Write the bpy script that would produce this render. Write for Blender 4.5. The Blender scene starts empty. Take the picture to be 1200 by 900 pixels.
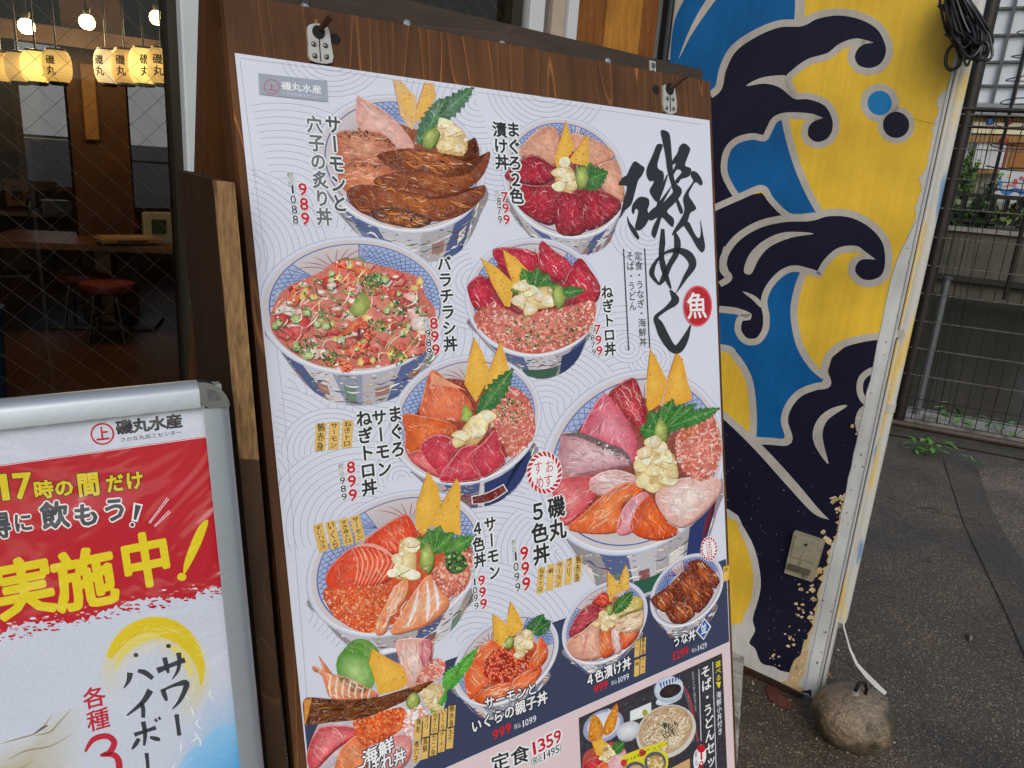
import bpy, bmesh, math, random
import numpy as np
from mathutils import Vector, Matrix
random.seed(7)
scene = bpy.context.scene
col = scene.collection
R_ = math.radians

# ------------------------------------------------------------------ camera
# lens and pose come from the vanishing points of the sign, the kerb and the pipes
FPX = 881.0
_V = Vector((-227, 3040, FPX)).normalized()
_H = Vector((1280, -160, FPX)); _H = (_H - _V * _H.dot(_V)).normalized()
_Z = -_V; _X = _H; _Y = _Z.cross(_X)
CAM = Vector((0, 0, 1.5))
def c2w(v): return Vector((_X.dot(v), _Y.dot(v), _Z.dot(v)))
cam_d = bpy.data.cameras.new('camera'); cam = bpy.data.objects.new('camera', cam_d); col.objects.link(cam)
cam_d.sensor_width = 36; cam_d.sensor_fit = 'HORIZONTAL'; cam_d.lens = FPX / 1200 * 36
cam_d.clip_start = 0.02; cam_d.clip_end = 2000
r_, d_, f_ = c2w(Vector((1, 0, 0))), c2w(Vector((0, 1, 0))), c2w(Vector((0, 0, 1)))
cam.matrix_world = Matrix(((r_.x, -d_.x, -f_.x, CAM.x), (r_.y, -d_.y, -f_.y, CAM.y), (r_.z, -d_.z, -f_.z, CAM.z), (0, 0, 0, 1)))
scene.camera = cam

# ------------------------------------------------------------------ light
world = bpy.data.worlds.new('World'); scene.world = world; world.use_nodes = True
wn = world.node_tree.nodes; wl = world.node_tree.links
sky = wn.new('ShaderNodeTexSky'); sky.sky_type = 'NISHITA'; sky.sun_disc = False
SUN_DIR = Vector((-0.42, -0.72, 0.70)).normalized()          # towards the sun, behind the clouds
sky.sun_elevation = math.asin(SUN_DIR.z)
sky.sun_rotation = math.atan2(SUN_DIR.x, SUN_DIR.y)
sky.air_density = 1.3; sky.dust_density = 2.2; sky.ozone_density = 0.6
bg = wn['Background']; bg.inputs['Strength'].default_value = 0.135
wl.new(sky.outputs[0], bg.inputs[0])
sun_d = bpy.data.lights.new('sun', 'SUN'); sun_d.energy = 1.0; sun_d.angle = R_(35); sun_d.color = (.99, 1, .99)
sun = bpy.data.objects.new('sun', sun_d); col.objects.link(sun)
sun.rotation_euler = SUN_DIR.to_track_quat('Z', 'Y').to_euler(); sun.location = (0, -4, 8)
scene.view_settings.view_transform = 'Standard'; scene.view_settings.look = 'None'
scene.view_settings.exposure = -0.15; scene.view_settings.gamma = 1
scene.cycles.max_bounces = 8; scene.cycles.transparent_max_bounces = 16
scene.cycles.use_denoising = True
scene.cycles.sample_clamp_indirect = 4

# ------------------------------------------------------------------ helpers
def lin(c):
    c /= 255.0
    return c / 12.92 if c <= .04045 else ((c + .055) / 1.055) ** 2.4
def hx(h, k=1.0):
    if isinstance(h, (tuple, list)): return tuple(min(.92, v * k) for v in h[:3])
    return tuple(min(.92, lin(int(h[i:i + 2], 16)) * k) for i in (0, 2, 4))

def wm(o):
    m = o.matrix_basis.copy()
    while o.parent: o = o.parent; m = o.matrix_basis @ m
    return m
def link(name, me, m=None, parent=None, M=None):
    o = bpy.data.objects.new(name, me); col.objects.link(o)
    if m and me and hasattr(me, 'materials'): me.materials.append(m)
    M = M or Matrix()
    if parent:
        o.parent = parent; M = wm(parent).inverted() @ M
    o.matrix_basis = M
    return o
def tag(o, label=None, cat=None, group=None, kind=None):
    if label: o['label'] = label
    if cat: o['category'] = cat
    if group: o['group'] = group
    if kind: o['kind'] = kind
    return o
def thing(name, label, cat, loc=(0, 0, 0), group=None, rz=0):
    o = bpy.data.objects.new(name, None); col.objects.link(o)
    o.matrix_basis = Matrix.Translation(loc) @ Matrix.Rotation(rz, 4, 'Z')
    o.empty_display_size = .1
    return tag(o, label, cat, group)
def dup(root, loc=None, label=None):
    r = root.copy(); col.objects.link(r)
    if loc is not None: r.matrix_basis = Matrix.Translation(loc)
    if label: r['label'] = label
    for ch in list(root.children):
        c = ch.copy(); col.objects.link(c); c.parent = r
        for g in list(ch.children):
            d = g.copy(); col.objects.link(d); d.parent = c
    return r

class MB:
    def __init__(s): s.v = []; s.f = []
    def add(s, vs, fs):
        n = len(s.v); s.v += [Vector(v) for v in vs]; s.f += [tuple(i + n for i in f) for f in fs]; return s
    def box(s, c, d, M=None, bev=0.0):
        bm = bmesh.new(); bmesh.ops.create_cube(bm, size=1)
        for v in bm.verts: v.co = Vector((v.co.x * d[0], v.co.y * d[1], v.co.z * d[2]))
        if bev: bmesh.ops.bevel(bm, geom=bm.edges[:], offset=bev, segments=2, affect='EDGES', profile=.5)
        T = Matrix.Translation(c) @ (M or Matrix())
        bm.verts.index_update()
        s.add([T @ v.co for v in bm.verts], [[v.index for v in f.verts] for f in bm.faces]); bm.free(); return s
    def tube(s, pts, r, n=8, cap=True):
        pts = [Vector(p) for p in pts]; k = len(pts)
        rr = r if isinstance(r, (list, tuple)) else [r] * k
        vs = []; fs = []; up = None
        for i, p in enumerate(pts):
            t = (pts[min(i + 1, k - 1)] - pts[max(i - 1, 0)])
            t = t.normalized() if t.length > 1e-9 else Vector((0, 0, 1))
            if up is None: up = t.orthogonal().normalized()
            up = (up - t * up.dot(t));
            up = up.normalized() if up.length > 1e-6 else t.orthogonal().normalized()
            b = t.cross(up)
            for j in range(n):
                a = 2 * math.pi * j / n
                vs.append(p + (up * math.cos(a) + b * math.sin(a)) * rr[i])
        for i in range(k - 1):
            for j in range(n):
                fs.append((i * n + j, i * n + (j + 1) % n, (i + 1) * n + (j + 1) % n, (i + 1) * n + j))
        if cap: fs += [tuple(range(n))[::-1], tuple((k - 1) * n + j for j in range(n))]
        return s.add(vs, fs)
    def lathe(s, prof, c=(0, 0, 0), n=24, M=None):
        T = Matrix.Translation(c) @ (M or Matrix()); vs = []; fs = []
        for r, z in prof:
            for j in range(n):
                a = 2 * math.pi * j / n; vs.append(T @ Vector((r * math.cos(a), r * math.sin(a), z)))
        for i in range(len(prof) - 1):
            for j in range(n): fs.append((i * n + j, i * n + (j + 1) % n, (i + 1) * n + (j + 1) % n, (i + 1) * n + j))
        if prof[0][0] > 1e-6: fs.append(tuple(range(n))[::-1])
        if prof[-1][0] > 1e-6: fs.append(tuple((len(prof) - 1) * n + j for j in range(n)))
        return s.add(vs, fs)
    def prism(s, poly, h0, h1, M):
        """closed slab over a 2D outline (local x, y) between local z = h0 and h1"""
        n = len(poly)
        vs = [M @ Vector((x, y, h0)) for x, y in poly] + [M @ Vector((x, y, h1)) for x, y in poly]
        fs = [tuple(range(n))[::-1], tuple(range(n, 2 * n))] + [(i, (i + 1) % n, n + (i + 1) % n, n + i) for i in range(n)]
        return s.add(vs, fs)
    def build(s, name, m=None, parent=None, smooth=False, M=None, label=None):
        if M is None:
            c = sum((v for v in s.v), Vector()) / max(1, len(s.v)); M = Matrix.Translation(c)
        Mi = M.inverted()
        me = bpy.data.meshes.new(name); me.from_pydata([Mi @ v for v in s.v], [], s.f)
        bm = bmesh.new(); bm.from_mesh(me); bmesh.ops.recalc_face_normals(bm, faces=bm.faces); bm.to_mesh(me); bm.free()
        if smooth:
            me.polygons.foreach_set('use_smooth', [True] * len(me.polygons))
            try: me.set_sharp_from_angle(angle=R_(40))
            except Exception: pass
        me.update()
        o = link(name, me, m, parent, M)
        if label: o['label'] = label
        return o

# planes given in real space: O origin, U right, W down, N towards the street
class Plane:
    def __init__(s, O, U, W):
        s.O = Vector(O); s.U = Vector(U).normalized(); W = Vector(W); W = W - s.U * W.dot(s.U); s.W = W.normalized()
        s.N = s.U.cross(-s.W)
        s.M = Matrix(((s.U.x, -s.W.x, s.N.x, s.O.x), (s.U.y, -s.W.y, s.N.y, s.O.y), (s.U.z, -s.W.z, s.N.z, s.O.z), (0, 0, 0, 1)))
    def uv(s, x, y):
        d = c2w(Vector((x - 600, y - 450, FPX))); t = (s.O - CAM).dot(s.N) / d.dot(s.N)
        p = CAM + d * t - s.O
        return p.dot(s.U), p.dot(s.W)
    def loc(s, x, y): u, w = s.uv(x, y); return (u, -w)
    def at(s, x, y, h=0): u, w = s.uv(x, y); return s.O + s.U * u + s.W * w + s.N * h
    def px(s, u, w):
        p = s.O + s.U * u + s.W * w - CAM
        z = p.dot(f_); return 600 + FPX * p.dot(r_) / z, 450 + FPX * p.dot(d_) / z
    def dirs(s, x, y):
        u, w = s.uv(x, y); e = .002
        a = s.px(u, w); b = s.px(u + e, w); c = s.px(u, w + e)
        r = Vector((b[0] - a[0], b[1] - a[1])).normalized(); d = Vector((c[0] - a[0], c[1] - a[1])).normalized()
        return r, d
def onz(x, y, z=0.0):
    d = c2w(Vector((x - 600, y - 450, FPX))); t = (z - CAM.z) / d.z
    return CAM + d * t
def ony(x, y, Y):
    d = c2w(Vector((x - 600, y - 450, FPX))); return CAM + d * ((Y - CAM.y) / d.y)

# ------------------------------------------------------------------ materials
_mc = {}
def nodes_mat(name):
    m = bpy.data.materials.new(name); m.use_nodes = True
    nt = m.node_tree; b = nt.nodes['Principled BSDF']
    return m, nt, b
def N(nt, t, **k):
    n = nt.nodes.new(t)
    for a, v in k.items():
        if a in n.inputs: n.inputs[a].default_value = v
        else: setattr(n, a, v)
    return n
def plain(name, c, rough=.5, metal=0, var=.15, scale=12, bump=.0, bscale=60, emit=None, estr=0, dirt=None, dscale=4, dth=.55, coat=0, stretch=(1, 1, 1), spec=.5):
    """procedural paint-like surface: base colour varied by noise, optional blotches of dirt and fine bump"""
    if name in _mc: return _mc[name]
    m, nt, b = nodes_mat(name); L = nt.links.new
    c = hx(c); tc = N(nt, 'ShaderNodeTexCoord'); mp = N(nt, 'ShaderNodeMapping'); mp.inputs['Scale'].default_value = stretch
    L(tc.outputs['Object'], mp.inputs[0])
    no = N(nt, 'ShaderNodeTexNoise'); no.inputs['Scale'].default_value = scale; no.inputs['Detail'].default_value = 6
    L(mp.outputs[0], no.inputs['Vector'])
    rp = N(nt, 'ShaderNodeValToRGB'); e = rp.color_ramp.elements
    e[0].position = .3; e[1].position = .7
    e[0].color = (*[v * (1 - var) for v in c], 1); e[1].color = (*[min(1, v * (1 + var)) for v in c], 1)
    L(no.outputs[0], rp.inputs[0]); out = rp.outputs[0]
    if dirt is not None:
        n2 = N(nt, 'ShaderNodeTexNoise'); n2.inputs['Scale'].default_value = dscale; n2.inputs['Detail'].default_value = 9; n2.inputs['Roughness'].default_value = .65
        L(mp.outputs[0], n2.inputs['Vector'])
        r2 = N(nt, 'ShaderNodeValToRGB'); r2.color_ramp.elements[0].position = dth; r2.color_ramp.elements[1].position = dth + .12
        L(n2.outputs[0], r2.inputs[0])
        mx = N(nt, 'ShaderNodeMix', data_type='RGBA'); L(r2.outputs[0], mx.inputs[0]); L(out, mx.inputs[6]); mx.inputs[7].default_value = (*hx(dirt), 1)
        out = mx.outputs[2]
    L(out, b.inputs['Base Color'])
    b.inputs['Roughness'].default_value = rough; b.inputs['Metallic'].default_value = metal; b.inputs['Specular IOR Level'].default_value = spec
    b.inputs['Coat Weight'].default_value = coat
    if bump:
        n3 = N(nt, 'ShaderNodeTexNoise'); n3.inputs['Scale'].default_value = bscale; n3.inputs['Detail'].default_value = 4
        L(mp.outputs[0], n3.inputs['Vector'])
        bp = N(nt, 'ShaderNodeBump'); bp.inputs['Strength'].default_value = bump; bp.inputs['Distance'].default_value = .01
        L(n3.outputs[0], bp.inputs['Height']); L(bp.outputs[0], b.inputs['Normal'])
    if emit is not None:
        b.inputs['Emission Color'].default_value = (*hx(emit), 1); b.inputs['Emission Strength'].default_value = estr
    _mc[name] = m; return m
def wood(name, dark, light, axis='Y', scale=9, rough=.55, lines=.75, dist=3.0, fine=1.0):
    """stained wood: long stretched fibres plus a few cathedral growth lines"""
    if name in _mc: return _mc[name]
    m, nt, b = nodes_mat(name); L = nt.links.new
    dark = hx(dark); light = hx(light)
    tc = N(nt, 'ShaderNodeTexCoord'); mp = N(nt, 'ShaderNodeMapping')
    st = {'X': (.12, 1, 1), 'Y': (1, .12, 1), 'Z': (1, 1, .12)}[axis]
    mp.inputs['Scale'].default_value = st; L(tc.outputs['Object'], mp.inputs[0])
    no = N(nt, 'ShaderNodeTexNoise'); no.inputs['Scale'].default_value = 60 * fine; no.inputs['Detail'].default_value = 8; no.inputs['Roughness'].default_value = .7
    L(mp.outputs[0], no.inputs['Vector'])
    r1 = N(nt, 'ShaderNodeValToRGB'); r1.color_ramp.elements[0].position = .35; r1.color_ramp.elements[1].position = .72
    r1.color_ramp.elements[0].color = (*[v * .72 for v in dark], 1); r1.color_ramp.elements[1].color = (*[v * 1.3 for v in dark], 1)
    L(no.outputs[0], r1.inputs[0])
    n2 = N(nt, 'ShaderNodeTexNoise'); n2.inputs['Scale'].default_value = scale; n2.inputs['Detail'].default_value = 2; n2.inputs['Distortion'].default_value = .6
    L(mp.outputs[0], n2.inputs['Vector'])
    mu = N(nt, 'ShaderNodeMath', operation='MULTIPLY'); mu.inputs[1].default_value = dist * 6; L(n2.outputs[0], mu.inputs[0])
    fr = N(nt, 'ShaderNodeMath', operation='FRACT'); L(mu.outputs[0], fr.inputs[0])
    r2 = N(nt, 'ShaderNodeValToRGB'); e = r2.color_ramp.elements
    e[0].position = 0; e[0].color = (0, 0, 0, 1); e[1].position = .92; e[1].color = (.12, .12, .12, 1)
    e.new(.965).color = (1, 1, 1, 1); e.new(1.0).color = (0, 0, 0, 1)
    L(fr.outputs[0], r2.inputs[0])
    # growth lines fade in and out along the sheet
    n4 = N(nt, 'ShaderNodeTexNoise'); n4.inputs['Scale'].default_value = 7; L(tc.outputs['Object'], n4.inputs['Vector'])
    r4 = N(nt, 'ShaderNodeMapRange'); r4.inputs[1].default_value = .3; r4.inputs[2].default_value = .55; L(n4.outputs[0], r4.inputs[0])
    m2 = N(nt, 'ShaderNodeMath', operation='MULTIPLY'); L(r2.outputs[0], m2.inputs[0]); L(r4.outputs[0], m2.inputs[1])
    m3 = N(nt, 'ShaderNodeMath', operation='MULTIPLY'); L(m2.outputs[0], m3.inputs[0]); m3.inputs[1].default_value = lines
    mx = N(nt, 'ShaderNodeMix', data_type='RGBA'); L(m3.outputs[0], mx.inputs[0]); L(r1.outputs[0], mx.inputs[6]); mx.inputs[7].default_value = (*light, 1)
    n5 = N(nt, 'ShaderNodeTexNoise'); n5.inputs['Scale'].default_value = 5; n5.inputs['Detail'].default_value = 4; L(tc.outputs['Object'], n5.inputs['Vector'])
    r5 = N(nt, 'ShaderNodeMapRange'); r5.inputs[1].default_value = .3; r5.inputs[2].default_value = .7; r5.inputs[3].default_value = .7; r5.inputs[4].default_value = 1.2; L(n5.outputs[0], r5.inputs[0])
    vm = N(nt, 'ShaderNodeMix', data_type='RGBA', blend_type='MULTIPLY'); vm.inputs[0].default_value = 1; L(mx.outputs[2], vm.inputs[6]); L(r5.outputs[0], vm.inputs[7])
    L(vm.outputs[2], b.inputs['Base Color']); b.inputs['Roughness'].default_value = rough; b.inputs['Specular IOR Level'].default_value = .25
    bp = N(nt, 'ShaderNodeBump'); bp.inputs['Strength'].default_value = .25; bp.inputs['Distance'].default_value = .002
    L(no.outputs[0], bp.inputs['Height']); L(bp.outputs[0], b.inputs['Normal'])
    _mc[name] = m; return m
def print_mat(name, rough=.4, coat=0, grain=.08, crinkle=0, gs=400, paper=None, worn=None, wth=.62, wscale=14, patchy=0, food=0, streak=0):
    """ink or paint carried in the mesh's colour attribute, broken up a little by noise"""
    if name in _mc: return _mc[name]
    m, nt, b = nodes_mat(name); L = nt.links.new
    at = N(nt, 'ShaderNodeAttribute'); at.attribute_name = 'ink'
    tc = N(nt, 'ShaderNodeTexCoord')
    no = N(nt, 'ShaderNodeTexNoise'); no.inputs['Scale'].default_value = gs; no.inputs['Detail'].default_value = 3; L(tc.outputs['Object'], no.inputs['Vector'])
    mr = N(nt, 'ShaderNodeMapRange'); mr.inputs[1].default_value = .3; mr.inputs[2].default_value = .7; mr.inputs[3].default_value = 1 - grain; mr.inputs[4].default_value = 1 + grain; L(no.outputs[0], mr.inputs[0])
    mx = N(nt, 'ShaderNodeMix', data_type='RGBA', blend_type='MULTIPLY'); mx.inputs[0].default_value = 1
    L(at.outputs['Color'], mx.inputs[6]); L(mr.outputs[0], mx.inputs[7]); out = mx.outputs[2]
    if patchy:
        n2 = N(nt, 'ShaderNodeTexNoise'); n2.inputs['Scale'].default_value = 6; n2.inputs['Detail'].default_value = 8; L(tc.outputs['Object'], n2.inputs['Vector'])
        m2 = N(nt, 'ShaderNodeMapRange'); m2.inputs[1].default_value = .3; m2.inputs[2].default_value = .7; m2.inputs[3].default_value = 1 - patchy; m2.inputs[4].default_value = 1 + patchy; L(n2.outputs[0], m2.inputs[0])
        x2 = N(nt, 'ShaderNodeMix', data_type='RGBA', blend_type='MULTIPLY'); x2.inputs[0].default_value = 1; L(out, x2.inputs[6]); L(m2.outputs[0], x2.inputs[7]); out = x2.outputs[2]
    if food:
        al = at.outputs['Alpha']
        def noise_(sc_, det, ds):
            n6 = N(nt, 'ShaderNodeTexNoise'); n6.inputs['Scale'].default_value = sc_; n6.inputs['Detail'].default_value = det; n6.inputs['Distortion'].default_value = ds; L(tc.outputs['Object'], n6.inputs['Vector']); return n6.outputs[0]
        def mth(op, a_, b_):
            m_ = N(nt, 'ShaderNodeMath', operation=op)
            for k_, v_ in enumerate((a_, b_)):
                if isinstance(v_, (int, float)): m_.inputs[k_].default_value = v_
                else: L(v_, m_.inputs[k_])
            return m_.outputs[0]
        def rng_(v, a0, a1, b0, b1):
            m_ = N(nt, 'ShaderNodeMapRange'); L(v, m_.inputs[0])
            for k_, q_ in enumerate((a0, a1, b0, b1)): m_.inputs[k_ + 1].default_value = q_
            return m_.outputs[0]
        def mul_(o_, v): 
            x6 = N(nt, 'ShaderNodeMix', data_type='RGBA', blend_type='MULTIPLY'); L(al, x6.inputs[0]); L(o_, x6.inputs[6]); L(v, x6.inputs[7]); return x6.outputs[2]
        def to_(o_, fac, c_):
            x6 = N(nt, 'ShaderNodeMix', data_type='RGBA'); L(mth('MULTIPLY', fac, al), x6.inputs[0]); L(o_, x6.inputs[6]); x6.inputs[7].default_value = (*c_, 1); return x6.outputs[2]
        out = mul_(out, rng_(noise_(45, 4, 1.4), .3, .7, .82, 1.17)); out = mul_(out, rng_(noise_(190, 5, .6), .3, .7, .86, 1.13))
        ridge = rng_(mth('ABSOLUTE', mth('SUBTRACT', noise_(60, 3, 2.2), .5), 0), 0, .028, .20, 0); out = to_(out, ridge, (.86, .66, .58))
        out = to_(out, rng_(noise_(150, 3, 1.0), .65, .74, 0, .55), (.9, .87, .85))
        out = to_(out, rng_(noise_(80, 4, 1.5), .33, .25, 0, .22), (.10, .02, .012))
    if worn:
        n3 = N(nt, 'ShaderNodeTexNoise'); n3.inputs['Scale'].default_value = wscale; n3.inputs['Detail'].default_value = 12; n3.inputs['Roughness'].default_value = .75; L(tc.outputs['Object'], n3.inputs['Vector'])
        r3 = N(nt, 'ShaderNodeValToRGB'); r3.color_ramp.elements[0].position = wth; r3.color_ramp.elements[1].position = wth + .03; L(n3.outputs[0], r3.inputs[0])
        x3 = N(nt, 'ShaderNodeMix', data_type='RGBA'); L(r3.outputs[0], x3.inputs[0]); L(out, x3.inputs[6]); x3.inputs[7].default_value = (*hx(worn), 1); out = x3.outputs[2]
    if streak:
        m7 = N(nt, 'ShaderNodeMapping'); m7.inputs['Scale'].default_value = (1, .06, 1); L(tc.outputs['Object'], m7.inputs[0])
        n7 = N(nt, 'ShaderNodeTexNoise'); n7.inputs['Scale'].default_value = 45; n7.inputs['Detail'].default_value = 7; n7.inputs['Roughness'].default_value = .7; L(m7.outputs[0], n7.inputs['Vector'])
        r7 = N(nt, 'ShaderNodeMapRange'); r7.inputs[1].default_value = .35; r7.inputs[2].default_value = .72; r7.inputs[3].default_value = 1.06; r7.inputs[4].default_value = 1 - streak; L(n7.outputs[0], r7.inputs[0])
        x7 = N(nt, 'ShaderNodeMix', data_type='RGBA', blend_type='MULTIPLY'); x7.inputs[0].default_value = 1; L(out, x7.inputs[6]); L(r7.outputs[0], x7.inputs[7]); out = x7.outputs[2]
        b7 = N(nt, 'ShaderNodeBump'); b7.inputs['Strength'].default_value = .25; b7.inputs['Distance'].default_value = .002; L(n7.outputs[0], b7.inputs['Height']); L(b7.outputs[0], b.inputs['Normal'])
    L(out, b.inputs['Base Color']); b.inputs['Roughness'].default_value = rough; b.inputs['Specular IOR Level'].default_value = .3
    b.inputs['Coat Weight'].default_value = coat; b.inputs['Coat Roughness'].default_value = .12
    if crinkle:
        n4 = N(nt, 'ShaderNodeTexNoise'); n4.inputs['Scale'].default_value = 9; n4.inputs['Detail'].default_value = 3; n4.inputs['Distortion'].default_value = 1.2; L(tc.outputs['Object'], n4.inputs['Vector'])
        bp = N(nt, 'ShaderNodeBump'); bp.inputs['Strength'].default_value = crinkle; bp.inputs['Distance'].default_value = .02
        L(n4.outputs[0], bp.inputs['Height']); L(bp.outputs[0], b.inputs['Coat Normal'])
    _mc[name] = m; return m

# ------------------------------------------------------------------ lettering and flat artwork
_gl = {}
def glyph(ch, bold=.0):
    k = ch
    if k in _gl: return _gl[k]
    c = bpy.data.curves.new('letter', 'FONT'); c.body = ch; c.size = 1; c.resolution_u = 2
    o = bpy.data.objects.new('letter', c); col.objects.link(o)
    dg = bpy.context.evaluated_depsgraph_get(); dg.update()
    me = bpy.data.meshes.new_from_object(o.evaluated_get(dg))
    vs = [(v.co.x, v.co.y) for v in me.vertices]; fs = [tuple(p.vertices) for p in me.polygons]
    bpy.data.objects.remove(o); bpy.data.curves.remove(c); bpy.data.meshes.remove(me)
    _gl[k] = (vs, fs); return _gl[k]
def smooth(pts, n=6, closed=True):
    P = [Vector(p) for p in pts]; out = []; k = len(P)
    for i in range(k if closed else k - 1):
        if closed: a, b, c, d = P[i - 1], P[i], P[(i + 1) % k], P[(i + 2) % k]
        else: a, b, c, d = P[max(i - 1, 0)], P[i], P[i + 1], P[min(i + 2, k - 1)]
        for j in range(n):
            t = j / n
            out.append(tuple(.5 * (2 * b + (c - a) * t + (2 * a - 5 * b + 4 * c - d) * t * t + (3 * b - a - 3 * c + d) * t ** 3)))
    if not closed: out.append(tuple(P[-1]))
    return out
def inside(p, poly):
    x, y = p; r = False; j = len(poly) - 1
    for i in range(len(poly)):
        xi, yi = poly[i][:2]; xj, yj = poly[j][:2]
        if (yi > y) != (yj > y) and x < (xj - xi) * (y - yi) / (yj - yi) + xi: r = not r
        j = i
    return r
def sample(poly, n, rnd=random):
    xs = [p[0] for p in poly]; ys = [p[1] for p in poly]; out = []; tries = 0
    while len(out) < n and tries < n * 40:
        tries += 1; p = (rnd.uniform(min(xs), max(xs)), rnd.uniform(min(ys), max(ys)))
        if inside(p, poly): out.append(p)
    return out
def mixc(a, b, t): return tuple(a[i] * (1 - t) + b[i] * t for i in range(3))

class Art:
    """flat print on a plane; outlines are given as seen in the photo and laid on the sheet where they stand"""
    def __init__(s, plane, k=1.18, step=9e-6, base=0.0):
        s.p = plane; s.k = k; s.step = step; s.base = base; s.V = []; s.F = []; s.C = []; s.A = []; s.fa = 0.0; s.jit = 0
    def c(s, h): return hx(h, s.k)
    def raw(s, pts, faces, cols, L):
        n = len(s.V); s.jit = (s.jit + 1) % 97; h = s.base + L * s.step + s.jit * s.step * .002
        for x, y in pts:
            u, w = s.p.uv(x, y); s.V.append((u, -w, h))
        for f in faces: s.F.append(tuple(i + n for i in f)); 
        s.C += cols; s.A += [s.fa] * len(cols)
    def poly(s, pts, c, L, c2=None, ctr=None):
        pts = [tuple(p[:2]) for p in pts]; n = len(pts)
        cc = [s.c(x) for x in c] if isinstance(c, list) else [s.c(c)] * n
        if c2 is None: s.raw(pts, [tuple(range(n))], cc, L)
        else:
            ctr = ctr or (sum(p[0] for p in pts) / n, sum(p[1] for p in pts) / n)
            s.raw(pts + [ctr], [(i, (i + 1) % n, n) for i in range(n)], cc + [s.c(c2)], L)
    def ring(s, a, b, ca, cb, L, closed=True):
        n = len(a); m = n if closed else n - 1
        s.raw([tuple(p[:2]) for p in a] + [tuple(p[:2]) for p in b], [(i, (i + 1) % n, n + (i + 1) % n, n + i) for i in range(m)], [s.c(ca)] * n + [s.c(cb)] * n, L)
    def stroke(s, pts, w, c, L, sm=True, n=5):
        k = len(pts)
        ws = list(w) if isinstance(w, (list, tuple)) else [w] * k
        if len(ws) != k:
            ws = [ws[min(len(ws) - 1, int(i / max(1, k - 1) * (len(ws) - 1)))] + (ws[min(len(ws) - 1, int(i / max(1, k - 1) * (len(ws) - 1)) + 1)] - ws[min(len(ws) - 1, int(i / max(1, k - 1) * (len(ws) - 1)))]) * ((i / max(1, k - 1) * (len(ws) - 1)) % 1) for i in range(k)]
        P = [(p[0], p[1], ws[i]) for i, p in enumerate(pts)]
        if sm and k > 2: P = smooth(P, n, False)
        a = []; b = []; m = len(P)
        for i, p in enumerate(P):
            q = P[min(i + 1, m - 1)]; r = P[max(i - 1, 0)]; dx, dy = q[0] - r[0], q[1] - r[1]; l = math.hypot(dx, dy) or 1
            hw = max(.05, p[2]) / 2; a.append((p[0] - dy / l * hw, p[1] + dx / l * hw)); b.append((p[0] + dy / l * hw, p[1] - dx / l * hw))
        s.ring(a, b, c, c, L, closed=False)
    def ell(s, x, y, rx, ry, c, L, c2=None, ang=0, n=20, ctr=None):
        ca, sa = math.cos(ang), math.sin(ang)
        pts = [(x + rx * math.cos(t) * ca - ry * math.sin(t) * sa, y + rx * math.cos(t) * sa + ry * math.sin(t) * ca) for t in [2 * math.pi * i / n for i in range(n)]]
        s.poly(pts, c, L, c2, ctr)
    def put(s, ch, ctr, w, h, r, d, c, L, bold=.02, halo=None, hr=1.5, vert=False, sl=0):
        if ch in ' 　': return
        vs, fs = glyph(ch, bold)
        if not vs: return
        asc = ch.isascii()
        if asc:
            x0, x1 = min(v[0] for v in vs), max(v[0] for v in vs); y0, y1 = min(v[1] for v in vs), max(v[1] for v in vs)
            if ch == '1': x0 -= .12; x1 += .06
            q = [((v[0] - (x0 + x1) / 2) / (x1 - x0), ((y0 + y1) / 2 - v[1]) / (y1 - y0)) for v in vs]
        else:
            q = [(v[0] - .5, .38 - v[1]) for v in vs]
            if vert and ch in 'ー～（）': q = [(-b, a) for a, b in q]
        r = Vector(r); d = Vector(d)
        pts = [Vector(ctr) + r * ((a - sl * b) * w) + d * (b * h) for a, b in q]
        b2 = bold * .62
        if halo:
            for i in range(8):
                o = Vector((math.cos(i * math.pi / 4), math.sin(i * math.pi / 4))) * (hr + b2 * w * .6)
                s.raw([tuple(p + o) for p in pts], fs, [s.c(halo)] * len(pts), L - 1 + i * .08)
        s.raw([tuple(p) for p in pts], fs, [s.c(c)] * len(pts), L)
        if b2 > .008:
            nd_ = 6 if b2 < .03 else 14
            for i, (ox, oy) in enumerate([(math.cos(6.2832 * q_ / nd_), math.sin(6.2832 * q_ / nd_)) for q_ in range(nd_)]):
                o = r * (ox * b2 * w) + d * (oy * b2 * h)
                s.raw([tuple(p + o) for p in pts], fs, [s.c(c)] * len(pts), L + .1 + i * .06)
    def vtext(s, t, p0, p1, w, c, L, bold=.02, halo=None, hr=1.5, hk=1.0, single=None):
        n = len(t); p0 = Vector(p0); p1 = Vector(p1)
        for i, ch in enumerate(t):
            p = p0.lerp(p1, i / max(1, n - 1)); r, d = s.p.dirs(*p)
            h = (p1 - p0).length / max(1, n - 1) if n > 1 else (single or w)
            if ch.isascii(): s.put(ch, p, w, h * .82 * hk, r, d, c, L, bold, halo, hr)
            else: s.put(ch, p, w, h * .98 * hk, r, d, c, L, bold, halo, hr, True)
    def htext(s, t, p0, p1, h, c, L, bold=.02, halo=None, hr=1.5, wk=1.0, sl=0):
        n = len(t); p0 = Vector(p0); p1 = Vector(p1); r = (p1 - p0).normalized()
        sp = (p1 - p0).length / max(1, n - 1) if n > 1 else h * .8
        for i, ch in enumerate(t):
            p = p0.lerp(p1, i / max(1, n - 1)); _, d = s.p.dirs(*p)
            s.put(ch, p, sp * (.86 if ch.isascii() else .98) * wk, h, r, d, c, L, bold, halo, hr, False, sl)
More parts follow.
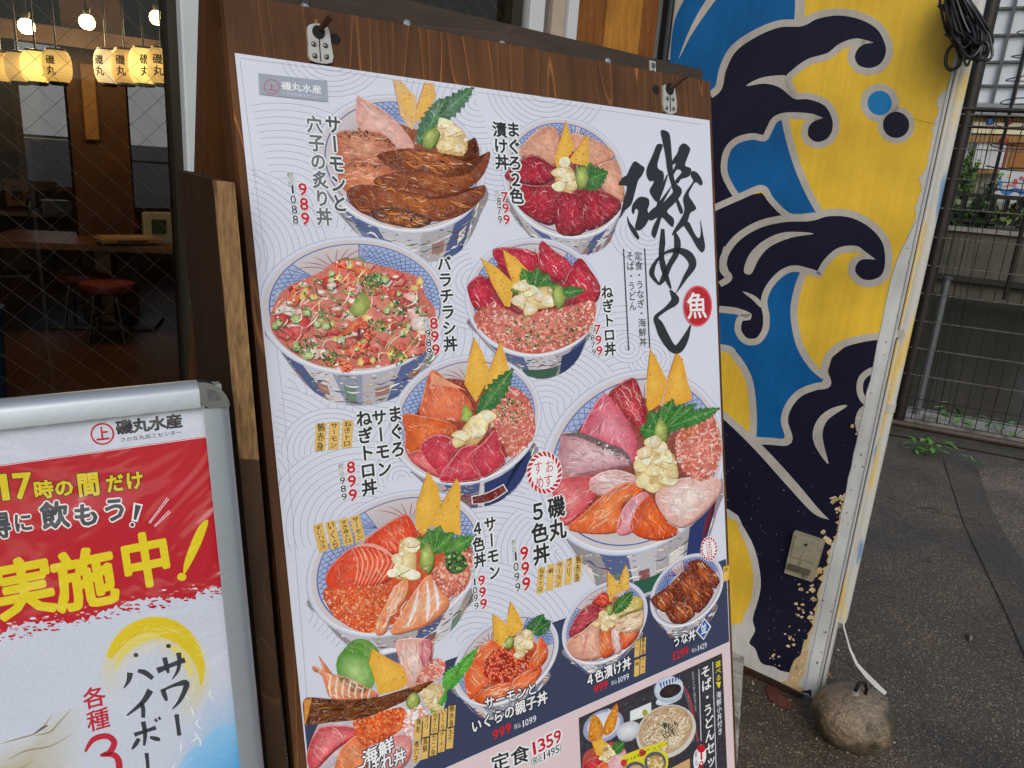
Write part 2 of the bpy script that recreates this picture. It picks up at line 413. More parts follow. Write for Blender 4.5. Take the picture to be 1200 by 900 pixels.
    def build(s, name, m, parent, label=None):
        me = bpy.data.meshes.new(name); me.from_pydata(s.V, [], s.F)
        at = me.attributes.new('ink', 'FLOAT_COLOR', 'POINT')
        at.data.foreach_set('color', [x for c, al in zip(s.C, s.A) for x in (*c, al)])
        bm = bmesh.new(); bm.from_mesh(me)
        for f in bm.faces:
            f.normal_update()
            if f.normal.z < 0: f.normal_flip()
        bm.to_mesh(me); bm.free(); me.update()
        o = link(name, me, m, parent, s.p.M)
        if label: o['label'] = label
        return o
# ================================================================== GROUND
def sheet(name, pts, z, m, kind='structure'):
    mb = MB(); mb.add([(x, y, z) for x, y in pts], [tuple(range(len(pts)))])
    o = mb.build(name, m, M=Matrix.Translation((0, 0, z))); o['kind'] = kind; return o
def asphalt(name, base, stone, wet=.45, dens=170):
    m, nt, b = nodes_mat(name); L = nt.links.new
    tc = N(nt, 'ShaderNodeTexCoord')
    vo = N(nt, 'ShaderNodeTexVoronoi'); vo.inputs['Scale'].default_value = dens; L(tc.outputs['Object'], vo.inputs['Vector'])
    rp = N(nt, 'ShaderNodeValToRGB'); e = rp.color_ramp.elements; e[0].position = .0; e[1].position = 1
    base = hx(base); stone = hx(stone)
    e[0].color = (*[v * .5 for v in base], 1); e[1].color = (*stone, 1); e.new(.55).color = (*base, 1); e.new(.9).color = (*[v * 1.5 for v in base], 1)
    sp = N(nt, 'ShaderNodeSeparateColor'); L(vo.outputs['Color'], sp.inputs[0]); L(sp.outputs[0], rp.inputs[0])
    no = N(nt, 'ShaderNodeTexNoise'); no.inputs['Scale'].default_value = 2.2; no.inputs['Detail'].default_value = 9; no.inputs['Roughness'].default_value = .62; L(tc.outputs['Object'], no.inputs['Vector'])
    mr = N(nt, 'ShaderNodeMapRange'); mr.inputs[1].default_value = .3; mr.inputs[2].default_value = .7; mr.inputs[3].default_value = .55; mr.inputs[4].default_value = 1.45; L(no.outputs[0], mr.inputs[0])
    mx = N(nt, 'ShaderNodeMix', data_type='RGBA', blend_type='MULTIPLY'); mx.inputs[0].default_value = 1; L(rp.outputs[0], mx.inputs[6]); L(mr.outputs[0], mx.inputs[7])
    v2 = N(nt, 'ShaderNodeTexVoronoi', feature='DISTANCE_TO_EDGE'); v2.inputs['Scale'].default_value = 1.3
    nd = N(nt, 'ShaderNodeTexNoise'); nd.inputs['Scale'].default_value = 7; nd.inputs['Detail'].default_value = 6; L(tc.outputs['Object'], nd.inputs['Vector'])
    va = N(nt, 'ShaderNodeMix', data_type='RGBA'); va.inputs[0].default_value = .16; L(tc.outputs['Object'], va.inputs[6]); L(nd.outputs['Color'], va.inputs[7]); L(va.outputs[2], v2.inputs['Vector'])
    cr_ = N(nt, 'ShaderNodeMapRange'); cr_.inputs[1].default_value = 0; cr_.inputs[2].default_value = .007; cr_.inputs[3].default_value = .38; cr_.inputs[4].default_value = 1; L(v2.outputs['Distance'], cr_.inputs[0])
    n8 = N(nt, 'ShaderNodeTexNoise'); n8.inputs['Scale'].default_value = 1.1; L(tc.outputs['Object'], n8.inputs['Vector'])
    g8 = N(nt, 'ShaderNodeMapRange'); g8.inputs[1].default_value = .5; g8.inputs[2].default_value = .56; L(n8.outputs[0], g8.inputs[0])
    x8 = N(nt, 'ShaderNodeMix', data_type='RGBA', blend_type='MULTIPLY'); L(g8.outputs[0], x8.inputs[0]); L(mx.outputs[2], x8.inputs[6]); L(cr_.outputs[0], x8.inputs[7]); mx = x8
    L(mx.outputs[2], b.inputs['Base Color'])
    m2 = N(nt, 'ShaderNodeMapRange'); m2.inputs[1].default_value = .35; m2.inputs[2].default_value = .65; m2.inputs[3].default_value = wet; m2.inputs[4].default_value = .85; L(no.outputs[0], m2.inputs[0]); L(m2.outputs[0], b.inputs['Roughness'])
    bp = N(nt, 'ShaderNodeBump'); bp.inputs['Strength'].default_value = .6; bp.inputs['Distance'].default_value = .004
    L(vo.outputs['Distance'], bp.inputs['Height']); L(bp.outputs[0], b.inputs['Normal'])
    return m
asp = asphalt('wet asphalt', '51463a', '9a8b78', .38, 240)
asp2 = asphalt('coarse asphalt', '66594c', 'a39382', .5, 150)
conc_wet = asphalt('damp gutter', '4a4136', '84776a', .32, 260)
FA = onz(1049.5, 497); FB = onz(1200, 524.5)                   # line of the fence foot
fdir = (FB - FA); fdir.z = 0; fdir.normalize(); fin = Vector((fdir.y, -fdir.x, 0))   # fin: towards the water or street
if fin.dot(FA) < 0: fin = -fin
e0, e1 = FA - fdir * 14 + fin * .22, FA + fdir * 30 + fin * .22
# pavement with the gutter strip and the coarser lane on the right, each a sheet above the last
sheet('ground', [(-60, -60), (60, -60), (e1.x, e1.y), (e0.x, e0.y), (-60, 40)], 0.0, asp)
g1 = [onz(1106, 540), onz(1130, 615), onz(1180, 720), onz(1215, 800), onz(1290, 800), onz(1230, 700), onz(1185, 640), onz(1158, 590), onz(1146, 548)]
sheet('gutter', [(p.x, p.y) for p in g1], .004, conc_wet)
g2 = [onz(1146, 548), onz(1158, 590), onz(1185, 640), onz(1230, 700), onz(1290, 800), onz(1900, 800), onz(1700, 640), onz(1204, 550)]
sheet('road', [(p.x, p.y) for p in g2], .004, asp2)
# joint line down the pavement
jl = MB(); jl.tube([onz(1106, 540, .004), onz(1130, 615, .004), onz(1180, 720, .004), onz(1215, 800, .004)], .0013, 5)
tag(jl.build('pavement_joint', plain('joint', '38322b', .8)), kind='structure')
# strip of dirt and moss by the fence foot
mo = MB(); a, b2 = FA - fdir * .4 - fin * .30, FB + fdir * 3 - fin * .30
mo.add([(a.x, a.y, .008), (b2.x, b2.y, .008), (b2.x + fin.x * .5, b2.y + fin.y * .5, .008), (a.x + fin.x * .5, a.y + fin.y * .5, .008)], [(0, 1, 2, 3)])
tag(mo.build('footpath_edge', plain('mossy dirt', '464033', .75, var=.4, scale=9, bump=.6, bscale=50, dirt='3a4124', dscale=6, dth=.52)), kind='structure')

# pale kerb row along the shop front, seen beside the tall board
kerb_m = plain('kerb stone', 'a5a39c', .75, var=.2, scale=30, bump=.5, bscale=140, dirt='6c675e', dscale=12, dth=.5)
KA = onz(873, 786); KB = onz(866, 905)
kd = (KB - KA); kd.z = 0; kl = kd.length; kd.normalize(); kn = Vector((-kd.y, kd.x, 0))
if kn.dot(KA) > 0 and kn.x > 0: kn = -kn
kb = MB()
for i in range(9):
    c = KA + kd * (.06 + i * .135) + kn * .111
    kb.box((c.x, c.y, .03), (.128, .2, .06), Matrix.Rotation(math.atan2(kd.y, kd.x), 4, 'Z'), .006)
tag(kb.build('kerb', kerb_m), kind='structure')

# ================================================================== SHOP BUILDING
FY = 1.726
bld = thing('restaurant_building', 'dark timber restaurant front with full height wired glass windows', 'building', (0, FY, 0))
stucco = plain('dark render', '4a4540', .8, var=.15, scale=8)
jw = plain('white enamel', 'c3c8cc', .4, var=.05, scale=5)
fdark = plain('bronze aluminium', '3a352c', .35, metal=.6, var=.1)
FACX0, FACX1 = -4.2, 1.70
# upper wall above the glass, outside the frame of the photo but shading it
mb = MB(); mb.box(((FACX0 + FACX1) / 2, FY + .12, 4.0), (FACX1 - FACX0, .22, 2.4)); mb.build('wall', stucco, bld)
mb = MB(); mb.box(((FACX0 + FACX1) / 2, FY + .06, .05), (FACX1 - FACX0, .14, .1)); mb.build('sill', plain('sill stone', '3d3a36', .6), bld)
def facx(x, y=0): return ony(x, y, FY).x
# wired glass: real wires between two thin sheets is more than is needed, so wires sit in the pane plane
glass_m = bpy.data.materials.new('wired glass'); glass_m.use_nodes = True
gn = glass_m.node_tree; gn.nodes.clear(); L = gn.links.new
go = N(gn, 'ShaderNodeOutputMaterial'); gx = N(gn, 'ShaderNodeMixShader'); gt = N(gn, 'ShaderNodeBsdfTransparent'); gg = N(gn, 'ShaderNodeBsdfGlossy'); gf = N(gn, 'ShaderNodeFresnel')
gt.inputs[0].default_value = (.86, .88, .86, 1); gg.inputs['Roughness'].default_value = .015; gf.inputs[0].default_value = 1.5
gp = N(gn, 'ShaderNodeBump'); gno = N(gn, 'ShaderNodeTexNoise'); gno.inputs['Scale'].default_value = 3; gp.inputs['Strength'].default_value = .05; L(gno.outputs[0], gp.inputs['Height']); L(gp.outputs[0], gg.inputs['Normal'])
L(gf.outputs[0], gx.inputs[0]); L(gt.outputs[0], gx.inputs[1]); L(gg.outputs[0], gx.inputs[2]); L(gx.outputs[0], go.inputs[0])
wire_m = plain('glass wire', '7d776c', .5, metal=.2, var=.1)
xl1 = facx(201, 0); xj0 = facx(205, 60); xj1 = xj0 + .075
xr0, xr1 = xj1, facx(610, 0)
for (a, b2, nm, lb) in ((FACX0 + .1, xl1 - .012, 'window', 'wide wired glass window on the left'), (xr0 + .03, xr1 - .03, 'window', 'wired glass window behind the menu board')):
    fr = MB(); t = .032
    for x in (a - t / 2, b2 + t / 2): fr.box((x, FY + .02, 1.45), (t, .06, 2.7))
    for z in (.12, 2.78): fr.box(((a + b2) / 2, FY + .02, z), (b2 - a, .05, .045))
    w = fr.build(nm, fdark, bld, label=lb)
    pn = MB(); pn.add([(a, FY + .025, .14), (b2, FY + .025, .14), (b2, FY + .025, 2.76), (a, FY + .025, 2.76)], [(0, 1, 2, 3)]); pn.build('pane', glass_m, w)
    wr = MB(); p = .052; vis0 = max(a, -.75)
    zt, zb = 2.76, .2
    def seg(x0, z0, x1, z1, m):
        wr.tube([(x0, FY + .029, z0), (x1, FY + .029, z1)], .00045, 3, False)
    sl = .98
    k = vis0 - 3
    while k < b2 + 3:
        for sgn in (1, -1):
            pts = []
            # line x = k + sgn*(z-1.5)/sl clipped to the visible part of the pane
            z0, z1 = zb, zt; x0 = k + sgn * (z0 - 1.5) / sl; x1 = k + sgn * (z1 - 1.5) / sl
            lo, hi = 0.0, 1.0; dx = x1 - x0
            ts = sorted(((vis0 - x0) / dx, (b2 - x0) / dx)); lo = max(lo, ts[0]); hi = min(hi, ts[1])
            if hi > lo: seg(x0 + dx * lo, z0 + (z1 - z0) * lo, x0 + dx * hi, z0 + (z1 - z0) * hi, 0)
        k += p
    o = wr.build('wire_mesh', wire_m, w)
# white post between the windows, jambs, planks on the right
mb = MB(); mb.box(((xj0 + xj1) / 2 + .004, FY + .0, 1.4), (xj1 - xj0, .09, 2.8), bev=.004); mb.build('post', jw, bld, label='white painted post between the two windows')
def strip(x0p, x1p, m, nm, dy=0, th=.08, label=None):
    a, b2 = facx(x0p, 10), facx(x1p, 10)
    mb = MB(); mb.box(((a + b2) / 2, FY + .03 + dy, 1.4), (b2 - a - .002, th, 2.8), bev=.002); return mb.build(nm, m, bld, label=label)
strip(616, 634, jw, 'jamb', -.01)
strip(634, 645, plain('grey metal', '6d7276', .4, metal=.3), 'track', .02)
strip(645, 661, plain('beige trim', 'a8998a', .6), 'trim', .0)
strip(661, 673, jw, 'jamb', -.012)
pl1 = wood('cedar plank', '7a4a22', 'b07a3a', 'Z', 5, .5, .5)
pl2 = wood('pale cedar plank', 'a8752f', 'c8974a', 'Z', 4, .5, .4)
strip(673, 709, pl1, 'plank', .0)
strip(709, 752, pl2, 'plank', .004)
strip(752, 772, pl1, 'plank', .008)
gt_ = MB(); xa = facx(778.5, 20); gt_.tube([(xa, FY - .02, .05), (xa, FY - .02, 2.8)], .011, 12); gt_.build('downpipe', plain('black vinyl', '16161a', .3), bld)
strip(771, 777, plain('zinc', '84888a', .35, metal=.5), 'trim', .01)
# the dining room shell
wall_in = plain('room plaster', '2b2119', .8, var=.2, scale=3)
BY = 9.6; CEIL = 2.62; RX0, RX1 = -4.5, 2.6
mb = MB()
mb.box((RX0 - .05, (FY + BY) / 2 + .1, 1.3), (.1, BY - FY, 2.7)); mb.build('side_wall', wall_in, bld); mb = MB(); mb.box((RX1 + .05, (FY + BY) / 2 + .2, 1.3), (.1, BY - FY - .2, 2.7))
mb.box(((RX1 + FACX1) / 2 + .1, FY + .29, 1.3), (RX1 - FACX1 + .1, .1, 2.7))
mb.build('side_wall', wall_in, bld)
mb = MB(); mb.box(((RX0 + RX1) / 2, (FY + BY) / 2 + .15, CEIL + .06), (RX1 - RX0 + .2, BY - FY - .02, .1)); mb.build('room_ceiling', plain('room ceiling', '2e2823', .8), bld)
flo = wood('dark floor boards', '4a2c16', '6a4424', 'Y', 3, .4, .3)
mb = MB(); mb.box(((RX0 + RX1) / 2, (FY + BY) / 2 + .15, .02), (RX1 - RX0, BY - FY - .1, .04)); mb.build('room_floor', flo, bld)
# back wall with two bright openings onto the canal side
def bpx(x, y): p = ony(x, y, BY); return p.x, p.z
w1 = (bpx(24, 130)[0], bpx(88, 130)[0], bpx(60, 218)[1], bpx(60, 50)[1])
w2 = (bpx(149, 130)[0], bpx(215, 130)[0], bpx(175, 243)[1], bpx(175, 48)[1])
mb = MB()
zt = CEIL + .05
def wl_(x0, x1, z0, z1):
    mb.box(((x0 + x1) / 2, BY, (z0 + z1) / 2), (x1 - x0, .12, z1 - z0))
wl_(RX0, w1[0], 0, zt); wl_(w1[1], w2[0], 0, zt); wl_(w2[1], RX1, 0, zt)
wl_(w1[0], w1[1], 0, w1[2]); wl_(w2[0], w2[1], 0, w2[2])
if w1[3] < zt: wl_(w1[0], w1[1], w1[3], zt)
if w2[3] < zt: wl_(w2[0], w2[1], w2[3], zt)
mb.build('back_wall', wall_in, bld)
cedar_in = wood('interior cedar', '5a3a1c', '8a5c2c', 'Z', 3, .5, .4)
for w_ in (w1, w2):
    f = MB(); t = .07
    for x in (w_[0] - t / 2, w_[1] + t / 2): f.box((x, BY - .08, (w_[2] + w_[3]) / 2), (t, .06, w_[3] - w_[2] + .1))
    for z in (w_[2] - .02, w_[3] + .02): f.box(((w_[0] + w_[1]) / 2, BY - .085, z), (w_[1] - w_[0], .06, .05))
    bw = f.build('back_window', cedar_in, bld)
    f = MB(); f.box(((w_[0] + w_[1]) / 2 + .25, BY - .06, (w_[2] + w_[3]) / 2), (.04, .04, w_[3] - w_[2])); f.box(((w_[0] + w_[1]) / 2, BY - .06, w_[2] + .5), (w_[1] - w_[0], .03, .03)); f.build('glazing_bar', plain('grey bar', '77787a', .4), bw)
# beams and pillar inside
mb = MB(); a = ony(-40, 47, 6.6); b2 = ony(205, 46, 6.6); mb.box(((a.x + b2.x) / 2 + .2, 6.6, a.z + .10), (b2.x - a.x + 2.5, .14, .12)); mb.build('beam', wood('beam wood', '33200f', '6a4420', 'X', 4, .5, .4), bld)
p0 = ony(82, 150, 6.9); p1 = ony(150, 150, 6.9)
mb = MB(); mb.box(((p0.x + p1.x) / 2, 7.0, 1.3), (p1.x - p0.x, .2, 2.6)); pil = mb.build('pillar', wood('pillar wood', '3c2411', '5c3a1c', 'Z', 3, .5, .4), bld)
mb = MB(); q = ony(105, 120, 6.88); mb.box((q.x, 6.87, q.z), (.1, .03, .55), bev=.01); mb.build('switch_board', plain('ochre panel', '6a4a18', .6), pil)  # ochre box stands in for the upright streak of light on the pillar
# pale cloth drawn over a rail by the left back window
# ---- far outdoors seen through the room
mb = MB(); mb.box((1.6, 14.0, 1.0), (13, .3, 5.2)); ow = mb.build('canal_side_house', plain('pale render', '9a9c9c', .8, var=.06, scale=3)); tag(ow, 'pale rendered house wall seen through the back windows of the dining room', 'building')
mb = MB(); mb.box((2.2, 12.6, .35), (9, .1, 2.1)); f0 = mb.build('board_fence', plain('charcoal boards', '343338', .7, var=.3, scale=5, stretch=(1, 1, 9))); tag(f0, 'charcoal board fence standing in front of the pale house behind the restaurant', 'fence')

# ---- lamps and lanterns
lamp_emit = plain('lamp glow', 'ffd9a0', .5, var=0, emit='ffcf8a', estr=38)
lamps = ((31, 31, 'ceiling lamp glowing over the left edge of the window view'), (102, 26, 'ceiling lamp glowing between the other two ceiling lamps'), (184, 21, 'ceiling lamp glowing next to the dark window frame'))
for x, y, lb in lamps:
    p = ony(x, y, 6.1); root = thing('ceiling_lamp', lb, 'lamp', p + Vector((0, 0, .1)), 'round ceiling lamps in the dining room')
    mb = MB(); mb.lathe([(.0, .046), (.027, .041), (.043, .024), (.049, 0), (.043, -.024), (.027, -.041), (0, -.046)], p, 16); mb.build('bulb', lamp_emit, root, True)
    mb = MB(); mb.lathe([(.02, .044), (.03, .07), (.03, .085), (.008, .09), (.006, max(.1, CEIL - p.z))], p, 14); mb.build('lamp_holder', fdark, root, True)
    ld = bpy.data.lights.new('lamp_light', 'POINT'); ld.energy = 11; ld.color = (1, .66, .32); ld.shadow_soft_size = .06
    lo = bpy.data.objects.new('lamp_light', ld); col.objects.link(lo); lo.parent = root; lo.matrix_basis = Matrix.Translation((0, 0, -.2))
def lantern_mat(nm, c, s):
    m = plain(nm, 'd8a860', .7, var=.05, emit=c, estr=s); nt = m.node_tree; L = nt.links.new; b = nt.nodes['Principled BSDF']
    # the bulb hangs at mid height: paper glows strongest there, ribs show as fine dark rings
    tc = N(nt, 'ShaderNodeTexCoord'); sp = N(nt, 'ShaderNodeSeparateXYZ'); L(tc.outputs['Object'], sp.inputs[0])
    ab = N(nt, 'ShaderNodeMath', operation='ABSOLUTE'); L(sp.outputs[2], ab.inputs[0])
    mr = N(nt, 'ShaderNodeMapRange'); mr.inputs[1].default_value = 0; mr.inputs[2].default_value = .13; mr.inputs[3].default_value = 1.35 * s; mr.inputs[4].default_value = .55 * s; L(ab.outputs[0], mr.inputs[0])
    wv = N(nt, 'ShaderNodeMath', operation='SINE'); mu = N(nt, 'ShaderNodeMath', operation='MULTIPLY'); mu.inputs[1].default_value = 380; L(sp.outputs[2], mu.inputs[0]); L(mu.outputs[0], wv.inputs[0])
    m2 = N(nt, 'ShaderNodeMapRange'); m2.inputs[1].default_value = -1; m2.inputs[2].default_value = -.6; m2.inputs[3].default_value = .75; m2.inputs[4].default_value = 1; L(wv.outputs[0], m2.inputs[0])
    m3 = N(nt, 'ShaderNodeMath', operation='MULTIPLY'); L(mr.outputs[0], m3.inputs[0]); L(m2.outputs[0], m3.inputs[1]); L(m3.outputs[0], b.inputs['Emission Strength']); return m
lm = {'lit': lantern_mat('lantern paper lit', 'ffd670', 1.9), 'warm': lantern_mat('lantern paper warm', 'f8c064', 1.05), 'dim': lantern_mat('lantern paper dim', 'eebc6c', .8), 'pale': lantern_mat('lantern paper pale', 'fbdca0', 1.2)}
ltr = plain('lantern ink', '1a120a', .7, var=0); capm = plain('lantern cap', '140f0c', .5)
def lantern(x, y, wpx, hpx, Y, kind, chars, face, lb):
    c = ony(x, y, Y); k = (c - CAM).dot(f_) / FPX; r = wpx * k / 2; h = hpx * k
    root = thing('paper_lantern', lb, 'lantern', (c.x, c.y, c.z - h / 2), 'paper lanterns hung in rows in the dining room')
    prof = []
    for i in range(21):
        t = i / 20 * 2 - 1; rr = r * (1 - .30 * abs(t) ** 3.2) * (1 + (.012 if i % 2 else -.012)); prof.append((rr, t * h / 2))
    mb = MB(); mb.lathe(prof, c, 28); mb.build('shade', lm[kind], root, True)
    mb = MB(); mb.lathe([(r * .62, -.02), (r * .66, -.005), (r * .66, .012), (r * .3, .016), (.006, .018), (.005, CEIL - c.z - h / 2)], c + Vector((0, 0, h / 2)), 18); mb.build('cap', capm, root, True)
    mb = MB(); mb.lathe([(r * .62, .02), (r * .66, .005), (r * .66, -.014), (r * .5, -.02)], c - Vector((0, 0, h / 2)), 18); mb.build('base_ring', capm, root, True)
    V = []; F = []
    for i, ch in enumerate(chars):
        vs0, fs0 = glyph(ch); vs = []; fs = []; n = len(V)
        for ox, oy in ((0, 0), (.035, 0), (0, .035), (.035, .035)):
            fs += [tuple(q + len(vs) for q in f) for f in fs0]; vs += [(x_ + ox, y_ + oy) for x_, y_ in vs0]
        for gi, (gx, gy) in enumerate(vs):
            u = (gx - .5) * h * .30; z = (gy - .38) * h * .31 + h * (.17 - .33 * i); t = z / (h / 2); rr = r * (1 - .30 * abs(t) ** 3.2) * (1.02 + .001 * (gi // len(vs0)))
            a = face + u / r; V.append((c.x + rr * math.sin(a), c.y - rr * math.cos(a), c.z + z))
        F += [tuple(q + n for q in f) for f in fs]
    mb = MB(); mb.add(V, F); mb.build('lettering', ltr, root)
LB = {0: 'amber paper lantern cut by the left edge of the photo', 1: 'dull amber paper lantern beside the one cut by the photo edge', 2: 'brightest lantern of the left row, second from its right end', 3: 'lantern at the right end of the left row, touching the pillar side',
      4: 'pale lantern at the left end of the right row, beside the wooden pillar', 5: 'dull lantern between the pale lantern and the bright lettered one', 6: 'bright yellow lantern with two bold characters in the right row', 7: 'amber lantern half hidden by the dark window frame'}
for i, (x, y, w_, h_, Y, kd_, fc) in enumerate(((2, 79, 26, 31, 6.0, 'warm', .55), (22, 79, 29, 31, 5.9, 'dim', .75), (43, 78.5, 33, 33, 5.8, 'lit', .5), (67, 78, 31, 34, 5.7, 'warm', -.55),
        (126, 78.5, 29, 36, 6.0, 'pale', -.8), (147, 78.5, 31, 36, 5.9, 'dim', -.5), (169, 78, 33, 38, 5.75, 'lit', -.1), (190, 78, 32, 38, 5.6, 'warm', -.5))):
    lantern(x, y, w_, h_, Y, kd_, ('磯丸'), fc, LB[i])
# ---- furniture in the room
tblm = wood('table wood', '5a3a20', '8a6238', 'X', 3, .35, .3); blk = plain('black steel', '121212', .4)
def table(c, dx, dy, rz, lb):
    root = thing('dining_table', lb, 'table', (c[0], c[1], 0.04), 'dining tables', rz); M = root.matrix_basis
    mb = MB(); mb.box(M @ Vector((0, 0, .66)), (dx, dy, .05), Matrix.Rotation(rz, 4, 'Z'), .006); mb.build('tabletop', tblm, root)
    mb = MB(); mb.box(M @ Vector((0, 0, .32)), (.11, .11, .63), Matrix.Rotation(rz, 4, 'Z')); mb.build('leg', tblm, root)
    mb = MB(); mb.box(M @ Vector((0, 0, .015)), (dx * .5, dy * .5, .03), Matrix.Rotation(rz, 4, 'Z'), .004); mb.build('foot_plate', blk, root)
t1 = onz(80, 283, .72); t2 = onz(10, 245, .74)
table((t1.x + .25, t1.y + .15), 1.5, .8, -.35, 'dark wooden dining table carrying the trays, nearer the window')
table((t2.x - .2, t2.y + .35), 1.5, .7, -.2, 'wooden dining table with brown menu boxes at the left edge')
red = plain('red vinyl', '5e1a10', .6, var=.1)
def stool(p, lb):
    root = thing('stool', lb, 'stool', (p.x, p.y, .04), 'red stools')
    mb = MB(); mb.lathe([(.0, .40), (.15, .395), (.18, .41), (.19, .44), (.18, .465), (.12, .475), (0, .478)], (p.x, p.y, .0), 24); mb.build('seat', red, root, True)
    for a in (0.4, 1.97, 3.54, 5.11):
        mb = MB(); mb.tube([(p.x + .1 * math.cos(a), p.y + .1 * math.sin(a), .40), (p.x + .17 * math.cos(a), p.y + .17 * math.sin(a), .04)], .011, 8); mb.build('leg', blk, root, True)
    mb = MB(); mb.tube([(p.x + .135 * math.cos(2 * math.pi * i / 16), p.y + .135 * math.sin(2 * math.pi * i / 16), .2) for i in range(17)], .008, 6, False); mb.build('ring', blk, root, True)
stool(onz(96, 320, .46), 'red round stool standing behind the other red stool'); stool(onz(126, 332, .46), 'red round stool nearer the window, right of its twin')
boxm = plain('kraft board', '6b4a2c', .7, var=.15)
def carton(px, py, w_, d_, h_, m, name, lb, cat, rz=.1, z=.745, label_col='2e1c14', grp=None):
    p = onz(px, py, z); root = thing(name, lb, cat, (p.x, p.y, z), grp, rz); M = root.matrix_basis; Rz = Matrix.Rotation(rz, 4, 'Z')
    mb = MB(); mb.box(M @ Vector((0, 0, h_ / 2)), (w_, d_, h_), Rz, .004); mb.build('body', m, root)
    mb = MB(); mb.box(M @ Vector((0, -d_ / 2 - .002, h_ * .5)), (w_ * .5, .003, h_ * .55), Rz); mb.build('label', plain('card ink ' + label_col, label_col, .7), root)
    mb = MB(); mb.box(M @ Vector((0, 0, h_ + .004)), (w_ * .9, d_ * .9, .008), Rz, .002); mb.build('lid', m, root)
carton(20, 241, .20, .15, .26, boxm, 'menu_box', 'brown card box left of the box with a purple label on the table', 'box')
carton(52, 240, .26, .15, .24, boxm, 'menu_box', 'brown card box with a purple label on the far table', 'box', label_col='3a2634')
carton(66, 252, .24, .18, .13, plain('galvanised tin', '5a5e62', .35, metal=.6), 'tin_box', 'grey metal box in front of the brown card boxes', 'box', label_col='4a4e52')
carton(186, 280, .22, .05, .2, plain('menu card', '8a8a78', .5), 'menu_stand', 'menu stand with a dark green card on the table by the window frame', 'menu', label_col='1e3020')
carton(150, 283, .42, .26, .03, plain('tray wood', '8a6a48', .5), 'serving_tray', 'flat wooden tray on the nearer dining table', 'tray', label_col='3c2a1a')
p = onz(116, 266, .74); root = thing('glass_jar', 'small glass jar with lamp glints on the nearer table', 'jar', (p.x, p.y, .74))
mb = MB(); mb.lathe([(0, 0), (.035, 0), (.042, .02), (.042, .08), (.03, .1)], p, 16); mb.build('body', plain('jar glass', '8a7a60', .05, spec=.9), root, True)
mb = MB(); mb.lathe([(.0, .125), (.03, .12), (.034, .1)], p, 16); mb.build('lid', blk, root, True)
# table clutter and slips on the pillar
for i, (x, y, h_, c_, lb) in enumerate(((132, 268, .19, '3a1a10', 'dark sauce bottle standing on the nearer table, beside the glass jar'), (141, 266, .16, '6a4a18', 'amber vinegar bottle right of the dark sauce bottle'), (158, 270, .13, '7a2018', 'short red capped seasoning pot on the nearer table'), (36, 247, .15, '28301c', 'green bottle in front of the brown card boxes'))):
    p = onz(x, y, .745); root = thing('bottle', lb, 'bottle', (p.x, p.y, .745))
    mb = MB(); mb.lathe([(0, 0), (.032, 0), (.034, .01), (.034, h_ * .6), (.014, h_ * .8), (.013, h_ * .92)], (p.x, p.y, .745), 14); mb.build('body', plain('bottle ' + c_, c_, .12), root, True)
    mb = MB(); mb.lathe([(.016, h_ * .9), (.016, h_), (0, h_ * 1.01)], (p.x, p.y, .745), 12); mb.build('cap', plain('cap ' + c_, '8a2418' if i != 1 else 'b8b0a0', .4), root, True)
# blue bin edge at the very left of the photo
p = onz(-26, 470, .04); root = thing('storage_bin', 'blue plastic bin cut by the left edge of the photo, inside the glass', 'bin', (p.x, p.y, .04))
bl = plain('blue plastic', '12436e', .4)
mb = MB(); mb.lathe([(.0, 0), (.13, 0), (.14, .03), (.165, .5), (.16, .5)], (p.x, p.y, .04), 28); mb.build('body', bl, root, True)
mb = MB(); mb.lathe([(.16, .50), (.175, .50), (.175, .53), (.12, .55), (0, .555)], (p.x, p.y, .04), 28); mb.build('lid', bl, root, True)

# ================================================================== MURAL WALL
WA = onz(955.5, 828); WB = Vector((1.7056, 1.7236, 0)); wd = (WA - WB).normalized()     # along the wall, towards its free corner
WALLP = Plane((WB.x, WB.y, 2.9), wd, (0, 0, -1))
WL = (WA - WB).length
mural = thing('mural_wall', 'yellow wall painted with navy and blue curling waves outlined in grey', 'wall', (WB.x, WB.y, 0))
ply_b = plain('bare mortar', 'b9a27c', .85, var=.15, scale=20)
mb = MB(); mb.prism([(0, -2.84), (WL - .002, -2.88), (WL - .002, 0), (0, 0)], -.035, 0, WALLP.M); mb.build('wall_body', plain('wall render', '8c8478', .8), mural)
# ------------------------------------------------------------------ mural paint, outlines traced on the wall plane
MA = Art(WALLP, k=1.25, step=6e-5, base=.0004)
def T(oy): return lambda pts: [(780 + x * .35, oy + y * .35, *q) for x, y, *q in pts]
m1, m2, m3 = T(0), T(300), T(585)
NAVY, BLUE, YEL, GREY = '14142a', '0a5690', 'd6b038', 'aaa69f'
u0, w0 = 0.0, .02
_mp = MA.poly
def _fill(pts, c, L, *r, **k):
    _mp(pts, c, L, *r, **k)
    if c in (NAVY, BLUE) and len(pts) > 12: MA.stroke(list(pts) + [pts[0]], 4.2, c, L + .01, sm=False)
MA.poly = _fill
q = [WALLP.px(0.001, .25), WALLP.px(WL - .002, .25), WALLP.px(WL - .002, 2.870), WALLP.px(0.001, 2.870)]
MA.poly(q, YEL, 0)
def cl(pts):   # keep paint on the wall
    out = []
    for x, y, *r in pts:
        u, w = WALLP.uv(x, y); u = min(max(u, .001), WL - .004); w = min(w, 2.872); out.append(WALLP.px(u, w))
    return out
MA.poly(cl(m1([(-80, -120), (445, -120), (440, 70), (330, 100), (250, 150), (205, 210), (180, 290), (150, 330), (-80, 330)])), BLUE, 1)
def pstroke(pts, w, L=4, c=GREY): MA.stroke(pts, [v * .38 for v in w] if isinstance(w, (list, tuple)) else w * .38, c, L, n=7)
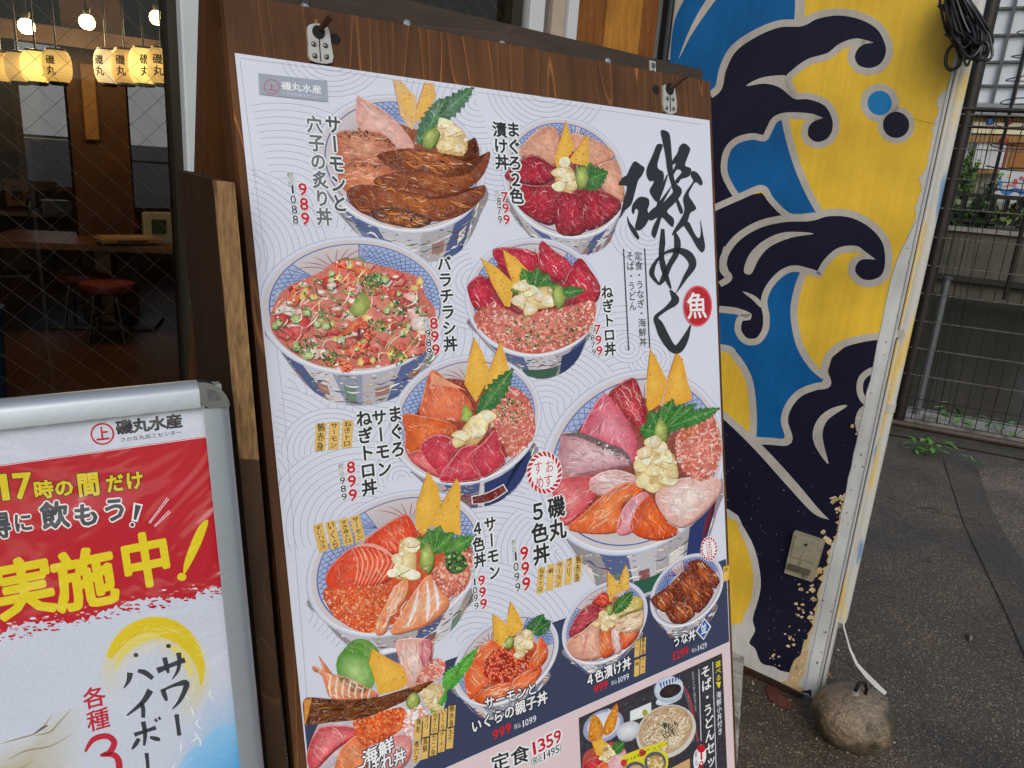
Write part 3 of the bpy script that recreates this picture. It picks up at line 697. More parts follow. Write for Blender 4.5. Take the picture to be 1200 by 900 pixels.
pstroke(m1([(165, -20), (118, 50), (78, 120), (45, 195)]), [26, 20, 11, 1])
pstroke(m1([(60, -30), (28, 40), (15, 110), (10, 200)]), [30, 22, 14, 10])
pstroke(m1([(449, -60), (450, 20), (447, 75)]), 30)
MA.poly(smooth(cl(m1([(150, 320), (188, 305), (195, 240), (230, 180), (300, 125), (380, 95), (455, 90), (500, 65), (580, 52), (650, 65), (705, 100), (732, 150), (735, 185), (715, 212), (690, 222), (655, 218), (637, 195), (642, 168), (662, 152), (697, 144), (640, 135), (590, 146), (540, 182), (480, 205), (430, 240), (405, 270), (430, 328), (480, 335), (530, 360), (555, 400), (555, 440), (535, 465), (505, 470), (482, 450), (485, 420), (505, 402), (527, 396), (500, 386), (450, 384), (400, 380), (362, 398), (338, 440), (325, 465), (300, 462), (250, 468), (205, 502), (188, 560), (190, 610), (235, 668), (160, 705), (-30, 690), (-30, 400)])), 4), NAVY, 2)
pstroke(m1([(150, 318), (178, 292), (192, 230), (228, 163), (300, 112), (380, 80), (455, 76), (505, 52), (580, 40), (655, 54), (715, 88), (745, 140), (748, 185), (724, 225), (682, 240), (640, 228), (622, 195), (632, 160), (660, 142), (697, 143)]), [22] * 18 + [14, 1])
pstroke(m1([(697, 143), (640, 140), (590, 155), (545, 188), (482, 207), (432, 242), (412, 268), (430, 318), (482, 322), (540, 346), (568, 395), (568, 440), (546, 474), (506, 486), (470, 466), (468, 425), (492, 402), (527, 395)]), [1] + [20] * 15 + [12, 1])
pstroke(m1([(527, 395), (490, 392), (450, 388), (402, 388), (366, 402), (345, 440), (330, 462), (290, 457), (240, 470), (206, 506), (196, 570), (216, 622), (242, 662)]), [1] + [20] * 12)
MA.poly(smooth(m1([(270, 288), (310, 264), (360, 254), (410, 258), (445, 320), (425, 326), (380, 292), (330, 280)]), 4), GREY, 4)
MA.poly(smooth(m1([(392, 408), (402, 450), (430, 550), (468, 640), (510, 720), (440, 722), (395, 705), (365, 665), (325, 622), (245, 658), (216, 612), (207, 550), (225, 500), (270, 475), (330, 470), (348, 430)]), 3), BLUE, 3)
pstroke(m1([(398, 385), (412, 455), (440, 550), (478, 640), (522, 720)]), 22)
MA.poly(cl(m1([(-30, 715), (322, 645), (352, 682), (395, 726), (300, 760), (230, 812), (190, 875), (180, 960), (-30, 960)])), NAVY, 2)
pstroke(m1([(150, 702), (245, 660), (322, 630), (350, 665), (385, 703), (425, 727), (500, 722)]), [20] * 7)
yo = 857.14
W3 = [(140, 930), (190, 905), (205, 850), (240, 808), (310, 765), (395, 742), (485, 738), (550, 722), (620, 728), (685, 762), (727, 815), (735, 880), (722, 918), (695, 932), (662, 934), (640, 910), (642, 885), (662, 870), (702, 868), (688, 855), (640, 826), (580, 832), (532, 868), (508, 905), (515, yo + 52), (480, yo + 42), (430, yo + 32), (380, yo + 55), (340, yo + 105), (320, yo + 150), (327, yo + 200), (322, yo + 245), (300, yo + 270), (270, yo + 270), (255, yo + 245), (262, yo + 215), (290, yo + 204), (240, yo + 186), (185, yo + 182), (-30, yo + 175)]
MA.poly(smooth(cl(m1(W3)), 4), NAVY, 3)
pstroke(m1([(200, 912), (194, 865), (236, 800), (310, 753), (396, 732), (485, 728), (545, 712), (622, 717), (692, 753), (738, 810), (747, 880), (733, 927), (696, 948), (655, 945), (625, 915), (628, 882), (655, 862), (702, 868)]), [22] * 16 + [14, 1], 5)
pstroke(m1([(702, 868), (665, 848), (635, 834), (582, 840), (540, 876), (518, 912), (512, yo + 62), (480, yo + 52), (430, yo + 42), (386, yo + 60), (346, yo + 105), (330, yo + 152), (338, yo + 205), (333, yo + 250), (308, yo + 284), (268, yo + 284), (243, yo + 250), (250, yo + 210), (280, yo + 202), (235, yo + 184), (180, yo + 178)]), [1, 12] + [20] * 19, 5)
MA.poly(smooth(m1([(262, 905), (282, 850), (333, 803), (402, 777), (497, 782), (420, 796), (350, 826), (312, 868), (292, 910), (277, yo + 62)]), 4), GREY, 5)
pstroke(m2([(205, -30), (192, 40), (212, 72), (182, 95)]), [20, 22, 22, 18], 5)
MA.poly(smooth(m2([(258, 119), (300, 134), (330, 165), (318, 172), (290, 145)]), 4), GREY, 5)
MA.poly(smooth(cl(m2([(455, 55), (425, 48), (385, 65), (350, 110), (335, 150), (345, 205), (338, 252), (312, 286), (270, 288), (242, 255), (246, 215), (225, 200), (-30, 190), (-30, 300), (187, 300), (222, 322), (262, 372), (288, 440), (300, 530), (300, 608), (392, 608), (392, 540), (408, 490), (442, 455), (492, 430), (524, 412), (490, 380), (450, 320), (430, 250), (425, 180), (438, 110)])), 3), BLUE, 2.5)
pstroke(m2([(462, 58), (442, 112), (430, 180), (437, 250), (456, 312), (492, 368), (530, 402)]), 22, 5)
MA.poly(smooth(cl(m2([(-30, 300), (187, 310), (215, 325), (258, 382), (278, 445), (284, 530), (280, 604), (200, 535), (-30, 470)])), 3), YEL, 3)
pstroke(m2([(-30, 295), (190, 308), (230, 332), (268, 388), (286, 445), (294, 540), (292, 612)]), 22, 5)
MA.poly(cl(m2([(900, 262), (730, 282), (680, 287), (605, 308), (562, 342), (548, 390), (550, 430), (500, 445), (452, 468), (422, 510), (410, 560), (420, 626), (300, 630), (195, 545), (-30, 490), (-30, 1300), (250, 1345), (420, 1420), (640, 1500), (900, 1500)])), NAVY, 3)
pstroke(m2([(800, 258), (735, 266), (665, 275), (592, 296), (546, 336), (532, 385), (542, 428), (500, 438), (448, 460), (412, 502), (398, 552), (412, 618), (350, 620), (285, 616)]), 22, 5)
MA.poly(smooth(m2([(609, 501), (560, 508), (515, 540), (493, 590), (503, 640), (545, 697), (532, 640), (526, 590), (546, 546)]), 4), GREY, 5)
pstroke(m2([(735, 376), (690, 384), (658, 408), (650, 445), (662, 480), (690, 502)]), 20, 5)
pstroke(m2([(700, 495), (660, 515), (645, 550), (652, 590), (670, 610)]), 18, 5)
pstroke(m2([(170, 510), (240, 572), (320, 650), (420, 760), (500, 850), (547, 882)]), [20, 22, 26, 28, 22, 1], 5)
MA.poly(smooth(cl(m3([(-30, -10), (212, 60), (250, 112), (280, 182), (294, 262), (287, 332), (262, 388), (225, 420), (-30, 420)])), 4), YEL, 5)
MA.poly(cl(smooth(m3([(-30, 400), (225, 418), (262, 386), (287, 330), (293, 262), (279, 182), (249, 112), (211, 62), (-30, -12), (-30, -60), (212, 34), (258, 88), (300, 170), (319, 270), (312, 330), (292, 400), (300, 440), (280, 480), (300, 500), (320, 548), (362, 560), (385, 574), (432, 588), (452, 640), (440, 700), (230, 700), (-30, 640)]), 3)), 'b9b7b2', 4.5)
for (x, y), r, c in (((717, 345), 64, GREY), ((772, 418), 62, GREY)): MA.ell(780 + x * .35, y * .35, r * .35, r * .35, c, 4, n=40)
MA.ell(780 + 717 * .35, 345 * .35, 41 * .35, 41 * .35, '1a72ac', 5, n=40); MA.ell(780 + 772 * .35, 418 * .35, 38 * .35, 38 * .35, NAVY, 5, n=40)
# torn paint along the free corner: bare plaster, then beige undercoat flakes
rg = random.Random(3)
edge = m1([(972, 250), (950, 300), (918, 335), (925, 360), (908, 430), (890, 520), (884, 560), (862, 600), (868, 640), (845, 700), (850, 730), (818, 800), (806, 850), (790, 905)]) + m2([(783, 60), (772, 120), (742, 230), (733, 300), (722, 345), (728, 370), (700, 420), (688, 470), (676, 500), (660, 570), (648, 640), (640, 700), (610, 790), (600, 830)]) + m3([(600, 20), (585, 70), (580, 120), (560, 150), (540, 230), (520, 300), (505, 380), (490, 440), (475, 500), (470, 560), (440, 640)])
E2 = []
for i in range(len(edge) - 1):
    for j in range(6):
        t = j / 6; E2.append((edge[i][0] * (1 - t) + edge[i + 1][0] * t - (3.5 if edge[i][1] < 300 else 0) + rg.gauss(0, .9), edge[i][1] * (1 - t) + edge[i + 1][1] * t + rg.gauss(0, .6)))
right = [WALLP.px(WL - .002, WALLP.uv(x, y)[1]) for x, y in E2]
MA.ring(cl(E2), right, 'b4b6b4', 'bcbebc', 6.5, closed=False)
B2 = [(x - abs(rg.gauss(0, 2.4)) * (0 if y < 400 else 1) - .6, y) for x, y in E2]
MA.ring(cl(B2), right, 'c2a877', 'c2a877', 6, closed=False)
for i in range(34):
    x, y = E2[rg.randrange(len(E2) // 3, len(E2))]; r = rg.uniform(.3, 1.6)
    x -= abs(rg.gauss(0, 7)) * (1 if y > 640 else .5)
    MA.poly(cl([(x + r * rg.uniform(.5, 1.5) * math.cos(a), y + r * rg.uniform(.4, 1.1) * math.sin(a)) for a in [k * 1.05 for k in range(6)]]), rg.choice(['c8b084', 'b8a078', 'd0c8b8']), 6.2)
MA.poly(cl(smooth(m3([(412, 590), (430, 540), (452, 520), (462, 480), (476, 470), (480, 500), (455, 720), (405, 720), (408, 640)]), 3)), 'b9a077', 5.5)
for cx_, cy_, n_ in ((927, 745, 10), (938, 715, 9), (945, 690, 6), (910, 770, 8), (985, 600, 8), (1001, 498, 5)):
    for i in range(n_):
        x, y = cx_ + rg.gauss(0, 5), cy_ + rg.gauss(0, 6); r = rg.uniform(.6, 2.6)
        MA.poly(cl([(x + r * rg.uniform(.5, 1.5) * math.cos(a), y + r * rg.uniform(.4, 1.2) * math.sin(a)) for a in [k * 1.05 for k in range(6)]]), rg.choice(['c9b184', 'bda071', 'd6c49a']), 6.3)
for i in range(24):   # ragged flakes gone down to the undercoat
    x, y = E2[rg.randrange(int(len(E2) * (.80 if i % 4 else .62)), len(E2))]; y += rg.gauss(0, 5); x -= abs(rg.gauss(0, 9)) + 2; r = rg.uniform(1.2, 4.6); n_ = rg.randrange(7, 12)
    Q = [(x + r * rg.uniform(.35, 1.4) * math.cos(6.283 * k / n_) * 1.1, y + r * rg.uniform(.35, 1.3) * math.sin(6.283 * k / n_)) for k in range(n_)]
    MA.poly(cl([(u - .5, v - .5) for u, v in Q]), 'e0dccf', 6.15); MA.poly(cl(Q), rg.choice(['b99f6f', 'a98e60', 'c6ae80', '9d8a68']), 6.25)
for i in range(150):   # chips and scuffs in the dark paint
    x, y = rg.uniform(850, 990), rg.uniform(500, 790); r = rg.uniform(.2, .7)
    if WALLP.uv(x, y)[0] < WL - .06: MA.poly(cl([(x + r * rg.uniform(.5, 1.6) * math.cos(a), y + r * rg.uniform(.4, 1.6) * math.sin(a)) for a in [k * 1.26 for k in range(5)]]), rg.choice(['8a8890', '55556a', 'a09c90']), 6.1)
for i in range(26):
    x, y = rg.uniform(850, 980), rg.uniform(520, 780)
    if WALLP.uv(x, y)[0] < WL - .08: MA.stroke([(x, y), (x + rg.uniform(-2, 3), y + rg.uniform(5, 22))], [.2, .5, .1], '2c2c44', 6.05)
for pts in ([(1074, 140), (1085, 143), (1097, 146)], [(1060, 137), (1074, 140)]): MA.stroke(pts, [.3, .6, .3], '8d7420', 6.1)
wave_m = print_mat('mural paint', .42, 0, .06, gs=300, worn='8d8a80', wth=.735, wscale=22, patchy=.18, streak=.11)
wz = WALLP.uv(1066, 258)[1]
bl_, br_ = [WALLP.px(WL - .041 * min(1, .2 + i * .22 + rg.random() * .15) + rg.gauss(0, .0008), wz + (2.872 - wz) * i / 40) for i in range(41)], [WALLP.px(WL - .002, wz + (2.872 - wz) * i / 40) for i in range(41)]
MA.ring(bl_, br_, 'bcbfc0', 'c4c6c6', 6.8, closed=False); MA.stroke(bl_, .7, '7d7a72', 7, sm=False)
for i in range(46):
    k = rg.randrange(2, 40); t = rg.random(); x, y = bl_[k][0] * t + br_[k][0] * (1 - t), bl_[k][1]; r = rg.uniform(.3, 1.3)
    MA.poly(cl([(x + r * rg.uniform(.5, 1.3) * math.cos(a), y + r * rg.uniform(.5, 1.8) * math.sin(a)) for a in [k2 * 1.05 for k2 in range(6)]]), rg.choice(['8a7a5c', '9c9484', '6c6558', 'a89468']), 7.2)
MA.poly(cl([(937, 812), (951, 808), (949, 826), (936, 824)]), '23263a', 7.4); MA.poly(cl([(941, 815), (948, 813), (947, 822), (942, 822)]), 'b8babc', 7.6)
MA.build('wave_painting', wave_m, mural, 'navy, blue and grey wave painting on a yellow ground, flaking at its right edge')
# white corner bead and brown foot board
cw = plain('chipped white paint', 'c2c4c4', .5, var=.06, scale=14, bump=.2, bscale=50, dirt='75684f', dscale=16, dth=.66)
mb = MB(); wN = WALLP.N
c0, c1 = WA - wd * .012 + wN * .004, None
zb = WALLP.O.z
mb.box((WA.x - wd.x * .003 + wN.x * .001, WA.y - wd.y * .003 + wN.y * .001, 1.45), (.006, .006, 2.86), Matrix.Rotation(math.atan2(wd.y, wd.x), 4, 'Z'), .001)
mb.build('corner_strip', cw, mural, label='chipped white corner strip')
mb = MB(); mb.box((WA.x + wd.x * .004 - wN.x * .022, WA.y + wd.y * .004 - wN.y * .022, 1.46), (.008, .03, 2.86), Matrix.Rotation(math.atan2(wd.y, wd.x), 4, 'Z'), .003)
side_mb = mb
mid = (WA + WB) / 2
mb = MB(); mb.box((mid.x - wN.x * .018 - wd.x * .02, mid.y - wN.y * .018 - wd.y * .02, .032), (WL - .05, .034, .064), Matrix.Rotation(math.atan2(wd.y, wd.x), 4, 'Z'), .004)
mb.build('base_board', wood('wet base board', '3d2a20', '5a4030', 'X', 5, .6, .4), mural)
# ---- weathered socket cover on the wall
def wbox(P, quad, h0, h1, m, name, parent=None, bev=.002):
    pts = [P.loc(*p) for p in quad]; mb = MB(); mb.prism(pts, h0, h1, P.M); return mb.build(name, m, parent)
sk = thing('socket_cover', 'weathered beige outlet cover low on the navy part of the mural', 'outlet', WALLP.at(944, 650, .004))
bei = plain('yellowed plastic', '9a927e', .5, var=.12, scale=30, dirt='6a6252', dscale=40, dth=.58)
wbox(WALLP, m3([(437, 102), (537, 136), (498, 268), (405, 238)]), .002, .022, bei, 'body', sk)
wbox(WALLP, m3([(445, 112), (528, 140), (508, 205), (428, 180)]), .022, .026, bei, 'upper_flap', sk)
wbox(WALLP, m3([(421, 205), (494, 228), (489, 244), (417, 221)]), .022, .030, plain('grimy plastic', '55503f', .6), 'lip', sk)
p = WALLP.at(*m3([(480, 142)])[0], .026); mb = MB(); mb.tube([p, p + wN * .003], .004, 10); mb.build('screw', plain('black screw', '1b1815', .5), sk)
p = WALLP.at(*m3([(478, 248)])[0], .022); mb = MB(); mb.tube([p, p + wN * .006], .006, 10); mb.build('latch', plain('grey latch', '7a7568', .5), sk)

# ------------------------------------------------------------------ downpipe with a pinned cord, and the stone it holds
def vert_at(px, py, z0, z1, plan):  # vertical pair of points
    return Vector((plan.x, plan.y, z0)), Vector((plan.x, plan.y, z1))
d = c2w(Vector((1080.5 - 600, 300 - 450, FPX))); plan0 = WA + wd * .030 - wN * .0
# the pipe stands just off the free corner: solve its distance on the ray through its middle
tt = Vector((WA.x, WA.y, 0)).length + .035; hd = Vector((d.x, d.y, 0)); PP = hd.normalized() * tt
zlow = CAM.z + (lambda dd: dd.z * tt / Vector((dd.x, dd.y, 0)).length)(c2w(Vector((986 - 600, 728 - 450, FPX))))
pipe = thing('drain_pipe', 'white painted vertical pipe smeared with yellow and blue paint beside the mural corner', 'pipe', (PP.x, PP.y, zlow))
pm, nt, b = nodes_mat('smeared white pipe'); L = nt.links.new
tc = N(nt, 'ShaderNodeTexCoord'); mp = N(nt, 'ShaderNodeMapping'); mp.inputs['Scale'].default_value = (9, 9, 1.6); L(tc.outputs['Object'], mp.inputs[0])
no = N(nt, 'ShaderNodeTexNoise'); no.inputs['Scale'].default_value = 2.4; no.inputs['Detail'].default_value = 3; L(mp.outputs[0], no.inputs['Vector'])
rp = N(nt, 'ShaderNodeValToRGB'); e = rp.color_ramp.elements; W_ = (*hx('c9c8c2'), 1)
e[0].position = .30; e[0].color = (*hx('6f93b8'), 1); e[1].position = .80; e[1].color = (*hx('d9a83a'), 1)
for ps, cc in ((.38, W_), (.53, W_), (.60, (*hx('e0c98a'), 1)), (.70, (*hx('dcb452'), 1))): e.new(ps).color = cc
L(no.outputs[0], rp.inputs[0]); L(rp.outputs[0], b.inputs['Base Color']); b.inputs['Roughness'].default_value = .4
mb = MB(); mb.tube([(PP.x, PP.y, zlow), (PP.x, PP.y, zlow + .02), (PP.x, PP.y, 2.88)], [.0135, .0155, .0155], 20); mb.build('tube', pm, pipe, True)
mb = MB(); mb.tube([(PP.x, PP.y, zlow - .022), (PP.x, PP.y, zlow - .016), (PP.x, PP.y, zlow + .004)], [.006, .0105, .011], 14); mb.build('end_cap', plain('zinc cap', 'a9aaa8', .3, metal=.5), pipe, True)
for z in (.95, 1.9):
    mb = MB(); mb.lathe([(.0158, -.012), (.0175, -.012), (.0175, .012), (.0158, .012)], (PP.x, PP.y, z), 20); mb.build('clamp', plain('painted clamp', 'b9b6ac', .45), pipe, True)
side_mb.build('side_board', pm, mural)
# cream conduit beside it
ca = onz(985, 640, 0); cP = PP * ((tt + .05) / tt) + wd.cross(Vector((0, 0, 1))) * 0
cable = thing('conduit', 'thin orange brown conduit running down between the mural corner and the white pipe', 'cable', (cP.x, cP.y, .14))
dd = (WA - PP); dd.z = 0; cc_ = PP + dd * .5 + Vector((.012, .02, 0))
mb = MB(); mb.tube([(cc_.x, cc_.y, .2), (cc_.x, cc_.y, 1.1), (cc_.x - .002, cc_.y, 2.8)], .008, 10); mb.build('tube', plain('ochre conduit', '96652f', .5, var=.2, scale=8), cable, True)
mb = MB(); mb.lathe([(.008, -.008), (.011, -.008), (.011, .008), (.008, .008)], (cc_.x, cc_.y, .62), 14); mb.build('clip', plain('conduit clip', '6d675e', .4, metal=.5), cable)

SC = onz(995, 866); SC = Vector((SC.x, SC.y, 0)); k_ = (SC + Vector((0, 0, .09)) - CAM).dot(f_) / FPX
R0 = 46 * k_
bm = bmesh.new(); bmesh.ops.create_icosphere(bm, subdivisions=6, radius=1)
from mathutils import noise
ax = r_.copy(); ax.z = 0; ax.normalize(); ay = Vector((0, 0, 1)).cross(ax)
for v in bm.verts:
    n0 = v.co.copy(); s_ = 1 + .04 * noise.noise(n0 * 1.4) + .018 * noise.noise(n0 * 4) + .012 * noise.noise(n0 * 12) + .006 * noise.noise(n0 * 30) - .02 * max(0, noise.noise(n0 * 9 + Vector((3, 1, 7))) - .25)
    gx = n0.x - .02 + .25 * n0.z; s_ -= .035 * math.exp(-(gx / .10) ** 2) * max(0, -n0.y) * (1 if n0.z < .4 else .3)
    q = n0 * s_; q = ax * q.x * R0 * 1.04 + ay * q.y * R0 * .92 + Vector((0, 0, q.z * R0 * .80))
    q.z = max(q.z, -R0 * .70)
    v.co = q
me = bpy.data.meshes.new('stone'); bm.to_mesh(me); bm.free(); me.polygons.foreach_set('use_smooth', [True] * len(me.polygons))
stm = plain('river stone', '80705c', .36, var=.4, scale=90, bump=.55, bscale=160, dirt='463f30', dscale=7, dth=.47)
st = link('stone', me, stm, None, Matrix.Translation(SC + Vector((0, 0, R0 * .69))))
tag(st, 'round brown anchor stone lying on the asphalt at the foot of the mural', 'stone')
stop = SC + Vector((0, 0, R0 * .69))
def ons(px, py, s=1.0):   # point on the stone's near surface
    d = c2w(Vector((px - 600, py - 450, FPX))).normalized(); o = CAM - stop
    Ax = (ax, ay, Vector((0, 0, 1))); rr = (R0 * 1.06 * s, R0 * .94 * s, R0 * .82 * s)
    D = Vector([d.dot(Ax[i]) / rr[i] for i in range(3)]); O = Vector([o.dot(Ax[i]) / rr[i] for i in range(3)])
    B = D.dot(O); C = O.dot(O) - 1; disc = B * B - D.dot(D) * C
    t = (-B - math.sqrt(max(disc, 0))) / D.dot(D); return CAM + d * t
hk = thing('iron_hook', 'dark iron loop set in the top of the anchor stone', 'hook', ons(1004, 806))
a = ons(1002, 812); mb = MB(); mb.tube([a - Vector((0, 0, .02)), a + Vector((0, 0, .012)), a + Vector((.012, .0, .03)), a + ax * .022 + Vector((0, 0, .032)), a + ax * .03 + Vector((0, 0, .014)), a + ax * .028 - Vector((0, 0, .015))], .005, 8); mb.build('loop', plain('wet iron', '1d1b1c', .35, metal=.6), hk, True)
mb = MB(); mb.lathe([(0, -.006), (.012, -.004), (.010, .004), (.004, .006)], a, 12); mb.build('collar', plain('mortar', '8f8a80', .8), hk, True)
# white strap from behind the pipe down to the stone, hanging in a shallow arc
def rayat(px, py, D):
    d = c2w(Vector((px - 600, py - 450, FPX))); return CAM + d * (D / d.dot(f_))
s0 = (PP - Vector((0, 0, PP.z - CAM.z))).dot(f_) ; 
Dp = (Vector((PP.x, PP.y, .4)) - CAM).dot(f_); Ds = (ons(1038, 812) - CAM).dot(f_)
path = [(982, 655), (985, 690), (989, 735), (996, 760), (1004, 778), (1016, 792), (1028, 804), (1038, 813)]
P3 = [rayat(x, y, Dp + .03 + (Ds - Dp - .03) * min(1, max(0, (i - 1) / 6)) - (.004 if i > 5 else 0)) for i, (x, y) in enumerate(path)]
wds = [.003, .0035, .004, .005, .008, .013, .014, .010]
P3 = [tuple(p) + (wds[i],) for i, p in enumerate(P3)]
Q = []
for i in range(len(P3) - 1):
    for j in range(5):
        t = j / 5; Q.append([P3[i][k] * (1 - t) + P3[i + 1][k] * t for k in range(4)])
Q.append(list(P3[-1]))
vs = []; fs = []
for i, q in enumerate(Q):
    p = Vector(q[:3]); t_ = Vector(Q[min(i + 1, len(Q) - 1)][:3]) - Vector(Q[max(i - 1, 0)][:3]); s_ = t_.cross(p - CAM).normalized() * q[3] / 2; nn = t_.cross(s_).normalized() * .0008
    vs += [p + s_ + nn, p - s_ + nn, p - s_ - nn, p + s_ - nn]
for i in range(len(Q) - 1):
    for j in range(4): fs.append((i * 4 + j, i * 4 + (j + 1) % 4, i * 4 + 4 + (j + 1) % 4, i * 4 + 4 + j))
fs += [(3, 2, 1, 0), tuple(len(vs) - 4 + j for j in range(4))]
mb = MB(); mb.add(vs, fs); o = mb.build('strap', plain('white nylon', 'c9c9c4', .5, var=.1)); tag(o, 'white flat strap hanging from the pipe corner down onto the stone', 'strap')
# small chips, shells and flakes of paint lying about
mb = MB(); rg = random.Random(11)
spots = [(962, 800, 3.2), (940, 808, 2.0), (891, 800, 2.4), (882, 801, 2.6), (907, 826, 2.2), (926, 821, 2.0), (957, 866, 2.2), (993, 882, 2.6), (975, 869, 2), (969, 794, 1.5), (935, 839, 1.4), (1038, 876, 2), (1048, 870, 1.5), (982, 762, 2)]
spots += [(rg.gauss(960, 50), rg.gauss(830, 45), rg.uniform(.4, 1.2)) for _ in range(150)] + [(rg.uniform(1000, 1190), rg.uniform(560, 880), rg.uniform(.3, .8)) for _ in range(120)]
for x, y, r in spots:
    if y > 960 or y < 640 and x < 985: continue
    p = onz(x, y, 0); k = (p - CAM).dot(f_) / FPX * r
    if (p - WB).dot(wN) < .02 and x < 950: continue
    a = rg.uniform(0, 3); M = Matrix.Translation(p + Vector((0, 0, k * .3))) @ Matrix.Rotation(a, 4, 'Z')
    mb.box((0, 0, 0), (1, 1, 1)); n = 8
    vs = mb.v[-n:]; e = (k * rg.uniform(1, 2), k * rg.uniform(.7, 1.2), k * .6)
    bmv = [M @ Vector((v.x * e[0] * rg.uniform(.8, 1.1), v.y * e[1] * rg.uniform(.7, 1.1), v.z * e[2])) for v in vs]; mb.v[-n:] = bmv
tag(mb.build('grit', plain('chips', 'a59c8c', .7, var=.4, scale=9)), 'pale stone chips and paint flakes strewn on the asphalt around the anchor stone', 'debris', kind='stuff')
lf = MB(); pts = [(838, 0), (0, 0)]
def leaf_flat(pts, name, c, lb):
    v3 = [onz(x, y, .006) for x, y in pts]; m_ = MB(); n = len(v3); c3 = sum(v3, Vector()) / n + Vector((0, 0, .012))
    m_.add(v3 + [c3] + [v + Vector((0, 0, -.003)) for v in v3], [(i, (i + 1) % n, n) for i in range(n)] + [tuple(n + 1 + i for i in range(n))[::-1]] + [(i, n + 1 + i, n + 1 + (i + 1) % n, (i + 1) % n) for i in range(n)])
    tag(m_.build(name, plain(name + c, c, .6, var=.3, scale=20)), lb, 'leaf')
leaf_flat([(897, 806), (908, 803), (918, 816), (930, 824), (926, 831), (912, 827), (901, 818)], 'dead_leaf', '5a2f24', 'dark red brown dead leaf under the mural corner left of the stone')
leaf_flat([(963, 788), (970, 786), (974, 790), (968, 793)], 'dead_leaf', '8a5630', 'small orange brown leaf just above the anchor stone')
leaf_flat([(1132, 742), (1140, 747), (1136, 752)], 'dead_leaf', '7a7060', 'tiny pale leaf alone on the asphalt right of the stone')

# ------------------------------------------------------------------ bundle of black cable hung high on the corner
cb = thing('cable_bundle', 'coiled black cable bundle hung on a hook high at the mural corner', 'cable', WALLP.at(1128, 80, .03))
rg = random.Random(5); blk2 = plain('black rubber', '17171a', .38, var=.2, scale=30)
Pm = WALLP
def pw(x, y, h): 
    u, w = Pm.uv(x, y); return Pm.O + Pm.U * u + Pm.W * w + Pm.N * h
mb = MB()
for i in range(26):
    ox, oy = rg.gauss(0, 5.5), rg.gauss(0, 3); h = .012 + .075 * rg.random(); b_ = rg.uniform(56, 76); tw = rg.uniform(-7, 7); wd_ = rg.uniform(5, 19)
    lp = [(1125 + tw * .5, -16), (1121 + ox * .8, 4), (1123 + ox, 22), (1129 + ox * 1.1 + tw * .6, 44), (1137 + ox + tw, b_ - 8), (1141 + ox + tw + wd_ * .3, b_ + oy), (1142 + ox + tw + wd_ * .8, b_ - 8), (1137 + ox + wd_ + tw * .3, 42 + oy), (1130 + ox * .9 + wd_ * .8, 22), (1127 + ox * .6 + wd_ * .4, 4), (1127 - tw * .5, -16)]
    mb.tube([pw(x, y, h + .02 * math.sin(j * .16 + i)) for j, (x, y) in enumerate(smooth(lp, 5, False))], rg.choice([.0028, .0032, .0036]), 8, False)
for lp in ([(1110, 12), (1104, 11), (1116, 20), (1126, 33)], [(1122, 55), (1114, 64), (1112, 78), (1118, 85), (1128, 79), (1130, 66)], [(1148, 50), (1160, 55), (1160, 64), (1150, 68)], [(1120, 36), (1112, 46)]):
    mb.tube([pw(x, y, .045) for x, y in smooth(lp, 5, False)], .0042, 8)
mb.build('cord', blk2, cb, True)
mb = MB(); mb.tube([pw(1113, 33, .0), pw(1113, 33, .03)], .010, 14); mb.build('hook', plain('grey boss', '8f8c84', .5), cb, True)
mb = MB(); mb.tube([pw(x, y, .05) for x, y in smooth([(1112, 20), (1122, 15), (1134, 18), (1140, 26)], 5, False)], .006, 8); mb.build('cable_tie', blk2, cb, True)

# ------------------------------------------------------------------ mesh fence on the canal edge
FPn = Plane((FA.x, FA.y, 2.6), fdir, (0, 0, -1))
if FPn.N.dot(CAM - FA) < 0: FPn = Plane((FA.x, FA.y, 2.6), fdir, (0, 0, -1))
fence = thing('mesh_fence', 'dark rusty wire mesh fence along the canal edge', 'fence', (FA.x, FA.y, 0))
fm = plain('rusty black wire', '2a2522', .5, metal=.4, var=.3, scale=20); fw = plain('wet zinc wire', '77736a', .35, metal=.5, var=.3, scale=30)
def fp(u, z, h=0): return FPn.O + FPn.U * u + Vector((0, 0, z - 2.6)) + FPn.N * h
ustart, uend = .0, 3.2
uA = FPn.uv(1049, 496)[0]
posts = [FPn.uv(1095, 304)[0], FPn.uv(1095, 304)[0] + 1.9, FPn.uv(1095, 304)[0] - 1.9, FPn.uv(1095, 304)[0] - 3.8]
mb = MB(); u = posts[0] - .075 * 50
while u < posts[0] + 2.6: mb.tube([fp(u, .06), fp(u, 2.02)], .0032, 5, False); u += .075
mb.build('vertical_wire', fm, fence)
mb = MB()
zs = [.06, .13, .20, .36, .54, .72, .90, 1.08, 1.26, 1.44, 1.62, 1.80, 2.0]
for z in zs[3:]: mb.tube([fp(posts[0] - 3.8, z, .006), fp(posts[0] + 2.6, z, .006)], .004, 5, False)
mb.build('horizontal_wire', fw, fence)
mb = MB()
for z in zs[:3]: mb.tube([fp(posts[0] - 3.8, z, .006), fp(posts[0] + 2.6, z, .006)], .003, 5, False)
mb.build('low_wire', fm, fence)
for pu in posts: mb = MB(); mb.tube([fp(pu, 0, -.03), fp(pu, 2.75, -.03)], .042 if pu == posts[0] else .03, 12); mb.build('post', plain('dark painted steel', '2e2926', .45, metal=.3, var=.2), fence, True)
mb = MB(); mb.tube([fp(posts[0] - 3.8, .03, .07), fp(posts[0] + 2.8, .03, .07)], .022, 10); mb.build('bottom_rail', plain('rusted pipe', '473a32', .55, var=.35, scale=25, bump=.3), fence, True)
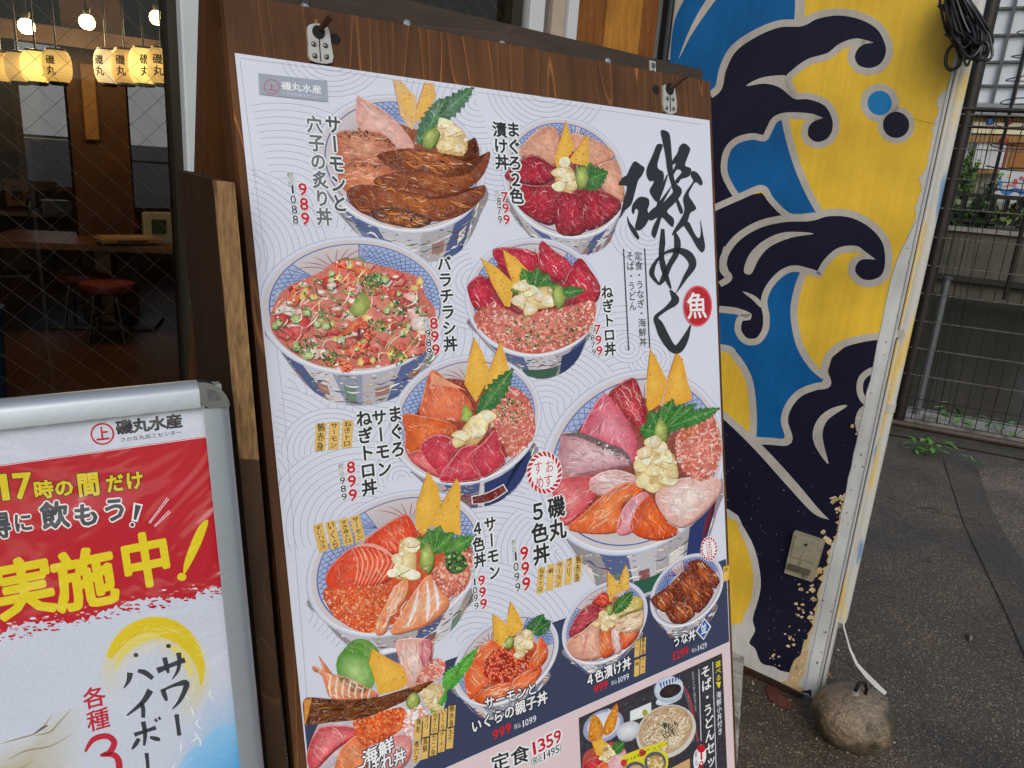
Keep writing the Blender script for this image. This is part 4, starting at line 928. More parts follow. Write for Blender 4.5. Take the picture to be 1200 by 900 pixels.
mb = MB(); mb.tube([fp(posts[0] - 3.8, 2.03, 0), fp(posts[0] + 2.7, 2.03, 0)], .014, 8); mb.tube([fp(posts[0] - 3.8, 1.93, 0), fp(posts[0] + 2.7, 1.93, 0)], .008, 8); mb.build('top_rail', fm, fence, True)
# a second small gauge panel, finer, tied in front of the lower half near the post
mb = MB()
for i in range(6): mb.tube([fp(posts[0] + .05 + i * .045, .05, .012), fp(posts[0] + .05 + i * .021, 2.0, .012)], .0014, 4, False)
mb.build('fine_wire', fm, fence)
# steel stanchion left of the view through the mesh (pale grey tube behind)
st2 = thing('steel_stanchion', 'pale grey steel tube standing just behind the dark fence post', 'post', fp(posts[0] + .14, -.2, -.2))
mb = MB(); mb.tube([fp(posts[0] + .12, -.3, -.25), fp(posts[0] + .12, .98, -.25)], .026, 12); mb.build('tube', plain('galvanised tube', '6f757a', .4, metal=.4), st2, True)
mb = MB(); mb.tube([fp(posts[0] + .12, .98, -.25), fp(posts[0] + .12, 1.0, -.25)], .03, 12); mb.build('cap', plain('tube cap', '4a4d50', .5), st2, True)
# rings of wire above the mesh: a coil standing on the fence line
coil = thing('wire_coil', 'stack of wire rings around a rod above the mesh fence', 'coil', fp(posts[0] + .30, 2.05, -.12))
mb = MB(); cu = posts[0] + .34
for i in range(9):
    z = 1.58 + i * .13; mb.tube([fp(cu + .16 * math.cos(a), z + .008 * math.sin(a * 2 + i), -.2 + .16 * math.sin(a)) for a in [2 * math.pi * j / 24 for j in range(25)]], .0035, 5, False)
mb.build('rings', plain('wire ring', '4c4a48', .4, metal=.5), coil, True)
mb = MB(); mb.tube([fp(cu - .1, 1.5, -.2), fp(cu - .1, 2.75, -.2)], .010, 8); mb.tube([fp(cu + .12, .9, -.2), fp(cu + .12, 2.75, -.2)], .014, 8); mb.build('rod', fm, coil, True)

# ------------------------------------------------------------------ canal, far bank
kn2 = fin
mb = MB(); a, b2 = FA - fdir * 3, FA + fdir * 14
def lip(o0, o1, z0, z1):
    mb.add([a + kn2 * o0 + Vector((0, 0, z0)), b2 + kn2 * o0 + Vector((0, 0, z0)), b2 + kn2 * o0 + Vector((0, 0, z1)), a + kn2 * o0 + Vector((0, 0, z1)), a + kn2 * o1 + Vector((0, 0, z0)), b2 + kn2 * o1 + Vector((0, 0, z0)), b2 + kn2 * o1 + Vector((0, 0, z1)), a + kn2 * o1 + Vector((0, 0, z1))], [(0, 1, 2, 3), (7, 6, 5, 4), (0, 4, 5, 1), (3, 2, 6, 7), (0, 3, 7, 4), (1, 5, 6, 2)])
lip(.05, .42, -2.0, .035)
tag(mb.build('canal_kerb', plain('pale kerb', '9d958a', .75, var=.15, scale=12, bump=.4, bscale=60, dirt='6a645a', dscale=5, dth=.5)), kind='structure')
wat, nt, b = nodes_mat('canal water'); b.inputs['Base Color'].default_value = (*hx('1c2018'), 1); b.inputs['Roughness'].default_value = .22
L = nt.links.new; tc = N(nt, 'ShaderNodeTexCoord'); no = N(nt, 'ShaderNodeTexNoise'); no.inputs['Scale'].default_value = 2.2; no.inputs['Detail'].default_value = 4; L(tc.outputs['Object'], no.inputs['Vector'])
bp = N(nt, 'ShaderNodeBump'); bp.inputs['Strength'].default_value = .25; bp.inputs['Distance'].default_value = .05; L(no.outputs[0], bp.inputs['Height']); L(bp.outputs[0], b.inputs['Normal'])
b.inputs['Specular IOR Level'].default_value = .10
far = CAM + Vector((f_.x, f_.y, 0)) * 0
azv = c2w(Vector((1150 - 600, 300 - 450, FPX))); azv.z = 0; azv.normalize()
FC = azv * 20.0; vpl = c2w(Vector((-900 - 600, 82 - 450, FPX))); vpl.z = 0; vpl = -vpl.normalized() if vpl.dot(r_) < 0 else vpl.normalized()
BK = Plane((FC.x, FC.y, 0), vpl, (0, 0, -1))
if BK.N.dot(-azv) < 0: raise RuntimeError('bank plane faces away')
w4 = [FA - fdir * 3 + kn2 * .42, FA + fdir * 20 + kn2 * .42, FC + vpl * 22, FC - vpl * 9]
sheet('water', [(p.x, p.y) for p in w4], -.62, wat)
def bk(x, y, h=0): return BK.at(x, y, h)
def bz(y, x=1150): return bk(x, y).z
zt_w = bz(273); zb_w = bz(331)
cwall = plain('stained canal concrete', '544f46', .85, var=.25, scale=2, dirt='3d4030', dscale=.8, dth=.5, stretch=(1, 1, .6))
def bslab(x0, x1, z0, z1, h0, h1, name, m, parent=None, label=None):
    mb = MB(); mb.box((0, 0, 0), (x1 - x0, h1 - h0, z1 - z0)); M = Matrix(((BK.U.x, -BK.N.x, 0, 0), (BK.U.y, -BK.N.y, 0, 0), (0, 0, 1, 0), (0, 0, 0, 1)))
    c = BK.O + BK.U * (x0 + x1) / 2 + BK.N * (h0 + h1) / 2 + Vector((0, 0, (z0 + z1) / 2))
    mb.v = [M @ v + c for v in mb.v]; return mb.build(name, m, parent, label=label)
o = bslab(-9, 22, -2.2, zt_w, -1.2, 0, 'canal_wall', cwall); tag(o, 'stained concrete retaining wall on the far side of the canal', 'wall')
bslab(-9, 22, zt_w, zt_w + .09, -1.2, .08, 'coping', plain('coping', '86827a', .8, var=.15), o)
bslab(-9, 22, zb_w - .02, zb_w + .10, 0, .16, 'ledge', plain('dark ledge', '24251f', .8), o)
bankm = plain('bank soil', '39371f', .9, var=.4); 
o = bslab(-9, 22, zt_w - .3, zt_w + .05, -9, -1.2, 'bank', bankm); o['kind'] = 'structure'
rail = thing('balustrade', 'black balustrade on top of the far canal wall', 'railing', bk(1150, 262))
zr0, zr1 = bz(262), bz(229)
bslab(-5, 10, zr1 - .05, zr1 + .04, -.42, -.34, 'top_rail', plain('black rail', '191917', .6), rail)
bslab(-5, 10, zr0 + .0, zr0 + .06, -.42, -.34, 'bottom_rail', plain('black rail', '191917', .6), rail)
mb = MB(); x = -3.0
while x < 4.5:
    c = BK.O + BK.U * x - BK.N * .38; mb.box((c.x, c.y, (zr0 + zr1) / 2), (.13, .05, zr1 - zr0)); x += .27
mb.build('baluster', plain('black rail', '191917', .6), rail)
# shrubs on the bank: leaf clumps
def shrub(name, px0, px1, py0, py1, h, n, cs, lb, cat='shrub', seed=1, size=.11, grp=None):
    rg = random.Random(seed); a, b2 = bk(px0, (py0 + py1) / 2, h), bk(px1, (py0 + py1) / 2, h); z1, z0 = bk((px0 + px1) / 2, py0, h).z, bk((px0 + px1) / 2, py1, h).z
    root = thing(name, lb, cat, ((a.x + b2.x) / 2, (a.y + b2.y) / 2, z0), grp)
    for ci, c in enumerate(cs):
        mb = MB()
        for i in range(n // len(cs)):
            t = rg.random(); z = z0 + (z1 - z0) * rg.random() ** 1.2 * (.75 + .35 * math.sin(t * 9 + seed)); dpt = rg.gauss(0, .22)
            p = a.lerp(b2, t); p = Vector((p.x, p.y, z)) - BK.N * dpt
            v = Vector((rg.gauss(0, 1), rg.gauss(0, 1), rg.gauss(0, .7) + .3)).normalized(); w_ = v.orthogonal().normalized(); w_.rotate(Matrix.Rotation(rg.uniform(0, 6), 3, v)); e_ = v.cross(w_); s_ = size * rg.uniform(.6, 1.4)
            mb.add([p - w_ * s_ * .9, p + e_ * s_ * .4, p + w_ * s_, p - e_ * s_ * .4], [(0, 1, 2, 3)])
        mb.build('foliage', plain('leaf ' + c, c, .55, var=.35, scale=6), root)
    mb = MB()
    for i in range(6):
        t = rg.random(); p = a.lerp(b2, t); mb.tube([(p.x, p.y, z0 - .1), (p.x + rg.gauss(0, .1), p.y + rg.gauss(0, .1), z0 + (z1 - z0) * .7)], [.02, .006], 5)
    mb.build('stem', plain('twig', '3a2c1c', .8), root)
shrub('shrub', 1108, 1165, 233, 262, -.9, 800, ['48602c', '30441e', '5e743a'], 'low green shrub behind the left part of the far balustrade', seed=2)
shrub('shrub', 1160, 1240, 232, 264, -.8, 900, ['4a602c', '2b3e1c', '66763c'], 'bushy green shrub behind the right part of the far balustrade', seed=3)
shrub('climbing_plant', 1120, 1142, 172, 228, -1.6, 700, ['3f5f26', '2c451a', '5d7a30'], 'tall climbing plant on the pale wall across the canal, left of the white banner', 'plant', seed=4, size=.08)
shrub('climbing_plant', 1157, 1170, 205, 232, -1.5, 260, ['34511f', '263c16'], 'small climbing plant between the pale wall and the colourful sign', 'plant', seed=5, size=.08)
# shop across the canal
shop = thing('canal_shop', 'pale shop across the canal with striped awning panels and an orange shutter', 'building', bk(1160, 235, -2.2))
def bq(px0, py0, px1, py1, h0, h1, name, m, parent=None, label=None):
    a, b2 = BK.loc(*(px0, py0)), BK.loc(*(px1, py1)); k0 = 1 + -h0 / 20 * .9
    c0, c1 = bk(px0, (py0 + py1) / 2, h1), bk(px1, (py0 + py1) / 2, h1); z1 = bk((px0 + px1) / 2, py0, h1).z; z0 = bk((px0 + px1) / 2, py1, h1).z
    x0, x1 = (c0 - BK.O).dot(BK.U), (c1 - BK.O).dot(BK.U)
    return bslab(x0, x1, z0, z1, h0, h1, name, m, parent, label)
bq(1040, -260, 1330, 238, -3.2, -2.2, 'wall', plain('pale siding', 'cfd0ce', .7, var=.08, scale=3), shop)
bq(1125, 190, 1166, 236, -2.2, -2.12, 'block_wall', plain('old block', '8f8c78', .8, var=.2, scale=8), shop)
bq(1140, 156, 1178, 194, -2.12, -2.0, 'banner', plain('white banner', 'c6c8ca', .6, var=.04), shop, label='white banner panel')
bq(1178, 160, 1181, 200, -2.12, -1.98, 'post', plain('red post', '8e3a20', .6), shop)
bq(1182, 142, 1330, 200, -2.2, -2.1, 'lattice_panel', plain('cream panel', 'c8b684', .7), shop)
bq(1186, 163, 1330, 195, -2.1, -2.02, 'shutter', plain('ochre shutter', '9a6426', .6, var=.1), shop, label='ochre brown shutter')
bq(1136, 136, 1330, 151, -2.12, -1.9, 'sign_board', plain('cream light sign', 'e6dcb8', .5, var=.03), shop, label='long cream sign board')
mb_s = plain('slat orange', 'b08a5c', .6)
for k, (ya, yb) in enumerate(((128, 137), (151, 160), (195, 200))):
    mb = MB(); x = 1134
    while x < 1290:
        a = bk(x, (ya + yb) / 2, -1.96); z1, z0 = bk(x, ya, -1.96).z, bk(x, yb, -1.96).z; mb.box((a.x, a.y, (z0 + z1) / 2), (.06, .06, z1 - z0)); x += 5.2
    mb.build('slats', mb_s, shop)
for k, (x, y, c) in enumerate(((1159, 133, '3a64c0'), (1183, 133, 'a02828'), (1177, 158, 'a02828'))):
    a = bk(x, y, -1.9); mb = MB(); mb.lathe([(0, -.09), (.07, -.06), (.08, 0), (.07, .06), (0, .09)], a, 12); mb.build('bracket_lamp', plain('lamp ' + c, c, .4), shop, True)
# canopy frame above
gm = plain('grey steel frame', '5b5e60', .5, metal=.3); ww = plain('frosted pane', 'd2dae2', .3, var=.05)
bq(1120, 112, 1330, 128, -2.2, -1.7, 'canopy', plain('grey canopy', '8a8c8e', .6), shop)
for x in (1137, 1158, 1186, 1214, 1250):
    bq(x, -120, x + 4.2, 112, -2.2, -2.08, 'mullion', gm, shop)
for y in (-60, -20, 16, 52, 84):
    bq(1132, y, 1330, y + 3.2, -2.2, -2.1, 'transom', gm, shop)
bq(1138, -120, 1330, 108, -2.2, -2.19, 'glazing', ww, shop)
bq(1121, 70, 1131, 120, -2.2, -1.95, 'vertical_sign', plain('brown sign', '5a5048', .6), shop)
sg = thing('painted_panel', 'white panel painted with loose blue and red swirls by the far railing', 'sign', bk(1190, 230, -1.3))
b0 = bq(1168, 198, 1225, 229, -1.36, -1.3, 'panel', plain('panel white', 'c4c8ce', .6, var=.04), sg)
SP = Plane(BK.O + BK.N * -1.295, BK.U, (0, 0, -1)); SA = Art(SP, k=1.2, step=.002, base=.002)
SA.stroke([(1172, 222), (1180, 226), (1190, 222), (1200, 226), (1215, 220)], [2, 6, 4, 5, 2], '3a6cb0', 1); SA.stroke([(1170, 208), (1173, 215), (1172, 222)], [1, 4, 2], '4a80b8', 1)
SA.ell(1190, 213, 2.6, 3.6, 'c04048', 2); SA.ell(1197, 209, 2.2, 2.5, 'b04a68', 2); SA.stroke([(1176, 219), (1184, 217), (1192, 219)], [1, 2.4, 1], 'c86060', 2); SA.ell(1174, 204, 3, 2, '5f9a58', 2); SA.ell(1183, 206, 1.8, 2, 'd8b040', 2); SA.ell(1205, 216, 3, 2, '4a80b8', 2)
SA.build('swirls', print_mat('panel ink', .5), sg)

# ------------------------------------------------------------------ weeds by the fence foot
def weed(px, py, n, s, lb, seed, cols=('4a7a2c', '5f9438')):
    rg = random.Random(seed); p = onz(px, py, .0); root = thing('weed', lb, 'plant', (p.x, p.y, 0))
    mbl = [MB(), MB()]; sb = MB()
    for i in range(n):
        a = rg.uniform(0, 6.28); l = s * rg.uniform(.5, 1.2); d = Vector((math.cos(a), math.sin(a), 0)); base = p + Vector((rg.gauss(0, s * .25), rg.gauss(0, s * .25), 0)); tip = base + d * l * .7 + Vector((0, 0, l * rg.uniform(.4, 1)))
        sb.tube([base, base.lerp(tip, .5) + Vector((0, 0, .01)), tip], .0016, 4, False)
        lw = s * rg.uniform(.22, .4); ld = (d + Vector((rg.gauss(0, .4), rg.gauss(0, .4), rg.uniform(-.2, .5)))).normalized(); sd = ld.cross(Vector((0, 0, 1))).normalized(); up_ = sd.cross(ld)
        L_ = lw * 2; pts = []
        for t, w_ in ((0, .05), (.3, .42), (.6, .46), (.85, .25), (1, .02)): pts.append((t, w_))
        vs = []; fs = []
        for t, w_ in pts:
            c = tip + ld * t * L_ - up_ * (t * t) * .25 * L_
            vs += [c - sd * w_ * lw + up_ * .1 * lw * w_, c - up_ * .04 * lw, c + sd * w_ * lw + up_ * .1 * lw * w_]
        for j in range(4): fs += [(j * 3, j * 3 + 1, j * 3 + 4, j * 3 + 3), (j * 3 + 1, j * 3 + 2, j * 3 + 5, j * 3 + 4)]
        mbl[i % 2].add(vs, fs)
    for k in (0, 1): mbl[k].build('leaves', plain('weed leaf %d' % k, cols[k], .5, var=.25, scale=30), root, True)
    sb.build('stem', plain('weed stem', '4c6a2a', .6), root)
weed(1088, 531, 20, .095, 'broad leaved green weed growing in the pavement edge, largest of the weeds', 1)
weed(1072, 530, 7, .07, 'tiny weed just left of the broad leaved one', 2)
weed(1145, 548, 6, .06, 'tiny weed alone on the pavement crack right of the broad leaved one', 3)
weed(1121, 498, 12, .13, 'thin weed growing up through the mesh at the fence foot', 4, ('3f6a26', '5a8a34'))
weed(1170, 514, 9, .12, 'low grassy weed under the mesh at the right edge of the photo', 5, ('55842a', '6c9a3a'))
# ================================================================== TALL MENU BOARD
LEAN = R_(14)
PO = Vector((0.20243, 0.72941, 1.57779))
PP_ = Plane(PO, (1, 0, 0), (0, -math.sin(LEAN), -math.cos(LEAN)))          # face of the printed sheet
def bp_(u, w, h=0): return PP_.O + PP_.U * u + PP_.W * w + PP_.N * h
foot = bp_(.31, 1.62, -.1)
board = thing('menu_signboard', 'tall brown plywood signboard carrying a large poster of rice bowls', 'signboard', (foot.x, foot.y, 0))
plyw = wood('stained plywood', '5a3a22', 'b8783e', 'Y', 9, .6, .95, 2.6)
darkw = wood('dark weathered rail', '45382e', '6a5444', 'X', 5, .6, .5)
stile_m = wood('dark stile', '52341c', '7a4e26', 'Y', 5, .55, .5)
TH = .012
def pslab(pts, h0, h1, name, m, parent, label=None):
    """slab on the board plane from photo outline"""
    pts = [PP_.loc(*p) for p in pts]; mb = MB(); mb.prism(pts, h0, h1, PP_.M); return mb.build(name, m, parent, M=PP_.M, label=label)
# corner points of the sheet (extended below the frame)
sTL, sTR = PP_.uv(275, 62), PP_.uv(831.5, 141)
sl = ((PP_.uv(360, 899)[0] - sTL[0]) / (PP_.uv(360, 899)[1] - sTL[1])); sr = ((PP_.uv(861, 900)[0] - sTR[0]) / (PP_.uv(861, 900)[1] - sTR[1]))
WEND = 1.18
sheet_uv = [(sTL[0], sTL[1]), (sTR[0], sTR[1]), (sTR[0] + sr * (WEND - sTR[1]), WEND), (sTL[0] + sl * (WEND - sTL[1]), WEND)]
# plywood panel behind it
bTL, bTR = PP_.uv(262, -4), PP_.uv(834, 95)
pan = [(bTL[0], -min(bTL[1], bTR[1])), (bTR[0], -bTR[1]), (sTR[0] + .007 + sr * 1.2, -1.26), (sTL[0] - .016 + sl * 1.2, -1.26)]
mb = MB(); mb.prism(pan, -.0025 - TH, -.0025, PP_.M); panel = mb.build('plywood_panel', plyw, board, M=PP_.M)
mb = MB()
for u, w in ((-.004, -.048), (.134, -.03), (.52, -.028)): pass
# top rail of the rear leaf
rail_pts = [(262, -62), (835, 77), (835.5, 97), (262, 20)]
a0, a1, a2, a3 = [PP_.loc(*p) for p in rail_pts]
mb = MB(); mb.prism([(a0[0] + .012, a0[1]), (a1[0], a1[1]), (a1[0], a2[1] - .03), (a0[0] + .012, a3[1] - .03)], -.05, -.0175, PP_.M); trail = mb.build('top_rail', darkw, board, M=PP_.M)
# stiles of the front leaf, behind the panel, and the spread rear legs
uL, uR = bTL[0] + .002, bTR[0] - .03
for u in (uL, uR):
    mb = MB(); mb.prism([(u, .03), (u + .03, .03), (u + .03 + .008, -1.56), (u + .008, -1.56)], -.050, -.0155, PP_.M); mb.build('stile', stile_m, board, M=PP_.M)
mb = MB(); mb.prism([(uL + .04, -1.2), (uR, -1.2), (uR, -1.25), (uL + .04, -1.25)], -.05, -.0155, PP_.M); mb.build('lower_rail', stile_m, board, M=PP_.M)
top_r = bp_(uL + .012, .0, -.075)
RP = Plane(bp_(0, -.045, -.052), (1, 0, 0), (0, math.sin(R_(17)), -math.cos(R_(17))))
for u in (uL - .004, uR):
    tp_ = .09 if u < uR else -.01
    mb = MB(); mb.prism([(u, tp_), (u + .034, tp_), (u + .034, -1.66), (u, -1.66)], -.034, 0, RP.M); mb.build('rear_leg', stile_m, board, M=RP.M)
mb = MB(); mb.prism([(uL + .03, -1.0), (uR, -1.0), (uR, -1.05), (uL + .03, -1.05)], -.03, -.004, RP.M); mb.build('rear_rail', stile_m, board, M=RP.M)
# hanger plates with screws, hooks and hinge
chrome = plain('worn chrome', 'c4c1b8', .38, metal=.35, var=.15, scale=60, dirt='5d4e3a', dscale=60, dth=.6)
screwm = plain('screw head', '7c7468', .3, metal=.9)
darkh = plain('hole dark', '0c0806', .8, var=0)
def hanger(q, hole, screws, slit, label):
    """q: outline; everything given where it is seen on the board face"""
    pts = smooth(q, 3) if len(q) > 6 else q
    mb = MB(); mb.prism([PP_.loc(*p) for p in pts], -.0024, .0006, PP_.M); hp = mb.build('hanger_plate', chrome, board, M=PP_.M, label=label)
    u, w = PP_.uv(*hole[0]); mb = MB(); mb.lathe([(0, .0), (hole[1], 0.0), (hole[1], .0006), (0, .0006)], bp_(u, w, .0006), 18, PP_.M.to_3x3().to_4x4()); mb.build('hole', darkh, hp, M=PP_.M)
    for s_ in screws:
        u, w = PP_.uv(*s_); mb = MB(); mb.lathe([(0, .0014), (.0014, .0013), (.0022, .0008), (.0026, 0)], bp_(u, w, .0006), 14, PP_.M.to_3x3().to_4x4())
        mb.build('screw', screwm, hp, True, M=PP_.M)
    if slit:
        mb = MB(); mb.prism([PP_.loc(*p) for p in slit], .0006, .0009, PP_.M); mb.build('seam', darkh, hp, M=PP_.M)
    return hp
S4 = lambda x, y: (180 + x / 4, y / 4)
hanger([S4(720, 150), S4(724, 122), (S4(745, 112)), S4(775, 112), S4(805, 122), S4(822, 145), S4(830, 200), S4(836, 294), S4(735, 283), S4(725, 215)], (S4(772, 152), .0062), [S4(750, 208), S4(805, 215), S4(755, 263), S4(810, 268)], [S4(772, 178), S4(777, 178), S4(784, 288), S4(780, 288)], 'worn metal hanger plate near the left end of the board')
S3 = lambda x, y: (480 + x / 3.158, y / 3.158)
hanger([S3(938, 325), S3(945, 314), S3(960, 311), S3(975, 316), S3(982, 330), S3(986, 415), S3(942, 411)], (S3(961, 330), .0075), [S3(952, 365), S3(973, 368), S3(950, 400), S3(975, 403)], [S3(961, 345), S3(963, 345), S3(966, 412), S3(963, 412)], 'worn metal hanger plate near the right end of the board')
for s_, r in ((S4(856, 178), .0052), (S3(917, 330), .006)):
    u, w = PP_.uv(*s_); mb = MB(); mb.lathe([(0, .0), (r, 0.0), (r, .0004), (0, .0004)], bp_(u, w, -.0024), 16, PP_.M.to_3x3().to_4x4()); mb.build('drill_hole', darkh, board, M=PP_.M)
# bolts poking through the plates
for s_, e_ in ((S4(772, 150), S4(800, 108)), (S3(962, 332), S3(990, 295))):
    a, b2 = PP_.at(*s_, -.004), PP_.at(*e_, .016); mb = MB(); mb.tube([a, a.lerp(b2, .6), b2], .0028, 8); mb.build('bolt', plain('rusty bolt', '4a3526', .5, metal=.5, var=.3), board, True)
# upper hooks on the rail
u, w = PP_.uv(*S4(735, 10)); c = bp_(u, w, -.0165)
mb = MB(); mb.prism([PP_.loc(*S4(718, -40)), PP_.loc(*S4(752, -38)), PP_.loc(*S4(756, 46)), PP_.loc(*S4(716, 42))], -.017, -.0145, PP_.M); hk1 = mb.build('hook_plate', plain('dark hook plate', '4a4038', .4, metal=.6), board, M=PP_.M)
mb = MB(); mb.lathe([(0, .003), (.003, .0026), (.0045, .0), (.005, 0)], bp_(u, w, -.0145), 14, PP_.M.to_3x3().to_4x4()); mb.build('screw', plain('zinc screw', 'b4b2ae', .3, metal=.8), hk1, True, M=PP_.M)
mb = MB(); mb.tube([PP_.at(*S4(757, 36), -.012), PP_.at(*S4(764, 70), -.006), PP_.at(*S4(768, 112), -.001)], .0018, 6); mb.build('cord', plain('twine', '7a6038', .8), board, True)
mb = MB(); mb.prism([PP_.loc(*S3(922, 208)), PP_.loc(*S3(943, 213)), PP_.loc(*S3(945, 270)), PP_.loc(*S3(923, 266))], -.0175, -.0155, PP_.M); hk2 = mb.build('hook_plate', chrome, board, M=PP_.M)
for y in (228, 255):
    u, w = PP_.uv(*S3(934, y)); mb = MB(); mb.lathe([(0, .0015), (.003, .0012), (.004, .0)], bp_(u, w, -.0155), 12, PP_.M.to_3x3().to_4x4()); mb.build('screw', screwm, hk2, True, M=PP_.M)
for s_ in (S3(20, 63), S3(376, 143), S3(770, 209)):
    u, w = PP_.uv(*s_); mb = MB(); mb.lathe([(0, .0018), (.003, .0014), (.0042, .0)], bp_(u, w, -.0173), 12, PP_.M.to_3x3().to_4x4()); mb.build('rail_screw', plain('zinc screw', 'b4b2ae', .3, metal=.8), board, True, M=PP_.M)

# ---- the plank with the raw edge standing between the two signs
pk = thing('plywood_plank', 'dark stained plank with a raw pale plywood edge standing behind the aluminium sign', 'plank', (.1, .95, 0))
eL, eR = rayat(250, 211, .615), rayat(275, 214, .62)
bL, bR = rayat(295.5, 700, .665), rayat(318, 700, .67)
dn = (bL - eL) * (eL.z / (eL.z - bL.z)); dn2 = (bR - eR) * (eR.z / (eR.z - bR.z))
back_up = Vector((.015, .205, .0))
def hexa(A, B, C, D, E_, F_, G, H): return MB().add([A, B, C, D, E_, F_, G, H], [(0, 1, 2, 3), (7, 6, 5, 4), (0, 4, 5, 1), (1, 5, 6, 2), (2, 6, 7, 3), (3, 7, 4, 0)])
g = .003
mb = hexa(eL + Vector((0, g, 0)), eR + Vector((0, g, 0)), eR + dn2 + Vector((0, g, 0)), eL + dn + Vector((0, g, 0)), eL + back_up, eR + back_up, eR + dn2 + back_up, eL + dn + back_up)
mb.build('face', wood('mottled dark stain', '3a2718', '241811', 'Z', 4, .6, .5, 1.5), pk)
kf = (521 - 214) / (700 - 214) * 1.03
mA, mB2 = eL + (bL - eL) * kf, eR + (bR - eR) * kf
mb = hexa(eL, eR, mB2, mA, eL + Vector((0, g, 0)), eR + Vector((0, g, 0)), mB2 + Vector((0, g, 0)), mA + Vector((0, g, 0)))
mb.build('raw_edge', plain('raw plywood edge', '86653d', .75, var=.45, scale=330, stretch=(1, 1, .025), bump=.4, bscale=300, dirt='4a3219', dscale=120, dth=.56), pk, label='raw pale plywood edge')
mb = hexa(mA, mB2, eR + dn2, eL + dn, mA + Vector((0, g, 0)), mB2 + Vector((0, g, 0)), eR + dn2 + Vector((0, g, 0)), eL + dn + Vector((0, g, 0)))
mb.build('stained_edge', wood('stained edge', '3f2b1a', '6a4a28', 'Z', 10, .6, .6, 3), pk)
# second darker panel between plank and board (side cheek of the rear leaf)

# ------------------------------------------------------------------ the printed sheet
pm_ = print_mat('poster print', .40, .3, .04, gs=500, crinkle=.3, patchy=.03)
fm_ = print_mat('food print', .40, .15, .05, gs=600, crinkle=.12, food=1)
base = Art(PP_, k=1.16)
def uvpx(uv): return PP_.px(*uv)
base.raw([uvpx(q) for q in sheet_uv], [(0, 1, 2, 3)], [base.c('d0d4e1')] * 4, 0)
rg = random.Random(21)
# thin grey wave lines: fans of concentric arcs, each fan covering part of the one below
def fan(cx, cy, r0, r1, a0, a1, n, L, sq=1.0, tilt=0, c='959daa', w=.6):
    ctr = (cx, cy)
    def pt(r, a):
        x, y = r * math.cos(a), r * math.sin(a) * sq
        return cx + x * math.cos(tilt) - y * math.sin(tilt), cy + x * math.sin(tilt) + y * math.cos(tilt)
    m = 26; A_ = [a0 + (a1 - a0) * i / m for i in range(m + 1)]
    out = [pt(r1, a) for a in A_] + [pt(r0, a) for a in reversed(A_)]
    out = [clampp(p) for p in out]
    base.poly(out, 'd0d4e1', L)
    for i in range(n + 1):
        r = r0 + (r1 - r0) * i / n
        seg = [pt(r, a) for a in A_]
        seg = [p for p in seg if okp(p)]
        if len(seg) > 2: base.stroke(seg, w, c, L + .4, sm=False)
lim = [uvpx(q) for q in sheet_uv]
def okp(p): return inside(p, lim)
def clampp(p):
    u, w = PP_.uv(*p); t = w / WEND
    u = min(max(u, sTL[0] + sl * w + .0015), sTR[0] + sr * w - .0015); w = min(max(w, .0015), WEND - .002); return PP_.px(u, w)
fans = [(390, 60, 6, 62, .1, 2.9, 8), (330, 250, 20, 150, -1.9, .2, 14), (260, 300, 30, 125, -1.5, .35, 12), (560, 120, 4, 95, 1.2, 4.4, 12), (640, 100, 10, 70, .3, 3.1, 9), (585, 175, 8, 70, 0.3, 3.2, 9),
        (330, 460, 20, 170, -1.3, .6, 16), (460, 390, 15, 120, -.3, 1.9, 12), (300, 560, 20, 130, -1.4, .4, 13), (430, 620, 20, 120, 2.7, 5.0, 12), (560, 330, 6, 66, 1.6, 4.4, 9), (390, 530, 6, 60, 2.9, 5.6, 8),
        (740, 470, 20, 130, 2.6, 4.6, 13), (640, 480, 10, 95, 3.2, 5.6, 11), (600, 600, 14, 110, 2.2, 5.2, 13), (580, 690, 14, 130, 3.6, 6.0, 14), (660, 650, 10, 80, 1.7, 3.9, 10), (560, 760, 20, 120, 3.4, 6.0, 13), (350, 720, 16, 90, -1.2, .7, 10),
        (760, 420, 4, 26, 0, 6.2, 4), (735, 408, 3, 20, 0, 6.2, 3), (470, 560, 4, 34, 2.6, 6.0, 5), (760, 270, 8, 46, .6, 3.3, 6)]
for i, (x, y, r0, r1, a0, a1, n) in enumerate(fans): fan(x, y, r0, r1, a0, a1, n, 1 + i * .9, sq=.86, tilt=.1)
# fold line near the edge of the laminate, navy and pink fields below
for a, b2 in (((281, 70), (332, 470)), ((332, 470), (363, 860))): base.stroke([a, b2], .5, '9aa0ac', 23)
base.stroke([(281, 68), (400, 84), (560, 108), (700, 128), (823, 146)], .5, 'aab0ba', 23)
def bandpx(pts, L, c): base.poly([clampp(p) for p in pts], c, L)
bandpx([(330, 842), (520, 775), (660, 725), (756, 690), (870, 648), (890, 740), (857, 750.6), (560, 882.8), (470, 923), (330, 990)], 24, '39415a')
lo = [clampp(p) for p in ((857.5, 751.4), (560, 883.6), (470, 923.8), (330, 990))]
r_b, l_b = uvpx(sheet_uv[2]), uvpx(sheet_uv[3])
base.poly([clampp((895, 734))] + lo + [l_b, r_b], 'd9c4c6', 24.5)
for i in range(46):   # faint scallops in the navy field
    t = rg.random(); x = 380 + 470 * t; y = 860 - 170 * t + rg.uniform(-60, 30)
    if inside((x, y), [(330, 842), (856, 655), (857, 745), (560, 880), (340, 980)]): 
        for r in (4, 7, 10): base.stroke([clampp((x + r * math.cos(a), y + r * .8 * math.sin(a))) for a in [3.5 + .4 * k for k in range(6)]], .5, '454e68', 25, sm=False)
sheet_o = base.build('poster', pm_, board, 'white poster printed with seafood rice bowls, prices and brush lettering')

